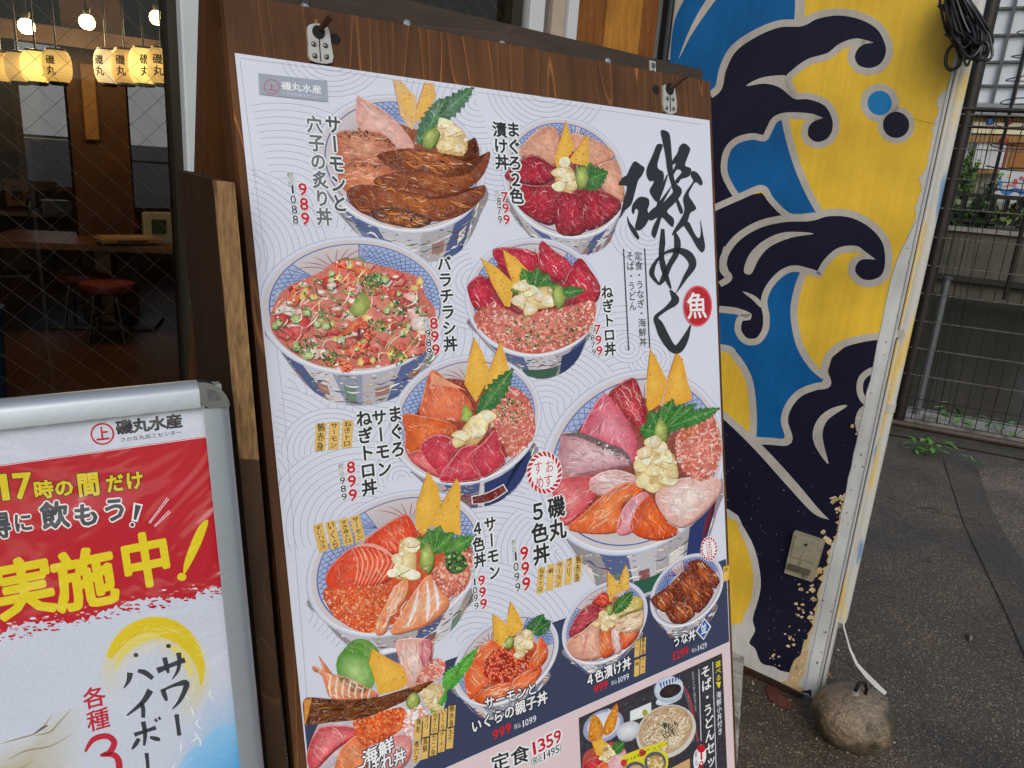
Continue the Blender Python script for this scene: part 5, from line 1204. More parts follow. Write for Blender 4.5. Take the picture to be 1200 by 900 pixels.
def A_(): return Art(PP_, k=1.16, base=0)
def rndpoly(x, y, r, rg, n=6, sx=1, sy=1): return [(x + r * sx * rg.uniform(.6, 1.3) * math.cos(a), y + r * sy * rg.uniform(.6, 1.3) * math.sin(a)) for a in [6.283 * k / n for k in range(n)]]
def dab(a, poly, n, r, cs, L, rg, sx=1, sy=1, k=6):
    for x, y in sample(poly, n, rg): a.poly(rndpoly(x, y, r * rg.uniform(.5, 1.4), rg, k, sx, sy), rg.choice(cs), L + rg.random() * .8)
def fibre(a, poly, n, ang, ln, w, cs, L, rg, bend=.15):
    for x, y in sample(poly, n, rg):
        l = ln * rg.uniform(.5, 1.3); an = ang + rg.gauss(0, .12); dx, dy = math.cos(an), math.sin(an); b2 = rg.gauss(0, bend) * l
        P = [(x - dx * l / 2, y - dy * l / 2), (x - dy * b2, y + dx * b2), (x + dx * l / 2, y + dy * l / 2)]
        if all(inside(p, poly) for p in (P[0], P[2])): a.stroke(P, [.1, w * rg.uniform(.6, 1.4), .1], rg.choice(cs), L, n=3)
def fish(a, pts, ce, cm, L, rg, ang=0, fc=('f0b898',), n=14, ln=12, w=.6, ctr=None, rim=None, gloss=None):
    P = smooth(pts, 4); sh = mixc(hx(ce), (0, 0, 0), .55); sh = tuple(v * 1.0 for v in sh)
    a.poly([clampp((x + .9, y + 1.5)) for x, y in P], sh, L - .25)
    a.poly(P, ce, L, cm, ctr); ar = sum(P[i - 1][0] * P[i][1] - P[i][0] * P[i - 1][1] for i in range(len(P))); sg_ = 1 if ar > 0 else -1
    up_, dn_ = [], []
    for i in range(len(P)):
        dx, dy = P[i][0] - P[i - 1][0], P[i][1] - P[i - 1][1]; l = math.hypot(dx, dy) or 1; ny = -dx / l * sg_; nx = dy / l * sg_
        m_ = ((P[i][0] + P[i - 1][0]) / 2 - nx * .8, (P[i][1] + P[i - 1][1]) / 2 - ny * .8); k_ = ny * .85 + nx * .5
        (dn_ if k_ > .35 else up_ if k_ < -.35 else []).append((i, m_))
    for lst, cc_, w_ in ((dn_, mixc(hx(ce), (0, 0, 0), .35), 1.5), (up_, mixc(hx(cm), (.9, .85, .82), .24), .9)):
        run = []
        for i, m_ in lst + [(-9, None)]:
            if run and i != run[-1][0] + 1:
                if len(run) > 2: a.stroke([q_[1] for q_ in run], [.2, w_, w_, .2], cc_, L + .45, sm=False)
                run = []
            if m_: run.append((i, m_))
    if n: fibre(a, P, n, ang, ln, w, list(fc), L + .5, rg)
    if rim: a.stroke(P + [P[0]], .8, rim, L + .7, sm=False)
    if gloss: fibre(a, P, 4, ang, ln * .8, w * 1.8, [gloss], L + .8, rg)
TUNA = ('7e1220', 'b81e38', ('d05a6a', '98182c', 'c84658')); SALM = ('c8401c', 'ee6a38', ('f6b090', 'f4a07c', 'd85426'))
PINK = ('d88a7a', 'f0bcaa', ('fadcd0', 'c87868'))
def tamago(a, pts, L, rg, c='e0a838', dk='c08020'):
    fa_ = a.fa; a.fa = fa_ * .35
    a.poly(pts, c, L, 'edb84c'); dab(a, pts, 26, .9, ['d09a30', 'f2c668', 'b88428'], L + .3, rg)
    a.stroke([pts[0], pts[-1]], 1.0, dk, L + .9); a.fa = fa_
def shiso(a, base_, tip, wd_, L, rg, c=('2c6a2a', '4c8a3a', '1c4c20')):
    bx, by = base_; tx, ty = tip; dx, dy = tx - bx, ty - by; l = math.hypot(dx, dy); nx, ny = -dy / l, dx / l; P = []; n = 9
    for s_ in (1, -1):
        row = []
        for i in range(n):
            t = i / (n - 1); w_ = wd_ * math.sin(math.pi * min(.97, t * .9 + .10)) ** .8
            row += [(bx + dx * t + nx * w_ * s_ * .82, by + dy * t + ny * w_ * s_ * .82), (bx + dx * (t + .06) + nx * w_ * s_ * 1.15, by + dy * (t + .06) + ny * w_ * s_ * 1.15)]
        P += row if s_ == 1 else row[::-1]
    a.poly(P, c[0], L, c[1])
    for i in range(2, 8):
        t = i / 9
        for s_ in (1, -1): a.stroke([(bx + dx * t, by + dy * t), (bx + dx * (t + .12) + nx * wd_ * .7 * s_, by + dy * (t + .12) + ny * wd_ * .7 * s_)], .5, c[2], L + .5)
    a.stroke([base_, tip], .7, '78a858', L + .6)
def ginger(a, pts, L, rg): 
    P = smooth(pts, 4); P = [(x + rg.gauss(0, .8), y + rg.gauss(0, .8)) for x, y in P[::2]]; a.poly(P, 'c2a062', L, 'ecd8a4')
    for i, (x, y) in enumerate(sample(P, 7, rg)):
        r = math.sqrt((max(p[0] for p in P) - min(p[0] for p in P)) * (max(p[1] for p in P) - min(p[1] for p in P))) * .22
        Q = smooth(rndpoly(x, y, r, rg, 6, 1.1, .8), 3); a.poly([(u + .5, v + 1) for u, v in Q], 'b08c50', L + .1 + i * .05); a.poly(Q, rg.choice(['e6d09a', 'f4e8c4', 'dcc084']), L + .13 + i * .05, rg.choice(['f8f0d8', 'f0dfae']))
    fibre(a, P, 12, .8, 8, 1.2, ['fbf2d8', 'd8b878', 'e6cf98'], L + .4, rg, .3); dab(a, P, 8, 1.6, ['f6ead0', 'dcc088'], L + .6, rg)
def wasabi(a, x, y, rx, ry, L, ang=0):
    P = [(x + (rx * math.cos(t) * math.cos(ang) - ry * math.sin(t) * math.sin(ang)) * random.uniform(.86, 1.1), y + (rx * math.cos(t) * math.sin(ang) + ry * math.sin(t) * math.cos(ang)) * random.uniform(.86, 1.1)) for t in [.35 * i for i in range(18)]]
    a.poly([(u + 1, v + 1.6) for u, v in P], '4a5220', L - .2); a.poly(P, '71862c', L, 'c2cf78', ctr=(x - rx * .25, y - ry * .25)); return
    a.ell(x, y, rx, ry, '7d9434', L, 'bccb6c', ang, ctr=(x - rx * .2, y - ry * .2)); a.stroke([(x - rx * .4, y - ry * .5), (x, y - ry * .2), (x + rx * .3, y + ry * .3)], [.3, 1, .3], 'd2dc94', L + .3)
def negitoro(a, pts, L, rg, n=260, r=1.9, green=0, gc=None):
    P = smooth(pts, 4); a.poly(P, 'b85848', L, 'd88070'); 
    for x, y in sample(P, int(n * 1.5), rg):
        an = rg.uniform(0, 3.14); l = r * rg.uniform(.4, 1.7); w_ = r * rg.uniform(.25, .8); c_, s_ = math.cos(an), math.sin(an)
        Q = [(x + u * l * c_ - v * w_ * s_, y + u * l * s_ + v * w_ * c_) for u, v in ((-1, rg.gauss(0, .3)), (-.4, .8), (.5, 1), (1, rg.gauss(0, .3)), (.4, -.9), (-.5, -1))]
        a.poly(Q, rg.choice(['e29a8a', 'd47262', 'eeb4a6', 'b85040', 'da8070', 'e8a494', 'c4604e', 'f4ccc0']), L + .3 + rg.random() * .9)
    if green: dab(a, gc or P, green, 1.2, ['2a5a22', '4c8434', '7aa850', '1e4018'], L + 1.3, rg)
def ikura(a, pts, L, rg, n=120, r=2.0, cs=('d83a18', 'c02c12', 'e85c28')):
    P = smooth(pts, 4); a.poly(P, '9a1e10', L)
    for x, y in sample(P, n, rg):
        a.ell(x, y, r, r * .95, rg.choice(cs), L + .3 + rg.random() * .6, 'ee7a40', n=9); a.ell(x - r * .3, y - r * .35, r * .25, r * .22, 'fbd8b8', L + 1.1, n=6)
def shrink(P, k=.84):
    cx_, cy_ = sum(p[0] for p in P) / len(P), sum(p[1] for p in P) / len(P)
    return [(cx_ + (x - cx_) * k, cy_ + (y - cy_) * k + 1.5) for x, y in P]
def ring_pts(el, k, n=72):
    (cu, cw, a, b) = el; return [PP_.px(cu + a * k * math.cos(t), cw + b * k * math.sin(t)) for t in [2 * math.pi * i / n for i in range(n)]]
def fit(pts):
    A = []; 
    for x, y in pts:
        u, w = PP_.uv(x, y); A.append((u * u, w * w, u, w, 1))
    A = np.array(A); M_ = np.c_[A[:, 1] , A[:, 2], A[:, 3], A[:, 4]]; s_, *_ = np.linalg.lstsq(M_, -A[:, 0], rcond=None)
    B, D, E_, F_ = s_; cu = -D / 2; cw = -E_ / (2 * B); R2 = cu * cu + B * cw * cw - F_
    return cu, cw, math.sqrt(R2), math.sqrt(R2 / B)
def on_el(el, k, t, dk=1.0): cu, cw, a, b = el; return PP_.px(cu + a * k * math.cos(t), cw + b * k * math.sin(t))
def bowl(a, rim, body, L, rg, pale=False, lat=(2.4, 4.15), lat2=(5.3, 6.5), rimc=('d4d8e4', 'aab2c8'), navy=None, wash=0):
    el = fit(rim); 
    g = lambda c: c
    B = smooth(body, 5); bc_ = (sum(p[0] for p in B) / len(B), sum(p[1] for p in B) / len(B))
    a.fa = 0.0; a.poly([clampp(p) for p in B], '8c868c', L, 'aaa6ac')
    rr = random.Random(int(el[0] * 1e4)); 
    def into(p):
        if inside(p, B): return p
        lo_, hi_ = 0.0, 1.0
        for _ in range(9):
            m_ = (lo_ + hi_) / 2
            if inside((p[0] + (bc_[0] - p[0]) * m_, p[1] + (bc_[1] - p[1]) * m_), B): hi_ = m_
            else: lo_ = m_
        return (p[0] + (bc_[0] - p[0]) * hi_, p[1] + (bc_[1] - p[1]) * hi_)
    def band(t0, t1, k0, k1, c, l):
        # patch on the outer wall following the rim's curve
        n = 10; A1 = [on_el((el[0], el[1] + k0 * el[3], el[2] * (1 - .34 * k0), el[3]), 1.0, t0 + (t1 - t0) * i / n) for i in range(n + 1)]
        A2 = [on_el((el[0], el[1] + k1 * el[3], el[2] * (1 - .34 * k1), el[3]), 1.0, t0 + (t1 - t0) * i / n) for i in range(n + 1)]
        P = A1 + A2[::-1]
        P = [clampp(p) for p in P]
        if sum(inside(p, B) for p in P) > len(P) * .4: a.poly([into(p) for p in P], c, l)
    cols_ = ['7c4a40', '8e5a48', '4c5a7e', 'c9b88a', '5c7660', 'e4dcd0', 'a08268', '3c4a74', 'dccfbc', '94846c', 'd8cbb8', 'b8a488']
    t0 = rr.uniform(.1, .35); pal = ['bcbac2', '56628c', 'b0acb2', '8a92a6', 'c6c4ca', '4c5884', 'aaa4a8']; k = rr.randrange(7)
    while t0 < 2.95:
        dt = rr.uniform(.22, .55); band(t0, t0 + dt, .0, .66, pal[k % 7], L + .5); band(t0 + dt * .3, t0 + dt * .7, rr.uniform(.14, .22), rr.uniform(.34, .42), rr.choice(['8a5458', 'd4cec8', '6a8272', '96706a', '6c78a0']), L + .7); t0 += dt; k += 1
    for x, y in sample(B, 260, rr):
        t = math.atan2(y - sum(p[1] for p in rim) / len(rim), x - sum(p[0] for p in rim) / len(rim))
        a.poly([clampp(p) for p in rndpoly(x, y, rr.uniform(.6, 2.0), rr, 7, 1.7, .5)], rr.choice(cols_), L + 1 + rr.random() * .8)
    for k0 in (.16, .26, .40, .50):
        A1 = [on_el((el[0], el[1] + k0 * el[3], el[2] * (1 - .34 * k0), el[3]), 1.0, .35 + 2.45 * i / 30) for i in range(31)]
        for i in range(0, 28, 2):
            P = A1[i:i + 3]
            if all(inside(p, B) for p in P) and rr.random() < .8: a.stroke([(p[0], p[1] + rr.gauss(0, 1)) for p in P], [.3, rr.uniform(.8, 2.2), .3], rr.choice(['6c3a34', '34426e', 'efe8dc', '4a6a50', 'b89a60']), L + 1.9)
    if navy:
        for t0, t1, k0, k1, c in navy: band(t0, t1, k0, k1, c, L + 2.2)
    R1, R2, R3 = ring_pts(el, 1.0), ring_pts(el, .945), ring_pts(el, .90)
    R0 = ring_pts(el, 1.0); a.poly([clampp(p) for p in R0], rimc[1], L + 3, 'c8c4c8')
    a.ring([clampp(p) for p in R1], [clampp(p) for p in ring_pts(el, .975)], rimc[1], rimc[0], L + 3.5); a.ring([clampp(p) for p in ring_pts(el, .975)], R2, rimc[0], 'c4c8d8', L + 3.5)
    a.ring(R2, ring_pts(el, .50), 'cdc4c6', 'b0a6a8', L + 3.7)
    a.ring(R3, ring_pts(el, .885), '5a70a8', '5a70a8', L + 4)
    for (t0, t1) in (lat, lat2):
        n = 22; T_ = [t0 + (t1 - t0) * i / n for i in range(n + 1)]
        a.ring([on_el(el, .885, t) for t in T_], [on_el(el, .60, t) for t in T_], 'a4b2d2', '94a2c6', L + 4.2, closed=False)
        m = int((t1 - t0) / .085)
        for i in range(m):
            ta = t0 + (t1 - t0) * i / m
            for s_ in (1, -1):
                tb = min(max(ta + s_ * .34, t0), t1); a.stroke([on_el(el, .88, ta), on_el(el, .62, tb)], .7, '3c5694', L + 4.6)
        for k in (.80, .72): a.stroke([on_el(el, k, t) for t in T_], .6, '4a62a0', L + 4.7, sm=False)
        for t in (t0, t1): a.stroke([on_el(el, .89, t), on_el(el, .6, t)], .9, '3c5694', L + 4.8)
    tm = (lat[1] + lat2[0]) / 2
    for k in range(-3, 4): a.stroke([on_el(el, .62, tm + k * .04), on_el(el, .74, tm + k * .10), on_el(el, .84, tm + k * .16)], [.4, 1, .2], 'a0484c', L + 4.8, n=4)
    a.stroke([on_el(el, .955, .25 + 2.6 * i / 24) for i in range(25)], [.3, 1.6, 2.0, 1.6, .3], 'eef0f6', L + 3.9, sm=False); a.fa = 1.0
    return el
def C4(ox, oy): return lambda *pts: [(ox + x / 4, oy + y / 4) for x, y in pts]
def C5(ox, oy): return lambda *pts: [(ox + x / 5, oy + y / 5) for x, y in pts]
# ---------- seared salmon and eel bowl (upper left)
a = A_(); rg = random.Random(31); q = C4(290, 60); L = 28
bowl(a, q((400, 300), (520, 222), (600, 205), (690, 203), (1000, 330), (1090, 480), (1122, 600), (1050, 740), (900, 832), (750, 855), (600, 825), (450, 745)), q((400, 600), (420, 740), (470, 810), (530, 870), (620, 930), (740, 985), (880, 985), (980, 950), (1040, 880), (1090, 770), (1120, 640), (900, 500)), L, rg, lat=(4.3, 4.9), lat2=(5.6, 6.6))
L += 6
a.poly(shrink(smooth(q((480, 300), (620, 270), (800, 330), (960, 350), (1060, 470), (1080, 620), (1000, 740), (800, 800), (600, 790), (480, 700), (430, 560)), 4)), '8a4a2c', L - .6)
fish(a, q((512, 212), (530, 215), (620, 265), (700, 330), (770, 420), (770, 460), (690, 460), (600, 400), (515, 350)), 'd0988c', 'e6bcb0', L, rg, .7, ('f2d8d0', 'b87a6c'), 30, 16, .7)
fish(a, q((425, 380), (520, 370), (620, 380), (680, 430), (720, 500), (640, 530), (440, 520), (415, 450)), 'a85c3c', 'd89878', L + 1, rg, .1, ('ecc0a6', '7a4028', '5a3424'), 40, 14, .7)
dab(a, q((420, 375), (540, 370), (640, 395), (700, 450), (660, 450), (560, 410), (430, 410)), 60, 1.0, ['4a3020', '2c1e16', '7a5234'], L + 1.9, rg)
fish(a, q((440, 530), (560, 515), (660, 540), (700, 600), (640, 660), (500, 670), (430, 620)), 'b05c38', 'd88c64', L + 2, rg, .1, ('eab898', '8a4426', 'f0c8ac'), 36, 14, .7)
dab(a, q((440, 525), (560, 510), (650, 530), (640, 550), (470, 550)), 40, .9, ['4a2c1c', '6a4028'], L + 2.9, rg)
tamago(a, q((683, 135), (720, 140), (790, 215), (800, 300), (770, 370), (715, 300)), L + .8, rg, 'd8b284', 'b88a58'); tamago(a, q((830, 148), (872, 150), (885, 210), (830, 330), (780, 330), (790, 270)), L + 1.3, rg, 'd8a868', 'a87840')
for b_, t_, w_ in (((860, 340), (1048, 178), 46), ((800, 430), (930, 225), 48), ((850, 380), (900, 230), 40)): shiso(a, *q(b_, t_), w_ / 4, L + 2.6, rg, ('3a6a48', '6a8f78', '2a5034'))
ginger(a, q((890, 345), (960, 335), (1010, 380), (1030, 430), (1010, 490), (940, 480), (890, 470), (880, 400)), L + 4, rg); wasabi(a, *q((858, 408))[0], 9, 14, L + 5, .5)
for pts, ce in ((((620, 480), (760, 455), (900, 480), (1040, 520), (1080, 480), (1060, 410), (1075, 420), (1085, 500), (1020, 560), (860, 575), (720, 555), (620, 510)), '6a2c10'), (((610, 590), (760, 560), (900, 590), (1040, 570), (1130, 470), (1128, 530), (1080, 610), (960, 680), (820, 650), (700, 640), (600, 625)), '74320f'), (((470, 650), (560, 625), (760, 660), (920, 690), (1050, 650), (1112, 628), (1100, 690), (1000, 770), (860, 800), (700, 770), (560, 770), (480, 710)), '6c2a0e'), (((580, 750), (700, 735), (860, 790), (800, 830), (680, 815), (600, 790)), '3c1a10')):
    P = smooth(q(*pts), 4); a.poly(P, ce, L + 3, 'a85a1e'); fibre(a, P, 46, .25, 16, 1.3, ['c87826', '8a4214', '4a1c0a', 'd88c34', 'b06420'], L + 3.4, rg); fibre(a, P, 7, .2, 12, 1.0, ['e6c4a0', 'd8b090'], L + 3.9, rg)
    L += .5
dab(a, q((600, 740), (760, 730), (800, 800), (640, 790)), 26, 1.4, ['120c0c', '2c2428', '6a5a5c'], L + 4, rg)
a.build('bowl_picture', fm_, sheet_o, 'rice bowl with glazed brown eel and seared salmon')
# ---------- two colour tuna bowl (upper right)
a = A_(); q = C4(570, 120); L = 28
bowl(a, q((150, 150), (300, 75), (450, 85), (570, 160), (650, 280), (657, 420), (620, 530), (500, 610), (350, 640), (200, 590), (100, 480), (80, 330)), q((90, 420), (130, 540), (180, 600), (230, 650), (330, 690), (430, 712), (520, 700), (580, 650), (615, 560), (640, 480), (400, 400)), L, rg, lat=(3.7, 4.9), lat2=(5.0, 6.4))
L += 6
a.poly(shrink(smooth(q((120, 240), (300, 120), (480, 140), (600, 260), (640, 420), (560, 560), (380, 606), (200, 560), (110, 420)), 4)), '8a3030', L - .6)
for pts, ang in ((((150, 230), (250, 120), (330, 130), (340, 250), (300, 300), (200, 260)), .3), (((390, 150), (500, 170), (600, 245), (480, 305), (420, 260)), .5), (((500, 310), (600, 270), (632, 350), (640, 460), (560, 420), (510, 360)), .9)): fish(a, q(*pts), 'c88a6e', 'e2ac90', L, rg, ang, ('ecc4ac', 'b87a60'), 26, 12, .6)
for pts, ang in ((((90, 330), (210, 245), (310, 300), (330, 330), (270, 380), (190, 380), (110, 370)), .3), (((110, 380), (220, 390), (330, 390), (380, 430), (320, 560), (250, 560), (150, 490)), -.5), (((330, 430), (400, 420), (450, 450), (460, 600), (330, 605)), 1.4), (((430, 410), (510, 400), (630, 470), (560, 560), (460, 590), (450, 470)), .9), (((520, 430), (620, 470), (590, 530), (540, 550)), .9)): fish(a, q(*pts), TUNA[0], TUNA[1], L + 1, rg, ang, TUNA[2], 26, 12, .6, gloss='d88a92'); L += .25
tamago(a, q((372, 85), (412, 215), (375, 270), (330, 310), (318, 270), (345, 180)), L + 2, rg); tamago(a, q((475, 148), (480, 280), (470, 300), (380, 280), (400, 250)), L + 2.4, rg)
shiso(a, *q((430, 380), (560, 330)), 15, L + 2, rg); shiso(a, *q((420, 360), (490, 290)), 10, L + 2, rg); ginger(a, q((345, 285), (375, 280), (415, 340), (415, 410), (370, 425), (350, 400), (320, 390), (330, 330)), L + 3, rg); wasabi(a, *q((447, 352))[0], 8, 13, L + 4)
a.build('bowl_picture', fm_, sheet_o, 'rice bowl with dark red tuna below and pale tuna above')
# ---------- mixed chirashi bowl (left, large)
a = A_(); q = C4(290, 265); L = 32; rg = random.Random(77)
bowl(a, q((72, 270), (110, 180), (250, 88), (450, 55), (650, 75), (800, 140), (905, 260), (890, 560), (800, 620), (650, 670), (480, 700), (300, 660), (150, 580), (95, 500)), q((90, 480), (150, 580), (220, 680), (310, 775), (420, 830), (560, 840), (680, 810), (770, 750), (840, 670), (880, 560), (500, 500)), L, rg, lat=(3.2, 3.9), lat2=(4.75, 6.4))
L += 6
P = smooth(q((120, 380), (180, 290), (330, 220), (450, 150), (600, 180), (800, 240), (830, 320), (880, 400), (860, 560), (760, 620), (620, 660), (430, 668), (300, 640), (180, 570), (110, 480)), 4)
a.poly(P, 'c8685a', L, 'd88070')
for x, y in sorted(sample(P, 84, rg), key=lambda p: p[1]):
    c = rg.choice([('a82428', 'dc4a48'), ('b83428', 'e06a50'), ('c0584c', 'eca494'), ('c04438', 'f08068'), ('c8502e', 'f08a5c'), ('b83840', 'e86a64'), ('d08a7c', 'f4ccc0'), ('c8a8a0', 'efe0d8')]); r = rg.uniform(7, 14); pts = rndpoly(x, y, r, rg, 5, 1.1, .8); pts = [p for p in pts if inside(p, P)]
    if len(pts) > 3:
        l_ = L + .6 + (y - 285) * .012; a.poly([(u + .8, v + 1.8) for u, v in pts], '8a3028', l_); a.poly(pts, c[0], l_ + .02, c[1], ctr=(x - 1.5, y - 2.5))
for x, y in sample(P, 26, rg): tx = rndpoly(x, y, rg.uniform(3, 6), rg, 5); a.poly(tx, 'd8b050', L + 2.6 + rg.random() * .4, 'f0d890')
for x, y in sample(P, 26, rg): 
    tx = rndpoly(x, y, rg.uniform(3, 7), rg, 6); a.poly(tx, '8aa858', L + 3 + rg.random() * .4, 'd0dca4'); a.stroke(tx[:3], 1.6, '24522c', L + 3.5)
for x, y in sample(P, 34, rg): tx = rndpoly(x, y, rg.uniform(2, 5), rg, 6, 1.4, .7); a.poly(tx, 'd8c0b4', L + 3.2 + rg.random() * .4, 'f2e8e0')
for x, y in sample(P, 9, rg): ikura(a, [(x + 7 * math.cos(t), y + 6 * math.sin(t)) for t in (0, 1, 2, 3, 4, 5)], L + 3.5, rg, 14, 2.0, ('e0482c', 'd83c24', 'f06a40'))
fibre(a, P, 60, .6, 26, 1.6, ['3c6a34', '5a8a44', '2a5028'], L + 4.8, rg, .3); fibre(a, P, 46, 2.2, 22, 1.4, ['ead8a8', 'f2ead8', 'd8c08a'], L + 4.9, rg, .25); dab(a, P, 240, 1.3, ['5a8a44', '2a5a28', '9ab46a', 'fbf0ea', '3a6a30'], L + 5, rg)
for i in range(7): dab(a, rndpoly(*sample(P, 1, rg)[0], 11, rg), 40, 1.5, ['3c6c34', '5e9048', '28502a'], L + 5.2, rg)
a.poly(smooth(q((540, 310), (575, 360), (560, 400), (520, 420), (480, 405), (500, 350)), 4), '7a8c34', L + 6, 'b0bc66')
a.build('bowl_picture', fm_, sheet_o, 'large rice bowl of diced mixed sashimi with green herbs')
# ---------- minced tuna bowl (centre top)
a = A_(); q = C4(530, 260); L = 34; rg = random.Random(5)
bowl(a, q((62, 340), (100, 220), (200, 120), (330, 75), (500, 95), (620, 170), (690, 270), (692, 400), (640, 520), (530, 600), (380, 640), (220, 600), (110, 520), (70, 430)), q((80, 450), (130, 540), (200, 620), (280, 690), (360, 725), (440, 735), (530, 700), (590, 640), (630, 560), (660, 480), (400, 400)), L, rg, navy=[(.75, 1.25, .06, .4, '28345e'), (1.3, 1.9, .2, .42, '3c5a48')])
L += 6
a.poly(shrink(smooth(q((80, 330), (200, 140), (420, 110), (600, 190), (680, 320), (650, 480), (520, 590), (360, 625), (200, 590), (90, 470)), 4)), '8a2430', L - .6)
for pts, ang in ((((75, 290), (140, 250), (200, 330), (190, 390), (110, 410), (75, 340)), .9), (((190, 130), (290, 120), (400, 150), (400, 220), (330, 250), (220, 200)), .3), (((415, 90), (470, 130), (540, 180), (560, 230), (510, 275), (440, 240), (400, 200)), .9), (((590, 170), (650, 230), (690, 300), (670, 370), (580, 390), (530, 330), (520, 290)), 1.0), (((160, 400), (210, 360), (230, 400), (180, 420)), .2)): fish(a, q(*pts), '9c1228', 'd02a44', L, rg, ang, ('e06a7a', 'b01c34', 'd84a60'), 22, 12, .7, gloss='f0b0b8'); L += .2
tamago(a, q((133, 168), (210, 215), (290, 290), (270, 400), (245, 395), (190, 300)), L + 2, rg); tamago(a, q((236, 130), (300, 170), (360, 235), (320, 270), (290, 300), (260, 230)), L + 2.4, rg)
for t in ((330, 225), (400, 220), (450, 250), (490, 300), (280, 320), (285, 380)): shiso(a, *q((380, 330), t), 10, L + 2.8, rg, ('2f6e24', '5a9a38', '1e4c1c'))
shiso(a, *q((480, 340), (615, 320)), 7, L + 3, rg)
negitoro(a, q((105, 430), (180, 390), (260, 410), (340, 440), (460, 410), (560, 390), (660, 370), (670, 440), (640, 510), (540, 580), (400, 618), (280, 600), (180, 550), (110, 480)), L + 3, rg, 420, 2.0, 150, q((240, 480), (330, 430), (480, 460), (590, 390), (600, 470), (560, 560), (420, 590), (280, 570)))
ginger(a, q((320, 290), (400, 310), (455, 300), (470, 340), (465, 400), (400, 410), (340, 415), (300, 390), (310, 330)), L + 5, rg); wasabi(a, *q((497, 350))[0], 7.5, 14, L + 6)
a.build('bowl_picture', fm_, sheet_o, 'rice bowl with minced pink tuna and chopped green onion')
# ---------- tuna, salmon and minced tuna bowl (centre)
a = A_(); q = C4(340, 390); L = 40; rg = random.Random(9)
bowl(a, q((488, 330), (560, 215), (700, 132), (850, 105), (1000, 130), (1120, 220), (1178, 340), (1155, 500), (1050, 620), (900, 700), (720, 712), (560, 640), (500, 550)), q((500, 530), (560, 640), (640, 720), (720, 780), (800, 815), (880, 820), (980, 790), (1060, 730), (1110, 640), (1150, 520), (850, 450)), L, rg, navy=[(.35, 1.45, .02, .42, '2a3866')])
for x0, y0, w_ in ((845, 775, 165),): a.stroke(q((850, 785), (930, 770), (1010, 725)), [10, 12, 10], 'd8d0cc', L + 2.6); a.stroke(q((855, 785), (930, 770), (1005, 728)), [8, 9.5, 8], '6a1c20', L + 2.8); fibre(a, q((850, 760), (1000, 700), (1010, 740), (860, 810)), 12, .8, 7, 1.1, ['b89088', 'd8c0b8'], L + 2.9, rg)
L += 6
a.poly(shrink(smooth(q((540, 380), (650, 180), (850, 180), (1080, 260), (1140, 380), (1100, 560), (950, 650), (740, 690), (600, 640), (530, 520)), 4)), '8a3428', L - .6)
fish(a, q((662, 175), (740, 230), (820, 290), (850, 350), (800, 410), (720, 415), (610, 385), (620, 300)), 'd05a34', 'ea8258', L, rg, 1.2, ('f8c0a0', 'f4a884', 'c84a28'), 34, 16, .7)
a.poly(q((655, 175), (690, 200), (790, 250), (830, 275), (800, 262), (660, 240)), 'e89a78', L + .8)
fish(a, q((530, 380), (620, 390), (720, 410), (780, 440), (760, 480), (700, 480), (620, 550), (545, 565), (535, 460)), 'c8501c', 'ea7432', L + 1, rg, .3, ('f6a878', 'b84012'), 26, 14, .7)
fish(a, q((550, 575), (620, 550), (700, 620), (720, 680), (620, 640)), 'c04048', 'e07a7c', L + 1.4, rg, .6, ('f0a8a4',), 14, 10, .6)
for pts, ang in ((((610, 540), (690, 475), (790, 520), (760, 570), (740, 630), (700, 670)), .7), (((700, 690), (760, 590), (810, 535), (880, 530), (850, 590), (890, 670), (850, 690)), .5), (((835, 580), (900, 520), (965, 455), (985, 540), (1005, 600), (950, 650), (890, 670)), .9)): fish(a, q(*pts), 'b02038', 'd84a5c', L + 2, rg, ang, ('e8808a', 'c03448', 'f0a4a8'), 22, 14, .7, rim='d8707c'); L += .3
negitoro(a, q((920, 410), (980, 300), (1040, 255), (1110, 300), (1140, 380), (1145, 480), (1080, 560), (1030, 580), (985, 500), (960, 450)), L + 2, rg, 240, 2.0, 70, q((1000, 320), (1080, 290), (1100, 420), (1040, 440), (960, 390)))
tamago(a, q((862, 20), (900, 90), (930, 165), (920, 230), (870, 325), (815, 240), (835, 130)), L + 3, rg); tamago(a, q((985, 40), (1010, 110), (1025, 180), (1028, 260), (960, 280), (905, 290), (930, 180)), L + 3.3, rg)
shiso(a, *q((880, 390), (1035, 180)), 12, L + 4, rg, ('24602c', '4c8a48', '1a4420')); a.poly(q((815, 335), (835, 345), (855, 380), (830, 420), (800, 410), (805, 360)), '7a9430', L + 4.4, 'b2c25c')
ginger(a, q((800, 460), (850, 395), (920, 385), (930, 440), (900, 500), (860, 525), (800, 520), (775, 490)), L + 5, rg)
a.build('bowl_picture', fm_, sheet_o, 'rice bowl in a navy bowl with salmon, tuna and minced tuna')
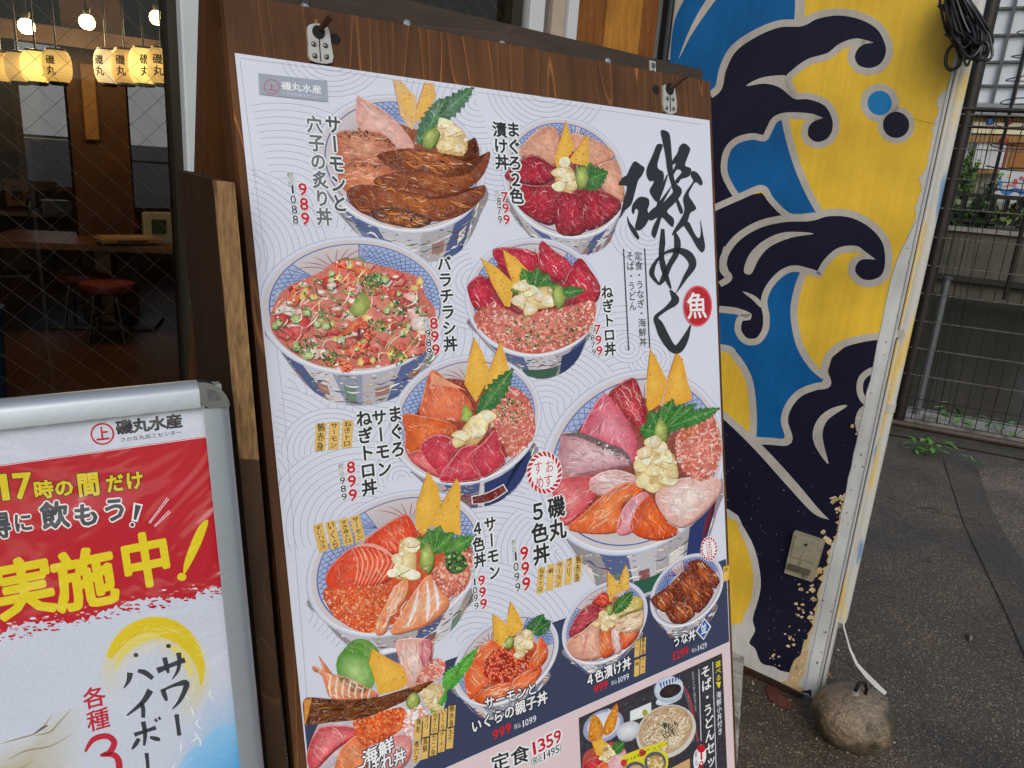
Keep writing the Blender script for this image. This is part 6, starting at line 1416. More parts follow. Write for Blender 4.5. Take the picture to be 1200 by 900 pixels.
# ---------- large five colour bowl (right)
a = A_(); q = C4(600, 400); L = 46; rg = random.Random(14)
bowl(a, q((163, 480), (230, 348), (380, 218), (560, 148), (750, 133), (900, 210), (975, 330), (990, 560), (930, 750), (800, 880), (680, 958), (520, 1010), (360, 994), (240, 930)), q((200, 740), (240, 900), (290, 985), (360, 1100), (440, 1180), (560, 1200), (700, 1180), (820, 1100), (900, 980), (960, 800), (985, 640), (600, 700)), L, rg, lat=(3.15, 4.3), lat2=(5.3, 6.2), navy=[(.15, 1.05, .02, .5, '2a3668'), (.35, .75, .16, .42, '7a2430'), (1.35, 1.75, .3, .46, '2c5a48')])
L += 6
a.poly(shrink(smooth(q((215, 460), (330, 290), (560, 180), (860, 330), (970, 420), (985, 600), (900, 780), (740, 890), (480, 900), (260, 850), (200, 640)), 4)), '8a4438', L - .6)
for pts, c0, c1, ang, fc in ((((445, 260), (560, 170), (600, 230), (625, 340), (640, 450), (600, 440), (560, 380)), '8c1424', 'c83c48', 1.0, ('e49a98', 'f0c0b8', 'd06068')), (((315, 430), (420, 250), (490, 300), (540, 370), (585, 470), (570, 580), (480, 490), (370, 460)), 'c84a60', 'f094a4', -1.0, ('f4c4cc', 'd86a7c', 'b03c50')),
    (((228, 440), (300, 432), (420, 480), (520, 510), (560, 575), (500, 590), (340, 620), (230, 625)), 'b07880', 'e6c4c8', .25, ('f4e4e6', '6a5a5c', 'c89098')), (((190, 710), (230, 640), (360, 630), (400, 700), (340, 790), (250, 860), (210, 800)), 'c83c48', 'e8888a', -.6, ('f0b4b0', 'd05a60')), (((370, 640), (480, 600), (590, 640), (540, 680), (440, 720), (370, 700)), 'd8a4a0', 'f0d0cc', .1, ('faeae6', 'c07c78')),
    (((265, 880), (340, 800), (440, 710), (540, 660), (610, 700), (520, 760), (490, 890)), 'd85a26', 'f0884a', -.7, ('f8b088', 'e8743a', 'fcd0b4')), (((490, 895), (520, 780), (600, 710), (640, 720), (620, 800), (560, 890)), 'd8808c', 'f0b8c0', 1.3, ('f8dade', 'c8707c')), (((560, 890), (575, 790), (640, 720), (670, 760), (720, 840), (780, 890), (680, 930)), 'c8420e', 'ee6c20', 1.0, ('f69a5c', 'd8541a', 'b83808')),
    (((670, 740), (700, 680), (800, 640), (960, 640), (975, 700), (900, 800), (800, 870), (720, 830)), 'd8a49c', 'f2d8cc', .3, ('fcf0ec', 'e8b8b0', 'f6e2d8'))):
    fish(a, q(*pts), c0, c1, L, rg, ang, fc, 46, 18, .8); L += .35
a.stroke(q((228, 440), (320, 440), (440, 490), (520, 520), (560, 580)), [1, 6, 7, 6, 2], '6c5c5e', L); dab(a, q((380, 470), (480, 500), (550, 560), (500, 550), (400, 490)), 40, 1.3, ['d8d4d4', '4c4446', '9a8c8e'], L + .3, rg)
a.stroke(q((270, 640), (380, 620), (480, 585)), [1, 2.4, 1], 'a86068', L + .4); fibre(a, q((690, 680), (940, 650), (880, 800), (720, 830)), 30, .2, 14, 1.6, ['fdf6f2', 'f0ccc4'], L + .4, rg)
negitoro(a, q((770, 450), (830, 380), (920, 340), (965, 400), (980, 510), (950, 610), (890, 655), (830, 630), (780, 570)), L + 1, rg, 420, 1.9)
dab(a, q((770, 450), (830, 390), (900, 370), (850, 430), (790, 470)), 40, 1.4, ['c8642c', 'a8481c', 'd88448'], L + 2.2, rg)
tamago(a, q((648, 35), (680, 90), (725, 185), (700, 290), (640, 330), (628, 300), (630, 170)), L + 3, rg, 'e0a028', 'b07814'); tamago(a, q((770, 45), (800, 90), (820, 180), (845, 270), (790, 300), (705, 300), (730, 170)), L + 3.3, rg, 'dc9c2c', 'b07814')
for t in ((750, 280), (800, 300), (850, 300), (700, 320), (650, 330), (600, 410), (960, 318)): shiso(a, *q((690, 430) if t[0] < 900 else (740, 400), t), 11 if t[0] < 900 else 9, L + 4, rg, ('1e6a24', '46963c', '145018'))
wasabi(a, *q((695, 425))[0], 8, 16, L + 5.4); ginger(a, q((590, 540), (640, 470), (690, 450), (710, 490), (690, 560), (660, 660), (630, 690), (580, 650), (575, 590)), L + 6, rg); ginger(a, q((690, 540), (740, 515), (770, 560), (765, 640), (720, 680), (660, 690), (670, 620)), L + 6.4, rg)
a.build('bowl_picture', fm_, sheet_o, 'largest rice bowl with five kinds of sliced fish')
# ---------- four salmon bowl (lower left)
a = A_(); q = C4(340, 550); L = 48; rg = random.Random(23)
bowl(a, q((78, 520), (98, 400), (200, 258), (340, 160), (500, 108), (650, 100), (800, 150), (862, 540), (760, 650), (600, 740), (450, 790), (300, 780), (170, 720), (95, 620)), q((90, 600), (160, 710), (230, 790), (300, 840), (420, 872), (540, 870), (660, 830), (760, 750), (820, 660), (855, 560), (450, 500)), L, rg, lat=(2.9, 4.3), lat2=(5.5, 6.5), navy=[(.5, .8, .05, .4, '33407a')])
L += 6
a.poly(shrink(smooth(q((165, 520), (240, 400), (400, 270), (560, 220), (760, 300), (850, 400), (840, 560), (700, 680), (500, 755), (340, 765), (210, 700), (160, 610)), 4)), 'c8502c', L - .6)
fish(a, q((345, 345), (400, 290), (500, 225), (550, 215), (590, 290), (560, 340), (490, 400), (420, 370)), 'cc3418', 'ec5c38', L, rg, 1.1, ('f2906c', 'd84c28', 'f6a484'), 40, 16, .8)
fish(a, q((165, 510), (200, 440), (280, 370), (360, 355), (440, 380), (490, 420), (480, 500), (400, 540), (300, 550), (190, 560)), 'd23c1c', 'ea5e3c', L + 1, rg, 1.2, ('f2987a', 'f6b094', 'd84424'), 10, 20, 1.2)
for x in range(8):
    x0 = 285 + x * 24; a.stroke(q((x0, 362 + x * 2), (x0 + 30, 430), (x0 + 26 - x * 5, 500), (x0 + 10 - x * 8, 550)), [.5, 1.5, 1.3, .4], 'f2a488', L + 1.9)
a.stroke(q((300, 360), (380, 355), (450, 385), (490, 420)), [1, 4, 4, 1], 'e8a090', L + 2)
P = q((160, 560), (260, 545), (380, 545), (470, 530), (490, 560), (430, 660), (390, 760), (300, 750), (210, 690), (165, 620)); a.poly(smooth(P, 4), 'c84820', L + 1.5, 'e06a38')
dab(a, P, 420, 1.3, ['e2703a', 'd05222', 'f09058', 'c0401a', 'f4a878'], L + 2.2, rg); dab(a, P, 60, .5, ['fbe0c8'], L + 3.1, rg)
for pts, ang in ((((395, 760), (430, 660), (500, 540), (550, 520), (540, 600), (480, 680), (440, 765)), -1.1), (((470, 765), (520, 670), (590, 560), (640, 500), (680, 500), (720, 560), (740, 640), (650, 720), (560, 755)), -1.0)): fish(a, q(*pts), 'e08858', 'f4b08a', L + 3, rg, ang, ('fad8c4', 'e07848', 'f8c8ac'), 40, 20, 1.2)
for x0, y0, x1, y1 in ((600, 560, 550, 735), (640, 520, 640, 710), (670, 520, 690, 660)): a.stroke(q((x0, y0), ((x0 + x1) / 2 + 8, (y0 + y1) / 2), (x1, y1)), [1, 4.5, 2], 'ecdcdc', L + 4)
negitoro(a, q((690, 450), (740, 400), (840, 360), (852, 430), (830, 540), (760, 600), (700, 560), (660, 490)), L + 3.4, rg, 200, 2.0)
dab(a, q((690, 450), (840, 380), (830, 520), (720, 580)), 60, 1.8, ['f0a484', 'e8885c', 'f8c4a8'], L + 4.4, rg)
tamago(a, q((645, 10), (690, 80), (708, 160), (660, 260), (620, 310), (585, 265), (590, 170)), L + 4, rg); tamago(a, q((780, 40), (798, 80), (795, 200), (800, 310), (720, 290), (660, 260), (700, 180)), L + 4.4, rg)
for t in ((600, 320), (650, 285), (700, 270), (760, 300), (860, 318)): shiso(a, *q((670, 390) if t[0] < 800 else (720, 390), t), 10, L + 5, rg, ('34762a', '66a044', '245820'))
P = q((730, 400), (780, 385), (825, 420), (820, 470), (760, 490), (725, 450)); a.poly(smooth(P, 3), '23501e', L + 5.6); dab(a, P, 40, 1.5, ['7ab04c', '3c7428', '16380f', 'a4cc74'], L + 6, rg)
ginger(a, q((515, 330), (570, 330), (590, 400), (590, 500), (540, 520), (480, 500), (500, 430)), L + 6, rg); wasabi(a, *q((640, 418))[0], 9, 17, L + 7)
a.build('bowl_picture', fm_, sheet_o, 'rice bowl with four kinds of salmon')
# ---------- overflowing seafood platter (bottom left)
a = A_(); q = C5(340, 720); L = 62; rg = random.Random(41); a.fa = 1.0
el = None
a.poly([clampp(p) for p in smooth(q((150, 900), (160, 650), (420, 380), (560, 225), (700, 190), (850, 250), (905, 420), (880, 560), (760, 640), (720, 900)), 4)], 'b8b0b8', L, 'd0ccd2')
a.stroke(q((480, 230), (560, 212), (640, 202)), [3, 5, 3], 'd6dae6', L + .5); a.poly(q((540, 240), (640, 215), (640, 330), (600, 300)), '5a5c72', L + .4); a.stroke(q((800, 235), (850, 250), (900, 290)), [2, 6, 4], 'd6dae6', L + .5); a.stroke(q((830, 590), (880, 550), (905, 490)), [2, 6, 3], 'c8d0e0', L + .5)
for dz_ in ((0, 0), (40, -30), (80, -55)): a.ell(*q((380 - dz_[0] * -.6, 320 + dz_[1]))[0], 21, 26, "4c8a2c", L + 1.6 - dz_[0] * .01, 'a4c878', -.5)
a.ell(*q((385, 340))[0], 21, 26, '4f9030', L + 2, 'b4d488', -.6)
fish(a, q((165, 240), (200, 290), (215, 340), (330, 365), (420, 410), (510, 460), (480, 485), (380, 500), (240, 490), (200, 400), (180, 350), (130, 320), (140, 300), (190, 320)), 'd87a50', 'f2ac8a', L + 2, rg, .5, ('fbdcc8', 'e08860'), 20, 14, 1)
for i in range(7): a.stroke(q((240 + i * 38, 350 + i * 14), (228 + i * 38, 420 + i * 10), (240 + i * 36, 490)), [1.2, 2.6, 1], 'f8d4bc', L + 3)
fish(a, q((625, 148), (820, 150), (820, 280), (770, 350), (740, 430), (690, 430), (660, 330), (630, 240)), 'd8a094', 'f0ccc0', L + 1, rg, 1.3, ('faece6', 'c88478'), 40, 18, 1)
fish(a, q((760, 160), (822, 150), (820, 260), (790, 330), (760, 250)), 'c05a64', 'e0929a', L + 2, rg, 1.3, ('f0b8b8',), 14, 14, 1)
negitoro(a, q((770, 330), (850, 260), (910, 290), (880, 360), (800, 410), (740, 420)), L + 2.4, rg, 130, 2.0)
tamago(a, q((480, 200), (560, 250), (680, 350), (685, 410), (640, 440), (520, 470), (500, 400), (460, 280)), L + 3, rg); a.poly(q((480, 200), (600, 270), (660, 300), (680, 350), (560, 260)), 'd89c3c', L + 3.8)
P = smooth(q((80, 500), (130, 485), (300, 500), (500, 485), (640, 450), (820, 390), (830, 400), (720, 480), (600, 540), (420, 610), (240, 630), (80, 650), (72, 570)), 4); P = [clampp(p) for p in P]
a.poly(P, '5a2a10', L + 4, '7c441c'); fibre(a, P, 90, -.12, 22, 1.4, ['9a5c24', '44200e', 'b87830', '6a3614', '2e160a'], L + 4.5, rg); a.poly([clampp(p) for p in q((80, 500), (125, 488), (120, 520), (90, 640), (75, 640))], 'c88430', L + 5)
fish(a, [clampp(p) for p in q((100, 800), (150, 680), (220, 650), (350, 655), (400, 690), (330, 740), (250, 800), (150, 900), (100, 900))], 'c03a44', 'e8868a', L + 4.4, rg, .9, ('f0b0ac', 'd8606a'), 30, 16, 1)
fish(a, [clampp(p) for p in q((265, 870), (300, 780), (400, 700), (450, 760), (440, 900), (270, 940))], 'd86a3c', 'f09464', L + 5, rg, .8, ('f8c0a0', 'e07a48'), 30, 16, 1)
P = q((370, 620), (460, 600), (560, 560), (650, 545), (675, 580), (660, 660), (580, 720), (460, 770), (400, 740), (380, 680)); a.poly(smooth(P, 4), 'c8441a', L + 5.4, 'dc5a24'); dab(a, P, 380, 1.5, ['ec7a3a', 'd8501a', 'f4985c', 'b83c12', 'e66428'], L + 6, rg)
P = q((680, 560), (760, 530), (800, 580), (740, 640), (720, 720), (670, 700), (660, 640)); a.poly(smooth(P, 3), 'd8988c', L + 5.4); dab(a, P, 150, 1.6, ['f8e4de', 'eab4a8', 'd88878', 'fbf0ec'], L + 6, rg)
fish(a, [clampp(p) for p in q((560, 740), (640, 700), (700, 720), (700, 830), (640, 900), (540, 900))], 'd87878', 'f2b4b0', L + 5.2, rg, .6, ('fad8d4',), 20, 14, 1)
for t, w_ in (((1090, 205), 7), ((980, 300), 9), ((830, 570), 8), ((1010, 330), 6)): shiso(a, *q((905, 440), t), w_, L + 5, rg, ('3c9a2c', '6cc04a', '1f6a1c'))
ginger(a, q((800, 420), (850, 400), (900, 420), (890, 480), (840, 560), (790, 530), (780, 490)), L + 6, rg); wasabi(a, *q((718, 508))[0], 7.5, 10.5, L + 6.5, .3)
a.build('bowl_picture', fm_, sheet_o, 'overflowing seafood bowl with prawn, cucumber and orange roe')
# ---------- salmon and roe bowl
a = A_(); q = C5(520, 680); L = 56; rg = random.Random(51)
bowl(a, q((43, 590), (78, 440), (180, 320), (330, 222), (480, 190), (600, 220), (667, 320), (642, 470), (560, 610), (420, 700), (300, 735), (200, 728), (100, 680)), q((55, 620), (110, 700), (180, 780), (260, 815), (340, 800), (440, 750), (540, 660), (620, 540), (360, 500)), L, rg, lat=(2.5, 3.1), lat2=(5.2, 6.3))
L += 6
a.poly(shrink(smooth(q((110, 520), (220, 370), (400, 280), (560, 330), (620, 400), (560, 520), (420, 640), (240, 700), (130, 660)), 4)), 'b84a28', L - .6)
for pts, ang in ((((165, 440), (270, 350), (340, 390), (280, 440), (250, 530), (200, 500)), -.7), (((120, 560), (160, 460), (230, 500), (290, 560), (250, 620), (150, 690)), .8), (((170, 690), (240, 640), (340, 600), (420, 610), (380, 670), (250, 720)), -.3), (((400, 600), (460, 540), (570, 510), (520, 600), (420, 660), (380, 640)), -.6), (((490, 500), (540, 400), (560, 330), (600, 380), (600, 450), (540, 520)), -1.1)): fish(a, q(*pts), 'd8501e', 'f08048', L, rg, ang, ('f8b48c', 'e0662c', 'fac8a8'), 24, 14, 1); L += .3
ikura(a, q((230, 520), (270, 430), (340, 400), (430, 420), (490, 440), (490, 510), (420, 570), (330, 600), (250, 570)), L + 1, rg, 170, 1.7, ('d02a14', 'b01c0c', 'e04824'))
tamago(a, q((285, 195), (350, 240), (380, 320), (350, 400), (290, 350)), L + 3, rg); tamago(a, q((390, 122), (440, 200), (468, 280), (400, 330), (355, 300), (375, 200)), L + 3.2, rg)
for t in ((620, 240), (580, 205), (530, 240)): shiso(a, *q((520, 310), t), 9, L + 3, rg, ('1e5c2a', '3c8a44', '144420'))
ginger(a, q((420, 330), (480, 295), (530, 330), (500, 400), (460, 440), (420, 430), (415, 380)), L + 4, rg); wasabi(a, *q((380, 362))[0], 5, 8, L + 4.5, .5)
for i in range(3): a.stroke(q((30 + i * 20, 620 - i * 30), (110, 490 - i * 12), (195, 402)), [1, 3, .5], '5cae3c', L + 5)
a.build('bowl_picture', fm_, sheet_o, 'rice bowl with salmon slices around a heap of red roe')
# ---------- four colour marinated bowl
a = A_(); q = C5(640, 620); L = 56; rg = random.Random(61)
bowl(a, q((85, 640), (130, 500), (230, 380), (400, 298), (520, 320), (582, 420), (577, 560), (500, 680), (380, 770), (220, 790), (120, 740)), q((100, 700), (140, 770), (200, 820), (250, 850), (320, 820), (420, 780), (500, 700), (560, 600), (330, 560)), L, rg, lat=(2.6, 3.9), lat2=(5.4, 6.3))
L += 6
a.poly(shrink(smooth(q((130, 620), (230, 440), (380, 350), (540, 400), (560, 540), (460, 680), (330, 750), (180, 750), (120, 690)), 4)), 'b86850', L - .6)
for pts, c0, c1, ang, fc in ((((265, 430), (330, 365), (370, 400), (370, 450), (300, 450)), 'a81c10', 'd84a2c', .5, ('e87a5c',)), (((130, 610), (180, 500), (250, 440), (310, 460), (310, 520), (240, 560), (170, 640)), '8c1c2c', 'c84a54', -.6, ('d87880', 'a83040')), (((120, 660), (220, 590), (300, 520), (320, 560), (310, 640), (320, 740), (230, 765), (150, 740)), 'd09078', 'ecbca0', .9, ('f6dcc8', 'd88a74')), (((320, 600), (370, 590), (410, 700), (330, 750), (310, 680)), 'c85018', 'e88048', 1.2, ('f4b088',)), (((380, 600), (430, 580), (440, 700), (400, 720)), 'd8a8a4', 'f0d4d0', 1.2, ('fbeeea',)), (((430, 590), (540, 570), (520, 640), (440, 700)), 'cc4a1c', 'e8784a', .8, ('f4a480',)), (((400, 540), (470, 480), (560, 470), (550, 580), (430, 600)), 'd0b08c', 'ecd4b4', -.3, ('faecd8', 'a85a4c')), (((400, 470), (470, 400), (550, 400), (560, 460), (480, 490), (410, 520)), 'b8a048', 'd8c878', -.4, ('ece0a8',))): fish(a, q(*pts), c0, c1, L, rg, ang, fc, 18, 12, .9); L += .25
a.stroke(q((200, 760), (225, 680), (245, 580)), [2, 3.6, 1], 'd88a88', L + .6)
tamago(a, q((358, 240), (400, 290), (440, 360), (390, 400), (370, 430), (355, 340)), L + 2, rg, 'd8a850'); tamago(a, q((465, 205), (485, 260), (485, 360), (440, 365), (420, 320)), L + 2.3, rg, 'd8a850')
shiso(a, *q((390, 490), (500, 375)), 8, L + 2.8, rg); wasabi(a, *q((370, 470))[0], 4, 6, L + 4); ginger(a, q((300, 520), (340, 470), (400, 510), (370, 560), (350, 585), (300, 570)), L + 3.4, rg)
a.build('bowl_picture', fm_, sheet_o, 'small rice bowl of four marinated fish')
# ---------- grilled eel bowl
a = A_(); L = 56; rg = random.Random(71)
bowl(a, q((603, 400), (650, 288), (760, 188), (880, 138), (980, 168), (1032, 250), (1020, 380), (950, 490), (840, 560), (720, 577), (640, 520)), q((625, 470), (660, 560), (700, 600), (730, 635), (800, 625), (880, 600), (940, 560), (1000, 440), (820, 400)), L, rg, lat=(2.9, 4.2), lat2=(4.6, 6.0))
L += 6
a.poly(shrink(smooth(q((650, 460), (760, 300), (900, 240), (990, 300), (960, 420), (860, 510), (760, 550), (680, 510)), 4)), 'cfd0c4', L - .6); dab(a, q((650, 470), (700, 540), (830, 540), (960, 430), (1000, 330), (800, 400)), 110, 1.0, ['e6e6dc', 'b8b8a8'], L - .3, rg)
a.poly(q((640, 430), (720, 350), (840, 225), (900, 195), (985, 290), (960, 380), (890, 470), (800, 530), (710, 480)), '6a2610', L - .25, '8a3a18')
for pts in (((840, 200), (900, 180), (960, 230), (1005, 290), (980, 340), (900, 290), (850, 240)), ((620, 400), (720, 330), (850, 200), (870, 240), (780, 300), (720, 370), (680, 420), (630, 420)), ((790, 270), (840, 240), (920, 310), (970, 360), (930, 430), (880, 480), (800, 410), (780, 340)), ((620, 410), (700, 350), (760, 380), (740, 440), (690, 480), (630, 440)), ((700, 480), (780, 410), (850, 460), (860, 500), (800, 545), (740, 540))):
    P = [p_ for k_ in range(len(pts)) for p_ in [tuple(q(pts[k_])[0][i_] * w_ + q(pts[k_ - 1 + z_])[0][i_] * (1 - w_) for i_ in (0, 1)) for z_, w_ in ((0, .85), (2 - len(pts) if k_ == len(pts) - 1 else 2, .85))]]; cx_, cy_ = sum(u_ for u_, v_ in P) / len(P), sum(v_ for u_, v_ in P) / len(P); P = [(cx_ + (u_ - cx_) * 1.14, cy_ + (v_ - cy_) * 1.12) for u_, v_ in P]; a.poly([(u_ + .6, v_ + 1.2) for u_, v_ in P], '3c1208', L - .1); a.poly(P, '641e0c', L, 'a84c1c'); fibre(a, P, 40, 1.0, 11, 1.2, ['d8803a', '8a3814', '3a1206', 'c4682a'], L + .4, rg); fibre(a, P, 5, .9, 9, .8, ['f0c8a0'], L + .9, rg); L += .25
a.build('bowl_picture', fm_, sheet_o, 'small rice bowl of grilled eel')
# ---------- noodle set photograph (bottom right)
a = A_(); a.fa = .35; q5 = C4(0, 0); L = 50; rg = random.Random(81)
def q(*pts): return [(560 + x / 3.75, 720 + y / 3.75) for x, y in pts]
a.poly([clampp(p) for p in q((442, 455), (1072, 170), (1100, 800), (460, 860))], '33323a', L)
el = lambda x, y, rx, ry, c, L_, c2=None, ang=0: a.ell(*q((x, y))[0], rx / 3.75, ry / 3.75, c, L_, c2, ang, 28)
a.stroke(q((905, 315), (935, 390), (965, 560)), [1, 2.4, 1.4], 'a8383c', L + 1); a.stroke(q((900, 330), (925, 395), (950, 560)), [2.4, 2.4, 2], '50505a', L + 1)
el(550, 490, 95, 68, '8a94b4', L + 2, 'd8dce4', -.5); el(552, 486, 76, 54, 'c8ccd8', L + 2.4, 'e6e8ea', -.5); fibre(a, q((520, 470), (570, 400), (640, 410), (600, 480)), 40, 1.0, 12, .8, ['f2f4ec', 'dfe4d8'], L + 2.8, rg)
for P in (q((500, 445), (530, 455), (550, 500), (540, 550), (490, 555), (485, 520)), q((606, 392), (615, 430), (600, 500), (570, 530), (550, 520), (560, 470))): a.poly(smooth(P, 4), 'c06a10', L + 3, 'f0a030'); dab(a, P, 50, .9, ['f4b850', 'a85c0c', 'd88a20'], L + 3.5, rg)
a.poly(q((668, 425), (760, 385), (762, 440), (668, 470)), 'd4dadc', L + 2, 'e8ecec'); a.ell(*q((733, 432))[0], 3.2, 4.2, 'a8a02c', L + 2.6)
el(838, 330, 66, 58, 'a8b4c8', L + 3, 'd8e0e8', -.35); el(840, 322, 62, 46, 'c4ccd8', L + 3.2, 'c8d0dc', -.35)
for k in range(7): a.stroke(q((800 + k * 14, 300 - k * 5), (806 + k * 12, 325 - k * 6)), [2.2, 1], '2c4c94', L + 3.4)
el(845, 336, 50, 28, '221a1a', L + 3.6, '3a2c2a', -.35); el(838, 372, 60, 22, 'c8d0d8', L + 2.8, 'dce2e8', -.3)
el(660, 508, 54, 36, 'b8bcc8', L + 3, 'eef2f4', -.4); el(660, 520, 50, 36, 'a8a4a8', L + 2.8, 'c8c8cc', -.4)
el(826, 515, 138, 112, 'c8c8be', L + 2, 'dcd8cc', -.55); el(824, 508, 126, 100, 'b89a78', L + 2.4, 'd8c0a0', -.55)
P = [(560 + (824 + 120 * math.cos(t) * math.cos(-.55) - 94 * math.sin(t) * math.sin(-.55)) / 3.75, 720 + (508 + 120 * math.cos(t) * math.sin(-.55) + 94 * math.sin(t) * math.cos(-.55)) / 3.75) for t in [.26 * i for i in range(24)]]
for an in (.2, .9, 1.7, 2.5): fibre(a, P, 110, an, 11, .9, ['ecd8bc', 'c8a888', 'a8865e', 'f4e6d0', '8a6a48'], L + 2.8 + an * .2, rg, .3)
fibre(a, smooth(q((800, 480), (850, 450), (880, 490), (860, 540), (810, 540)), 3), 90, 1.2, 8, .9, ['1c2418', '2c3a24', '40503a'], L + 3.8, rg, .3)
a.poly([clampp(p) for p in smooth(q((462, 620), (520, 580), (600, 560), (650, 600), (640, 690), (600, 740), (470, 740)), 3)], 'a84a40', L + 3.4)
tamago(a, q((500, 560), (540, 545), (600, 590), (560, 620), (520, 620)), L + 4.4, rg); shiso(a, *q((590, 610), (640, 560)), 7, L + 4.6, rg); ginger(a, q((545, 600), (575, 580), (590, 620), (560, 640), (540, 630)), L + 5, rg)
fish(a, [clampp(p) for p in q((470, 650), (530, 620), (540, 680), (480, 720))], 'a01420', 'd83c44', L + 4, rg, .5, ('e06a6c',), 10, 8, .7); fish(a, [clampp(p) for p in q((570, 650), (640, 590), (650, 660), (600, 720))], 'd88c98', 'f4c4cc', L + 4.2, rg, .9, ('fbe4e8',), 12, 8, .7); fish(a, [clampp(p) for p in q((510, 690), (560, 640), (590, 690), (560, 740), (510, 740))], 'd8501c', 'f08044', L + 4.1, rg, .8, ('f8b890',), 10, 8, .7)
a.stroke(q((625, 640), (700, 610), (790, 580), (830, 560)), [7, 8, 7, 5], 'd8d020', L + 4.6); a.poly([clampp(p) for p in smooth(q((640, 660), (700, 620), (780, 600), (830, 610), (830, 680), (790, 740), (640, 740)), 3)], 'd8d020', L + 4.5)
el(778, 650, 48, 48, '5a5c70', L + 4.8, '3a3a48', -.3); el(780, 655, 38, 38, 'a88444', L + 5, 'd8b878', -.3); el(690, 690, 48, 44, '5a5c70', L + 4.8, '3a3a48', -.3); el(692, 694, 38, 34, 'b89a6c', L + 5, 'dcc8a4', -.3)
dab(a, q((745, 630), (810, 630), (815, 690), (750, 690)), 40, 1.4, ['e8d098', 'b88c4c', 'f2e2b8'], L + 5.4, rg)
a.ell(*q((640, 652))[0], 3.6, 4.4, 'c8323a', L + 5.4); a.ell(*q((720, 607))[0], 3.6, 4.4, 'c8323a', L + 5.4)
a.poly([clampp(p) for p in q((838, 680), (930, 632), (934, 730), (838, 760))], 'c8a070', L + 4.6)
a.htext('そばorうどん', q((655, 640))[0], q((830, 565))[0], 4.4, '3a2c10', L + 5.6, .01)
NOODLE_L = L
a.build('set_meal_picture', fm_, sheet_o, 'black panel photograph of a cold noodle set')
# ================================================================== LETTERING ON THE POSTER
INK, WHT, RED, GRY = '2a2a2e', 'e2e6ee', 'c01c2c', '5c5f66'
L = 82
a = A_()      # corner logo
a.poly([(302.5, 86), (383, 95.2), (384, 119.6), (303.7, 110.7)], '9aa0ae', L); a.ell(318, 102, 9.5, 9, 'a8707c', L + 1); a.ell(318, 102, 8, 7.6, '9aa0ae', L + 1.4); a.htext('上', (318, 102), (319, 102.1), 10, 'a8606c', L + 2, .04, wk=1.25)
a.htext('磯丸水産', (335.4, 101), (371, 105), 10.5, 'e2e6ee', L + 1, .03); a.htext('さかな丸加工センター', (332.5, 109.2), (375, 114), 3.6, 'd2d6e0', L + 1, .01)
a.build('logo_plate', pm_, sheet_o, 'grey corner logo plate')
a = A_()      # names
def name(t, p0, p1, w, c=INK, h=WHT, hr=2, b=.05): a.vtext(t, p0, p1, w, c, L, b, h, hr)
name('サーモンと', (390, 146), (397.5, 238), 19, '4c4e54'); name('穴子の炙り丼', (368, 146), (379.5, 254), 19, '686b72')
name('まぐろ２色', (601, 152), (605, 230), 17); name('漬け丼', (585, 152), (588, 190), 17)
name('バラチラシ丼', (520, 309), (527.5, 403), 17); name('ねぎトロ丼', (711, 342), (714.5, 409), 14)
name('まぐろ', (462.5, 485), (466, 526), 18); name('サーモン', (444, 489), (450, 549), 18); name('ねぎトロ丼', (426, 490), (432.5, 571), 19)
name('磯丸', (651.5, 594), (653, 620), 21); name('５色丼', (630, 599), (634, 649), 21)
name('サーモン', (574, 614), (579, 670), 15); name('４色丼', (559, 619), (562, 656), 15)
WL2 = '1e2436'
def hname(t, p0, p1, h, hr=1.4): a.htext(t, p0, p1, h, 'e8ebf0', L, .045, WL2, hr)
hname('海鮮', (433, 885), (452, 875), 19); hname('こぼれ丼', (423, 904), (468, 886.5), 19)
hname('サーモンと', (573.5, 823), (623, 807), 15); hname('いくらの親子丼', (558, 850), (635, 818), 16); hname('４色漬け丼', (691, 796), (734, 777.5), 15.5); hname('うな丼', (792.5, 751), (810.5, 744), 14)
a.build('dish_names', pm_, sheet_o)
a = A_()      # prices
def price(t, p0, p1, w, hr=1.2): a.vtext(t, p0, p1, w, RED, L + 1, .06, WHT, hr)
def tax(t, p0, p1, w, top=None): a.vtext(t, p0, p1, w, INK, L + 1, .02, WHT, .9); 
def zei(p0, p1, w): a.vtext('税込', p0, p1, w, INK, L + 1, .01, WHT, .6)
price('989', (354.5, 222), (357.5, 256.5), 9.5); tax('1088', (342, 222), (346, 257.5), 6.5); zei((339.5, 205), (340.5, 213), 8)
price('799', (591, 231), (593.2, 257.5), 7.5); tax('879', (584.3, 236), (585.6, 257.5), 4.6); zei((582, 225), (582.5, 230), 5)
price('899', (508, 379), (510.5, 410), 9); tax('989', (501, 391), (502.7, 412), 6.4); zei((498.5, 376), (499.3, 383), 6.5)
price('799', (700, 386), (702, 411), 7); tax('879', (694, 396), (695.6, 412.5), 4.6); zei((693, 384), (693.5, 389), 5)
price('899', (411, 547.5), (413.3, 580), 9.5); tax('989', (401, 563), (403, 582), 6.5); zei((399, 546), (400, 554), 7)
price('999', (614, 648), (616.4, 684), 9.5); tax('1099', (603.3, 652), (606.4, 688), 6.4); zei((601.5, 635), (602.3, 643), 6.5)
price('999', (564, 680), (566.3, 707.5), 8.2); tax('1099', (555.3, 682), (558, 710), 5.4); zei((553.8, 669), (554.4, 675), 5.5)
def hprice(t, p0, p1, h): a.htext(t, p0, p1, h, 'd0202c', L + 1, .05, None)
def htax(t, p0, p1, z0, z1, h): a.htext(t, p0, p1, h, 'dde0e8', L + 1, .02, None); a.htext('税込', z0, z1, h * .85, 'dde0e8', L + 1, .01)
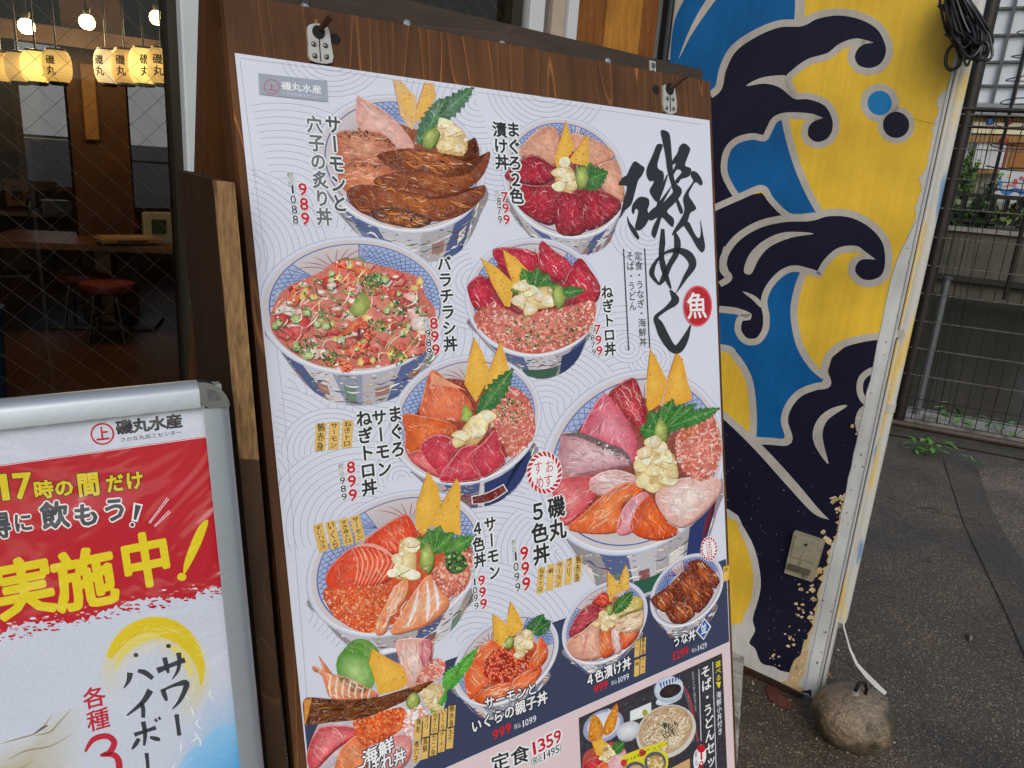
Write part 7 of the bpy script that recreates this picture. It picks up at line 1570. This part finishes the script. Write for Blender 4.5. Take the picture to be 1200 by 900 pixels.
hprice('999', (580.3, 860.5), (595, 853), 11); htax('1099', (612.5, 848), (626, 842), (604, 851), (608, 849.4), 7.6)
hprice('999', (698, 807.5), (709, 802), 9.5); htax('1099', (724.5, 797), (735, 792.5), (717.5, 800), (721, 798.6), 6.6)
hprice('1299', (788.5, 769), (804, 762.5), 9); htax('1429', (817.5, 759.5), (826.5, 755.8), (811.5, 762), (814.5, 760.8), 6.2)
a.htext('1359', (624.8, 877), (653, 863), 14.5, RED, L + 1, .05, WHT, 2.2, sl=-.1); a.htext('（税込1495）', (621.5, 893.6), (658, 875), 9, INK, L + 1, .02, WHT, 1.6)
a.htext('定食', (586, 892.5), (609, 884.5), 22, INK, L + 1, .03, WHT, 2.2)
a.build('price_lettering', pm_, sheet_o)
a = A_()      # paper slips naming the fish
GOLD = 'd8b05c'
def slip(quad, t, c=GOLD):
    a = A_()
    a.poly(quad, c, L, 'e0bc70'); P = [((quad[0][0] + quad[1][0]) / 2, (quad[0][1] + quad[1][1]) / 2), ((quad[2][0] + quad[3][0]) / 2, (quad[2][1] + quad[3][1]) / 2)]
    n = len(t); k0 = .14; k1 = .84 if n > 2 else .5
    p0 = tuple(P[0][i] * (1 - k0) + P[1][i] * k0 for i in (0, 1)); p1 = tuple(P[0][i] * (1 - k1) + P[1][i] * k1 for i in (0, 1)); w_ = math.dist(quad[0], quad[1]) * .74
    if n == 1: a.vtext(t, tuple((p0[i] * .7 + p1[i] * .3) for i in (0, 1)), p1, w_, '3a2a14', L + 1, .02, single=w_)
    else: a.vtext(t, p0, p1, w_, '3a2a14', L + 1, .02)
    a.build('name_slip', pm_, sheet_o)
q = C4(340, 390)
for x, y, t in ((120, 425, '鮪赤身'), (182, 418, 'サーモン'), (245, 410, 'ねぎトロ')): slip(q((x, y), (x + 50, y - 2), (x + 42, y + 127), (x - 6, y + 130)), t)
def q(*p): return [(560 + x / 5.625, 560 + y / 5.625) for x, y in p]
for x, y, t in ((397, 590, 'ねぎトロ'), (459, 572, '鯛'), (518, 552, 'サーモン'), (580, 534, 'ブリ'), (640, 514, '鮪赤身')): slip(q((x, y), (x + 45, y - 6), (x + 33, y + 165), (x - 14, y + 172)), t)
def q(*p): return [(360 + x / 9, 580 + y / 9) for x, y in p]
for Q, t in (([(55, 325), (155, 287), (228, 575), (122, 612)], 'すじハラス'), ([(187, 292), (287, 262), (355, 545), (252, 578)], 'いくら'), ([(325, 262), (422, 235), (490, 508), (386, 543)], 'すき身トロ'), ([(446, 235), (548, 205), (612, 463), (512, 510)], 'サーモン')): slip(q(*Q), t)
def q(*p): return [(440 + x / 7.5, 780 + y / 7.5) for x, y in p]
for x, y, t in ((345, 470, '海老'), (417, 442, 'ブリ'), (492, 410, 'ねぎトロ'), (565, 382, 'いくら'), (640, 352, '鮪赤身')): slip(q((x, y), (x + 62, y - 8), (x + 52, y + 175), (x - 8, y + 188)), t)
for x, y, t in ((330, 668, '煮穴子'), (405, 640, '真鯛'), (480, 610, 'カニ身'), (552, 578, 'サーモン'), (625, 548, '玉子')): slip(q((x, y), (x + 62, y - 8), (x + 52, y + 172), (x - 8, y + 186)), t)
def q(*p): return [(640 + x / 5, 620 + y / 5) for x, y in p]
for x, y, t in ((518, 655, 'ブリ'), (553, 640, '鮪赤身'), (516, 768, '鯛'), (551, 752, 'サーモン')): slip(q((x, y), (x + 30, y - 9), (x + 26, y + 88), (x - 4, y + 98)), t)
slip([(847, 664), (854, 662), (854, 679), (847, 682)], '赤', 'd8a838')
a = A_()      # round badges
def badge(x, y, rx, ry, cols, tk, n=22, ang=0):
    a = A_()
    a.ell(x, y, rx, ry, 'e4e7ee', L + 1, ang=ang, n=32)
    for i in range(n):
        t0 = 6.283 * i / n; t1 = t0 + 6.283 / n * .62; f = lambda k, t: (x + rx * k * math.cos(t), y + ry * k * math.sin(t))
        a.poly([f(.97, t0), f(.97, t1), f(.76, t1 + .18), f(.76, t0 + .18)], RED, L + 1.5)
    for t, p0, p1, w_ in tk: a.vtext(t, p0, p1, w_, RED, L + 2, .01)
    a.build('badge', pm_, sheet_o)
badge(637.5, 553.7, 21, 25.5, None, (('おす', (643.5, 546), (642, 563), 11), ('すめ', (630, 548), (632, 565), 11)))
badge(830.4, 643, 9.8, 14.5, None, (('注目', (830, 638), (831, 648.5), 8),), 18)
q = C5(640, 620)
a.poly(q((925, 520), (965, 570), (920, 650), (875, 600)), 'e4e7ee', L + 1); a.poly(q((925, 530), (957, 571), (920, 640), (883, 599)), '2a58a8', L + 1.4); a.vtext('並', q((921, 583))[0], q((921, 590))[0], 8, 'e4e7ee', L + 2, .03, single=13)
a.build('badge', pm_, sheet_o); a = A_()
a.ell(817, 358.6, 17, 24, 'b41626', L + 1, ang=.05, n=36); a.ring([(817 + 17 * math.cos(t), 358.6 + 24 * math.sin(t)) for t in [.15 * i for i in range(42)]], [(817 + 15.6 * math.cos(t), 358.6 + 22.2 * math.sin(t)) for t in [.15 * i for i in range(42)]], 'd8606c', 'd8606c', L + 1.5)
for i in range(5): a.stroke([(803 + i * 1.3, 352 - i * 4), (805 + i * 1.6, 361 - i * 3)], [.3, .8, .3], 'e0a0a8', L + 1.7)
a.vtext('魚', (816, 358), (817, 365), 24, 'eceef4', L + 2, .03, single=33)
a.build('fish_seal', pm_, sheet_o)
# big brush title: tapered strokes following the brush
a = A_(); BK_ = '26262a'
def q(*p): return [(700 + x / 6, 140 + y / 6) for x, y in p]
def br(*pts): P = smooth(q(*pts), 4); a.poly(P, BK_, L + 1 + .02 * len(a.V) % .5)
def bs(pts, w): a.stroke(q(*pts), [v / 6 for v in w], BK_, L + 1.2, n=6)
br((145, 458), (175, 410), (205, 390), (225, 345), (258, 295), (300, 318), (330, 345), (310, 395), (285, 430), (265, 500), (240, 590), (210, 625), (180, 650), (158, 695), (165, 640), (185, 560), (205, 480), (190, 465))
br((240, 650), (245, 600), (285, 550), (325, 545), (358, 560), (362, 600), (350, 640), (365, 680), (340, 740), (295, 780), (262, 765), (275, 700), (285, 640), (265, 630), (255, 665))
br((208, 680), (225, 720), (262, 770), (290, 820), (285, 845), (255, 815), (225, 765), (210, 720))
br((342, 375), (350, 330), (390, 240), (415, 180), (440, 172), (458, 185), (440, 240), (420, 320), (430, 350), (460, 370), (465, 420), (445, 480), (440, 540), (415, 578), (385, 545), (365, 500), (385, 460), (395, 430), (370, 435), (350, 410))
br((443, 85), (465, 75), (500, 95), (512, 140), (520, 240), (528, 340), (545, 440), (590, 490), (570, 530), (560, 545), (600, 640), (580, 660), (545, 560), (515, 450), (490, 360), (475, 250), (455, 150))
br((525, 290), (560, 235), (575, 190), (605, 168), (640, 190), (650, 215), (630, 270), (615, 325), (655, 345), (650, 390), (620, 410), (585, 420), (565, 450), (545, 430), (590, 370), (560, 350), (535, 385), (520, 380), (550, 310), (525, 320))
br((355, 665), (390, 625), (440, 600), (500, 545), (560, 480), (590, 495), (585, 530), (540, 590), (490, 640), (500, 665), (535, 700), (530, 755), (500, 735), (455, 690), (440, 720), (420, 790), (400, 835), (378, 800), (395, 740), (420, 690), (380, 710), (358, 700))
bs([(490, 390), (460, 470), (430, 560), (420, 620)], [10, 22, 18, 8]); bs([(360, 690), (440, 590), (520, 470)], [20, 26, 6])
br((660, 365), (690, 368), (720, 400), (738, 445), (725, 465), (690, 440), (660, 480), (640, 530), (665, 575), (692, 620), (680, 640), (650, 660), (630, 720), (590, 760), (525, 815), (540, 770), (590, 690), (610, 630), (600, 560), (620, 510), (655, 460), (672, 430), (655, 395))
br((605, 740), (640, 720), (680, 800), (710, 835), (725, 800), (722, 705), (738, 790), (755, 895), (735, 935), (700, 900), (660, 830), (625, 775))
def q(*p): return [(700 + x / 6.427, 280 + y / 6.427) for x, y in p]
def bs(pts, w): a.stroke(q(*pts), [v / 6.427 for v in w], BK_, L + 1.2, n=6)
bs([(490, -75), (487, 30), (480, 130), (500, 230), (530, 320), (552, 375)], [26, 44, 40, 44, 30, 12])
bs([(575, -60), (600, 20), (590, 110), (540, 200), (500, 290), (465, 345)], [14, 48, 46, 40, 46, 14])
bs([(465, 345), (420, 290), (408, 245), (440, 170), (510, 105), (600, 85), (680, 120), (715, 195), (660, 290), (620, 360), (585, 415)], [14, 30, 40, 24, 20, 40, 62, 56, 34, 16, 2])
bs([(545, 385), (575, 430), (580, 470), (510, 530), (440, 590), (465, 650), (500, 730), (560, 820), (610, 825), (660, 750), (700, 650)], [12, 46, 60, 30, 34, 62, 70, 60, 66, 50, 10])
a.build('brush_title', pm_, sheet_o, 'large black brush lettering at the upper right of the poster')
a = A_()
for p0, p1 in (((730.3, 291.7), (736.3, 410.4)), ((755, 291), (761, 407.6))): a.stroke([p0, p1], 1.3, INK, L)
a.vtext('定食・うなぎ・海鮮丼', (747.5, 300), (753.3, 400.5), 9.5, INK, L, .012); a.vtext('そば・うどん', (737.8, 300), (741.2, 358.5), 9, INK, L, .012)
a.build('caption_lettering', pm_, sheet_o); a = A_()
Ln = 66
a.vtext('そば・うどんセット', (826.6, 787), (834, 906), 13, 'e6e8ec', Ln, .035)
for p0, p1 in (((818.6, 784), (821.2, 868)), ((834.8, 775.5), (839, 905))): a.stroke([p0, p1], 1.0, 'c8cacf', Ln)
a.vtext('選べる', (841, 778), (841.6, 794), 7, 'e0d020', Ln, .03); a.stroke([(841.5, 799), (842, 806)], [6, 1], 'e0d020', Ln)
a.vtext('海鮮小丼付き', (841.8, 814), (843.4, 857), 6.5, 'dfe2e8', Ln, .02); a.vtext('お好みの小鉢と麺が選べます', (811.5, 788), (815, 832), 3.2, 'b8bac2', Ln, .0)
a.ell(821.3, 884, 6, 12, 'e6e8ec', Ln, n=24); a.ell(821.3, 877, 4.8, 4.8, 'c01c2c', Ln + .5); a.vtext('10', (821, 886), (821.4, 896), 6, RED, Ln + .6, .04); a.ell(815.5, 891, 3.4, 12, 'dfe2e8', Ln - .5, n=20); a.vtext('税込', (815.4, 884), (815.8, 893), 4, INK, Ln + .4, .0)
a.build('set_meal_lettering', pm_, sheet_o)

# ================================================================== ALUMINIUM SIGN
AU = Vector((.99298939, -.11267010, .03574248)); AW = Vector((.01580077, -.17314376, -.98476981))
AO = rayat(266, 444.5, .60)
AP = Plane(AO, AU, AW)      # front face of the frame, origin at its top right corner
sign = thing('aluminium_sign', 'silver snap frame stand with a red and white drinks poster', 'sign stand', AP.O + AP.U * -.3 + AP.W * 1.2 - AP.N * .05)
AWD = .45; AHT = .80; FW = .0158
alu = plain('brushed aluminium', 'a9b2b9', .38, metal=.45, var=.05, scale=50, bump=.03, bscale=300, stretch=(1, 40, 1))
def rail_prof(u0, w0, u1, w1, name, lbl=None):
    """rounded snap-frame profile between two points along the frame's edge"""
    A = AP.O + AP.U * u0 + AP.W * w0; B = AP.O + AP.U * u1 + AP.W * w1; t = (B - A).normalized(); inw = t.cross(AP.N)
    c = AP.O + AP.U * -AWD / 2 + AP.W * AHT / 2
    if inw.dot(c - A) < 0: inw = -inw
    prof = [(0, -.018), (0, -.006), (.003, -.001), (.008, .0015), (.020, .0015), (FW - .002, -.0015), (FW, -.004), (FW, -.018)]
    vs = [P + inw * x + AP.N * y for P in (A, B) for x, y in prof]; n = len(prof)
    fs = [(i, (i + 1) % n, n + (i + 1) % n, n + i) for i in range(n)] + [tuple(range(n))[::-1], tuple(range(n, 2 * n))]
    mb = MB(); mb.add(vs, fs); return mb.build(name, alu, sign, True)
cr = .0215
rail_prof(-AWD + cr, 0, -cr, 0, 'frame_rail'); rail_prof(0, cr, 0, AHT - cr, 'frame_rail'); rail_prof(-AWD, cr, -AWD, AHT - cr, 'frame_rail'); rail_prof(-AWD + cr, AHT, -cr, AHT, 'frame_rail')
capm_ = plain('chrome corner', '6f767c', .2, metal=.7, var=.05)
for u, w, su, sw in ((0, 0, -1, 1), (-AWD, 0, 1, 1), (0, AHT, -1, -1), (-AWD, AHT, 1, -1)):
    pts = []
    for i in range(9):
        t = math.pi / 2 * i / 8; pts.append((u + su * (cr - cr * math.sin(t)) , -(w + sw * (cr - cr * math.cos(t)))))
    pts = pts + [(u + su * cr, -(w + sw * FW)), (u + su * FW, -(w + sw * cr))] if False else pts + [(u, -(w + sw * cr)), (u + su * FW, -(w + sw * cr)), (u + su * cr, -(w + sw * FW)), (u + su * cr, -w)] if False else [(u + su * cr, -w)] + [(u + su * (cr - cr * math.sin(math.pi / 2 * i / 8)), -(w + sw * (cr - cr * math.cos(math.pi / 2 * i / 8)))) for i in range(1, 8)] + [(u, -(w + sw * cr)), (u + su * FW, -(w + sw * cr)), (u + su * cr, -(w + sw * FW))]
    mb = MB(); mb.prism(pts, -.018, .0028, AP.M); cpo = mb.build('corner_cap', capm_, sign, M=AP.M)
    gp = [(u + su * (FW - (FW - .006) * math.sin(math.pi / 2 * i / 6)), -(w + sw * (FW - (FW - .006) * math.cos(math.pi / 2 * i / 6)))) for i in range(7)] + [(u + su * FW, -(w + sw * FW))]
    mb = MB(); mb.prism(gp, .0028, .0032, AP.M); mb.build('inset', plain('grey corner inset', '5a5c5e', .5, metal=.3, var=.3, scale=300), cpo, M=AP.M)
gk = MB(); g0, g1 = FW - .0004, FW + .0022  # thin dark strips painted in as the shadow gap along the frame's inner edge
for (x0, y0, x1, y1) in ((-AWD + g0, -g0, -g0, -g1), (-AWD + g0, -AHT + g1, -g0, -AHT + g0), (-AWD + g0, -g1, -AWD + g1, -AHT + g1), (-g1, -g1, -g0, -AHT + g1)): gk.prism([(x0, min(y0, y1)), (x1, min(y0, y1)), (x1, max(y0, y1)), (x0, max(y0, y1))], -.0054, -.0048, AP.M)
gk.build('gasket', plain('dark gasket', '2c2e30', .6), sign, M=AP.M)
mb = MB(); mb.prism([(-AWD + .004, -.004), (-.004, -.004), (-.004, -AHT + .004), (-AWD + .004, -AHT + .004)], -.026, -.0058, AP.M); mb.build('back_plate', plain('grey back plate', '8a8d90', .5), sign, M=AP.M)
for u in (-.03, -AWD + .03):
    A = AP.O + AP.U * u + AP.W * (AHT - .02) - AP.N * .02; B = Vector((A.x, A.y - .04, .01)); mb = MB(); mb.tube([A, B], .013, 10); mb.build('leg', alu, sign, True)
    A = AP.O + AP.U * u + AP.W * .25 - AP.N * .03; B = Vector((A.x + .0, A.y + .30, .01)); mb = MB(); mb.tube([A, B], .010, 10); mb.build('rear_leg', alu, sign, True)
SP2 = Plane(AP.O - AP.N * .0055, AU, AW)
a = Art(SP2, k=1.16, step=9e-6)
pmf = print_mat('drinks poster print', .38, .8, .05, gs=400, crinkle=.9, patchy=.05)
u0, u1, w0_, w1_ = -AWD + .012, -.012, .012, AHT - .012
PXS = lambda u, w: SP2.px(u, w)
def clS(p):
    u, w = SP2.uv(*p); return SP2.px(min(max(u, u0), u1), min(max(w, w0_), w1_))
a.raw([PXS(u0, w0_), PXS(u1, w0_), PXS(u1, w1_), PXS(u0, w1_)], [(0, 1, 2, 3)], [a.c('c4cbda')] * 4, 0)
def lineY(x, p0, p1): return p0[1] + (x - p0[0]) / (p1[0] - p0[0]) * (p1[1] - p0[1])
xl = -190
top_e = [(x, lineY(x, (0, 545), (243, 511))) for x in range(xl, 262, 6)]
rg = random.Random(91)
bot = [(x, lineY(x, (0, 742), (258, 687)) + rg.gauss(0, 1.6) - (5 * math.sin(x * .05) if x < 240 else 0)) for x in range(268, xl - 1, -3)]
a.poly([clS(p) for p in top_e + bot], 'b41a2a', 2)
for i in range(330):
    x = rg.uniform(xl, 262); y = lineY(x, (0, 742), (258, 687)) + rg.uniform(-10, 11); k = rg.random() < .5
    P = rndpoly(x, y, rg.uniform(.6, 2.4), rg, 6, 1.8, .6)
    a.poly([clS(p) for p in P], 'b41a2a' if y > lineY(x, (0, 742), (258, 687)) else rg.choice(['d8d0d4', 'c8848a', 'b41a2a']), 3)
a.stroke([clS((x, lineY(x, (0, 545), (243, 511)) + 1)) for x in range(xl, 244, 6)], .8, 'e8c8cc', 3, sm=False)
# lower scene: sea blue, hill and a brushed sun
a.poly([clS(p) for p in smooth([(300, 770), (262, 800), (236, 810), (222, 840), (205, 870), (190, 910), (200, 960), (330, 1000), (330, 800)], 4)], 'c4cbda', 2, '58a8dc', ctr=(276, 905))
a.poly([clS(p) for p in smooth([(330, 850), (262, 850), (236, 870), (215, 890), (208, 930), (300, 980)], 4)], '8cc0e4', 2.3, '4fa2da', ctr=(288, 900))
for i in range(9): 
    x, y = rg.uniform(196, 250), rg.uniform(800, 900); a.stroke([(x, y), (x + rg.uniform(-6, 6), y + 6), (x + rg.uniform(-8, 8), y + 13)], [.4, 2, .4], 'dfe6ee', 2.6)
a.poly([clS(p) for p in smooth([(-190, 940), (-120, 905), (-60, 890), (0, 872), (40, 858), (62, 836), (85, 826), (98, 832), (92, 870), (100, 930), (60, 1000), (-190, 1020)], 4)], 'c6ccd4', 2, 'b4ac8e', ctr=(20, 905))
for pts in ([(0, 872), (20, 866), (40, 860), (52, 850), (62, 836)], [(40, 862), (58, 858), (70, 846), (84, 830)], [(10, 890), (30, 880), (60, 874), (84, 860)], [(-20, 900), (10, 905), (40, 892)]): a.stroke([clS(p) for p in pts], [.5, 2.2, 1.6, .5], '9a9078', 2.6)
a.stroke([(40, 860), (50, 853), (56, 850)], [1, 3, 1], '6a6050', 2.7)
rim_ = lambda k: [(181 + 58 * k * math.cos(t), 792 + 62 * k * math.sin(t)) for t in [2 * math.pi * i / 40 for i in range(40)]]
def glow(k0, k1, s0, s1, L_):
    A1, A2 = rim_(k0), rim_(k1); n_ = len(A1); up_ = [max(.0, min(1, .5 - .62 * math.sin(2 * math.pi * i / n_) + .18 * math.cos(2 * math.pi * i / n_))) for i in range(n_)]
    pc, yc = a.c('c4cbda'), a.c('dcc840')
    a.raw([clS(p) for p in A1] + [clS(p) for p in A2], [(i, (i + 1) % n_, n_ + (i + 1) % n_, n_ + i) for i in range(n_)], [mixc(pc, yc, u * s0) for u in up_] + [mixc(pc, yc, u * s1) for u in up_], L_)
for k0, k1, s0, s1 in ((.35, .6, 0, .25), (.6, .8, .25, .7), (.8, .98, .7, .95), (.98, 1.05, .95, .5), (1.05, 1.16, .5, 0)): glow(k0, k1, s0, s1, 2.5)
def arc(cx_, cy_, rx, ry, t0, t1, w, c, Lx, n=26): a.stroke([(cx_ + rx * math.cos(t0 + (t1 - t0) * i / n), cy_ + ry * math.sin(t0 + (t1 - t0) * i / n)) for i in range(n + 1)], w, c, Lx, sm=False)
arc(180, 794, 56, 60, -2.75, .15, [7, 14, 18, 22, 24, 22, 16, 9, 2], 'd8c028', 3); arc(180, 796, 46, 50, -2.9, -1.4, [2, 10, 12, 4], 'd9cc6c', 3.2); arc(182, 798, 42, 44, -1.3, -.1, [2, 9, 8, 3], 'dcd07c', 3.2)
for i in range(16): 
    t = -2.7 + i * .18; arc(180, 794, 54 + rg.gauss(0, 7), 58 + rg.gauss(0, 7), t, t + rg.uniform(.2, .5), [.1, .8, .1], rg.choice(['e8dc9c', 'c8a818']), 3.6, 6)
clip_m = pmf
ps = a.build('drinks_poster', pmf, sign, 'red and white drinks poster with a yellow brushed sun')
a = Art(SP2, k=1.16, step=9e-6); L = 8
a.ell(120, 508.5, 14, 13, 'b81c2c', L, n=36); a.ell(120, 508.5, 11.8, 10.9, 'c4cbda', L + 1, n=36); a.htext('上', (120, 508.2), (121, 508.1), 17, 'b81c2c', L + 2, .06, wk=1.2)
a.htext('磯丸水産', (145.5, 500.5), (204, 493.6), 17, '33343a', L, .07, wk=1.05); a.htext('さかな丸加工センター', (144, 515.2), (210, 506.6), 5.6, '44454a', L, .02)
a.build('logo_lettering', pmf, ps)
a = Art(SP2, k=1.16, step=9e-6)
YE = 'd8c020'
a.htext('17', (3, 571), (27, 569.5), 29, YE, L, .07, '3c2c20', 1.8, wk=1.0); a.htext('時の', (51, 573.5), (75, 571.5), 22, YE, L, .06, '3c2c20', 1.6); a.htext('間', (103.4, 567.4), (104.4, 567.3), 29, YE, L, .06, '3c2c20', 1.8, wk=1.2); a.htext('だけ', (134.6, 566), (157.5, 562.8), 22, YE, L, .06, '3c2c20', 1.6, wk=.95)
a.htext('お', (-34, 622), (-33, 621.9), 30, '44464e', L, .06, 'e4e6ea', 2, wk=1.2); a.htext('得', (-2, 615.6), (-1, 615.5), 32, '44464e', L, .06, 'e4e6ea', 2, wk=1.2); a.htext('に', (27, 612), (28, 611.9), 24, '44464e', L, .06, 'e4e6ea', 2, wk=1.25)
a.htext('飲', (64, 603.5), (65, 603.4), 33, '44464e', L, .06, 'e4e6ea', 2.2, wk=1.3); a.htext('もう', (101, 603), (134.6, 597), 29, '44464e', L, .06, 'e4e6ea', 2.2, wk=.95)
a.stroke([(162, 592), (158, 609)], [7, 3], '44464e', L); a.stroke([(162, 590), (157.6, 611)], [11, 7.4], 'e4e6ea', L - 1); a.ell(155, 615, 3.6, 3.6, 'e4e6ea', L - 1); a.ell(155, 615, 2.3, 2.3, '44464e', L)
for p0, p1 in (((197, 584), (175, 613)), ((199, 599), (181, 617))): a.stroke([p0, p1], [3.2, 2.2], 'e6dcdf', L - 1); a.stroke([p0, p1], [1.6, .8], 'c03a48', L)
a.build('slogan_lettering', pmf, ps)
a = Art(SP2, k=1.16, step=9e-6)
for ch, p, w_, h_ in (('実', (28, 688), 72, 72), ('施', (99, 678), 76, 72), ('中', (171, 656), 62, 66)):
    r_v, d_v = SP2.dirs(*p); a.put(ch, p, w_, h_, r_v, d_v, 'dcc81e', L, .06, 'b41a2a', 4, sl=-.04)
a.poly(smooth([(240, 610), (244, 612), (236, 636), (222, 664), (215, 672), (217, 655), (230, 622)], 3), 'dcc81e', L); a.ell(213, 676, 5.5, 4.6, 'dcc81e', L)
a.ell(213, 676, 7.5, 6.4, 'b41a2a', L - 1)
a.build('headline_lettering', pmf, ps)
a = Art(SP2, k=1.16, step=9e-6); BR = '3a3c44'
def q(*p): return [(x / 3.529, 650 + y / 3.529) for x, y in p]
def bs(pts, w, c=BR): a.stroke(q(*pts), [v / 3.529 for v in w], c, L, n=6)
# サワー
bs([(650, 480), (700, 460), (765, 435)], [26, 18, 22]); bs([(680, 425), (690, 465), (696, 490)], [20, 20, 10]); bs([(738, 405), (742, 440), (735, 480), (712, 515)], [22, 18, 14, 4])
bs([(672, 555), (682, 585), (690, 605)], [20, 20, 10]); bs([(675, 560), (720, 540), (768, 530), (765, 560), (742, 605), (712, 640)], [10, 14, 26, 22, 16, 4]); bs([(730, 660), (735, 700), (742, 748)], [20, 17, 18])
# ハイボール
bs([(538, 488), (532, 520), (512, 552)], [26, 18, 4]); bs([(570, 480), (600, 488), (632, 512)], [14, 22, 18]); bs([(622, 560), (590, 610), (525, 665)], [28, 20, 8]); bs([(585, 610), (592, 640), (592, 675)], [18, 18, 16])
bs([(555, 745), (600, 730), (645, 715)], [18, 14, 18]); bs([(592, 690), (600, 740), (596, 790)], [20, 18, 10]); bs([(575, 760), (560, 785), (545, 805)], [16, 18, 6]); bs([(620, 755), (640, 760), (662, 765)], [10, 18, 14]); bs([(640, 680), (650, 690)], [12, 10]); bs([(655, 672), (664, 682)], [12, 10])
bs([(606, 820), (610, 860), (612, 900)], [18, 15, 15]); bs([(585, 950), (580, 990), (560, 1020)], [18, 16, 6]); bs([(625, 940), (630, 1000), (660, 985)], [16, 18, 8])
for x, y in ((562, 415), (697, 378)): a.ell(*q((x, y))[0], 2.9, 2.6, BR, L)
a.vtext('各種', (110.5, 817), (115, 843), 28, 'b82838', L, .03, hk=1.0)
bs([(352, 815), (385, 765), (440, 750), (472, 775), (455, 815), (415, 830)], [10, 22, 24, 26, 24, 12], 'b82838'); bs([(415, 830), (470, 828), (492, 860), (485, 910), (440, 950), (380, 955)], [12, 24, 28, 28, 24, 14], 'b82838')
a.build('drink_lettering', pmf, ps)
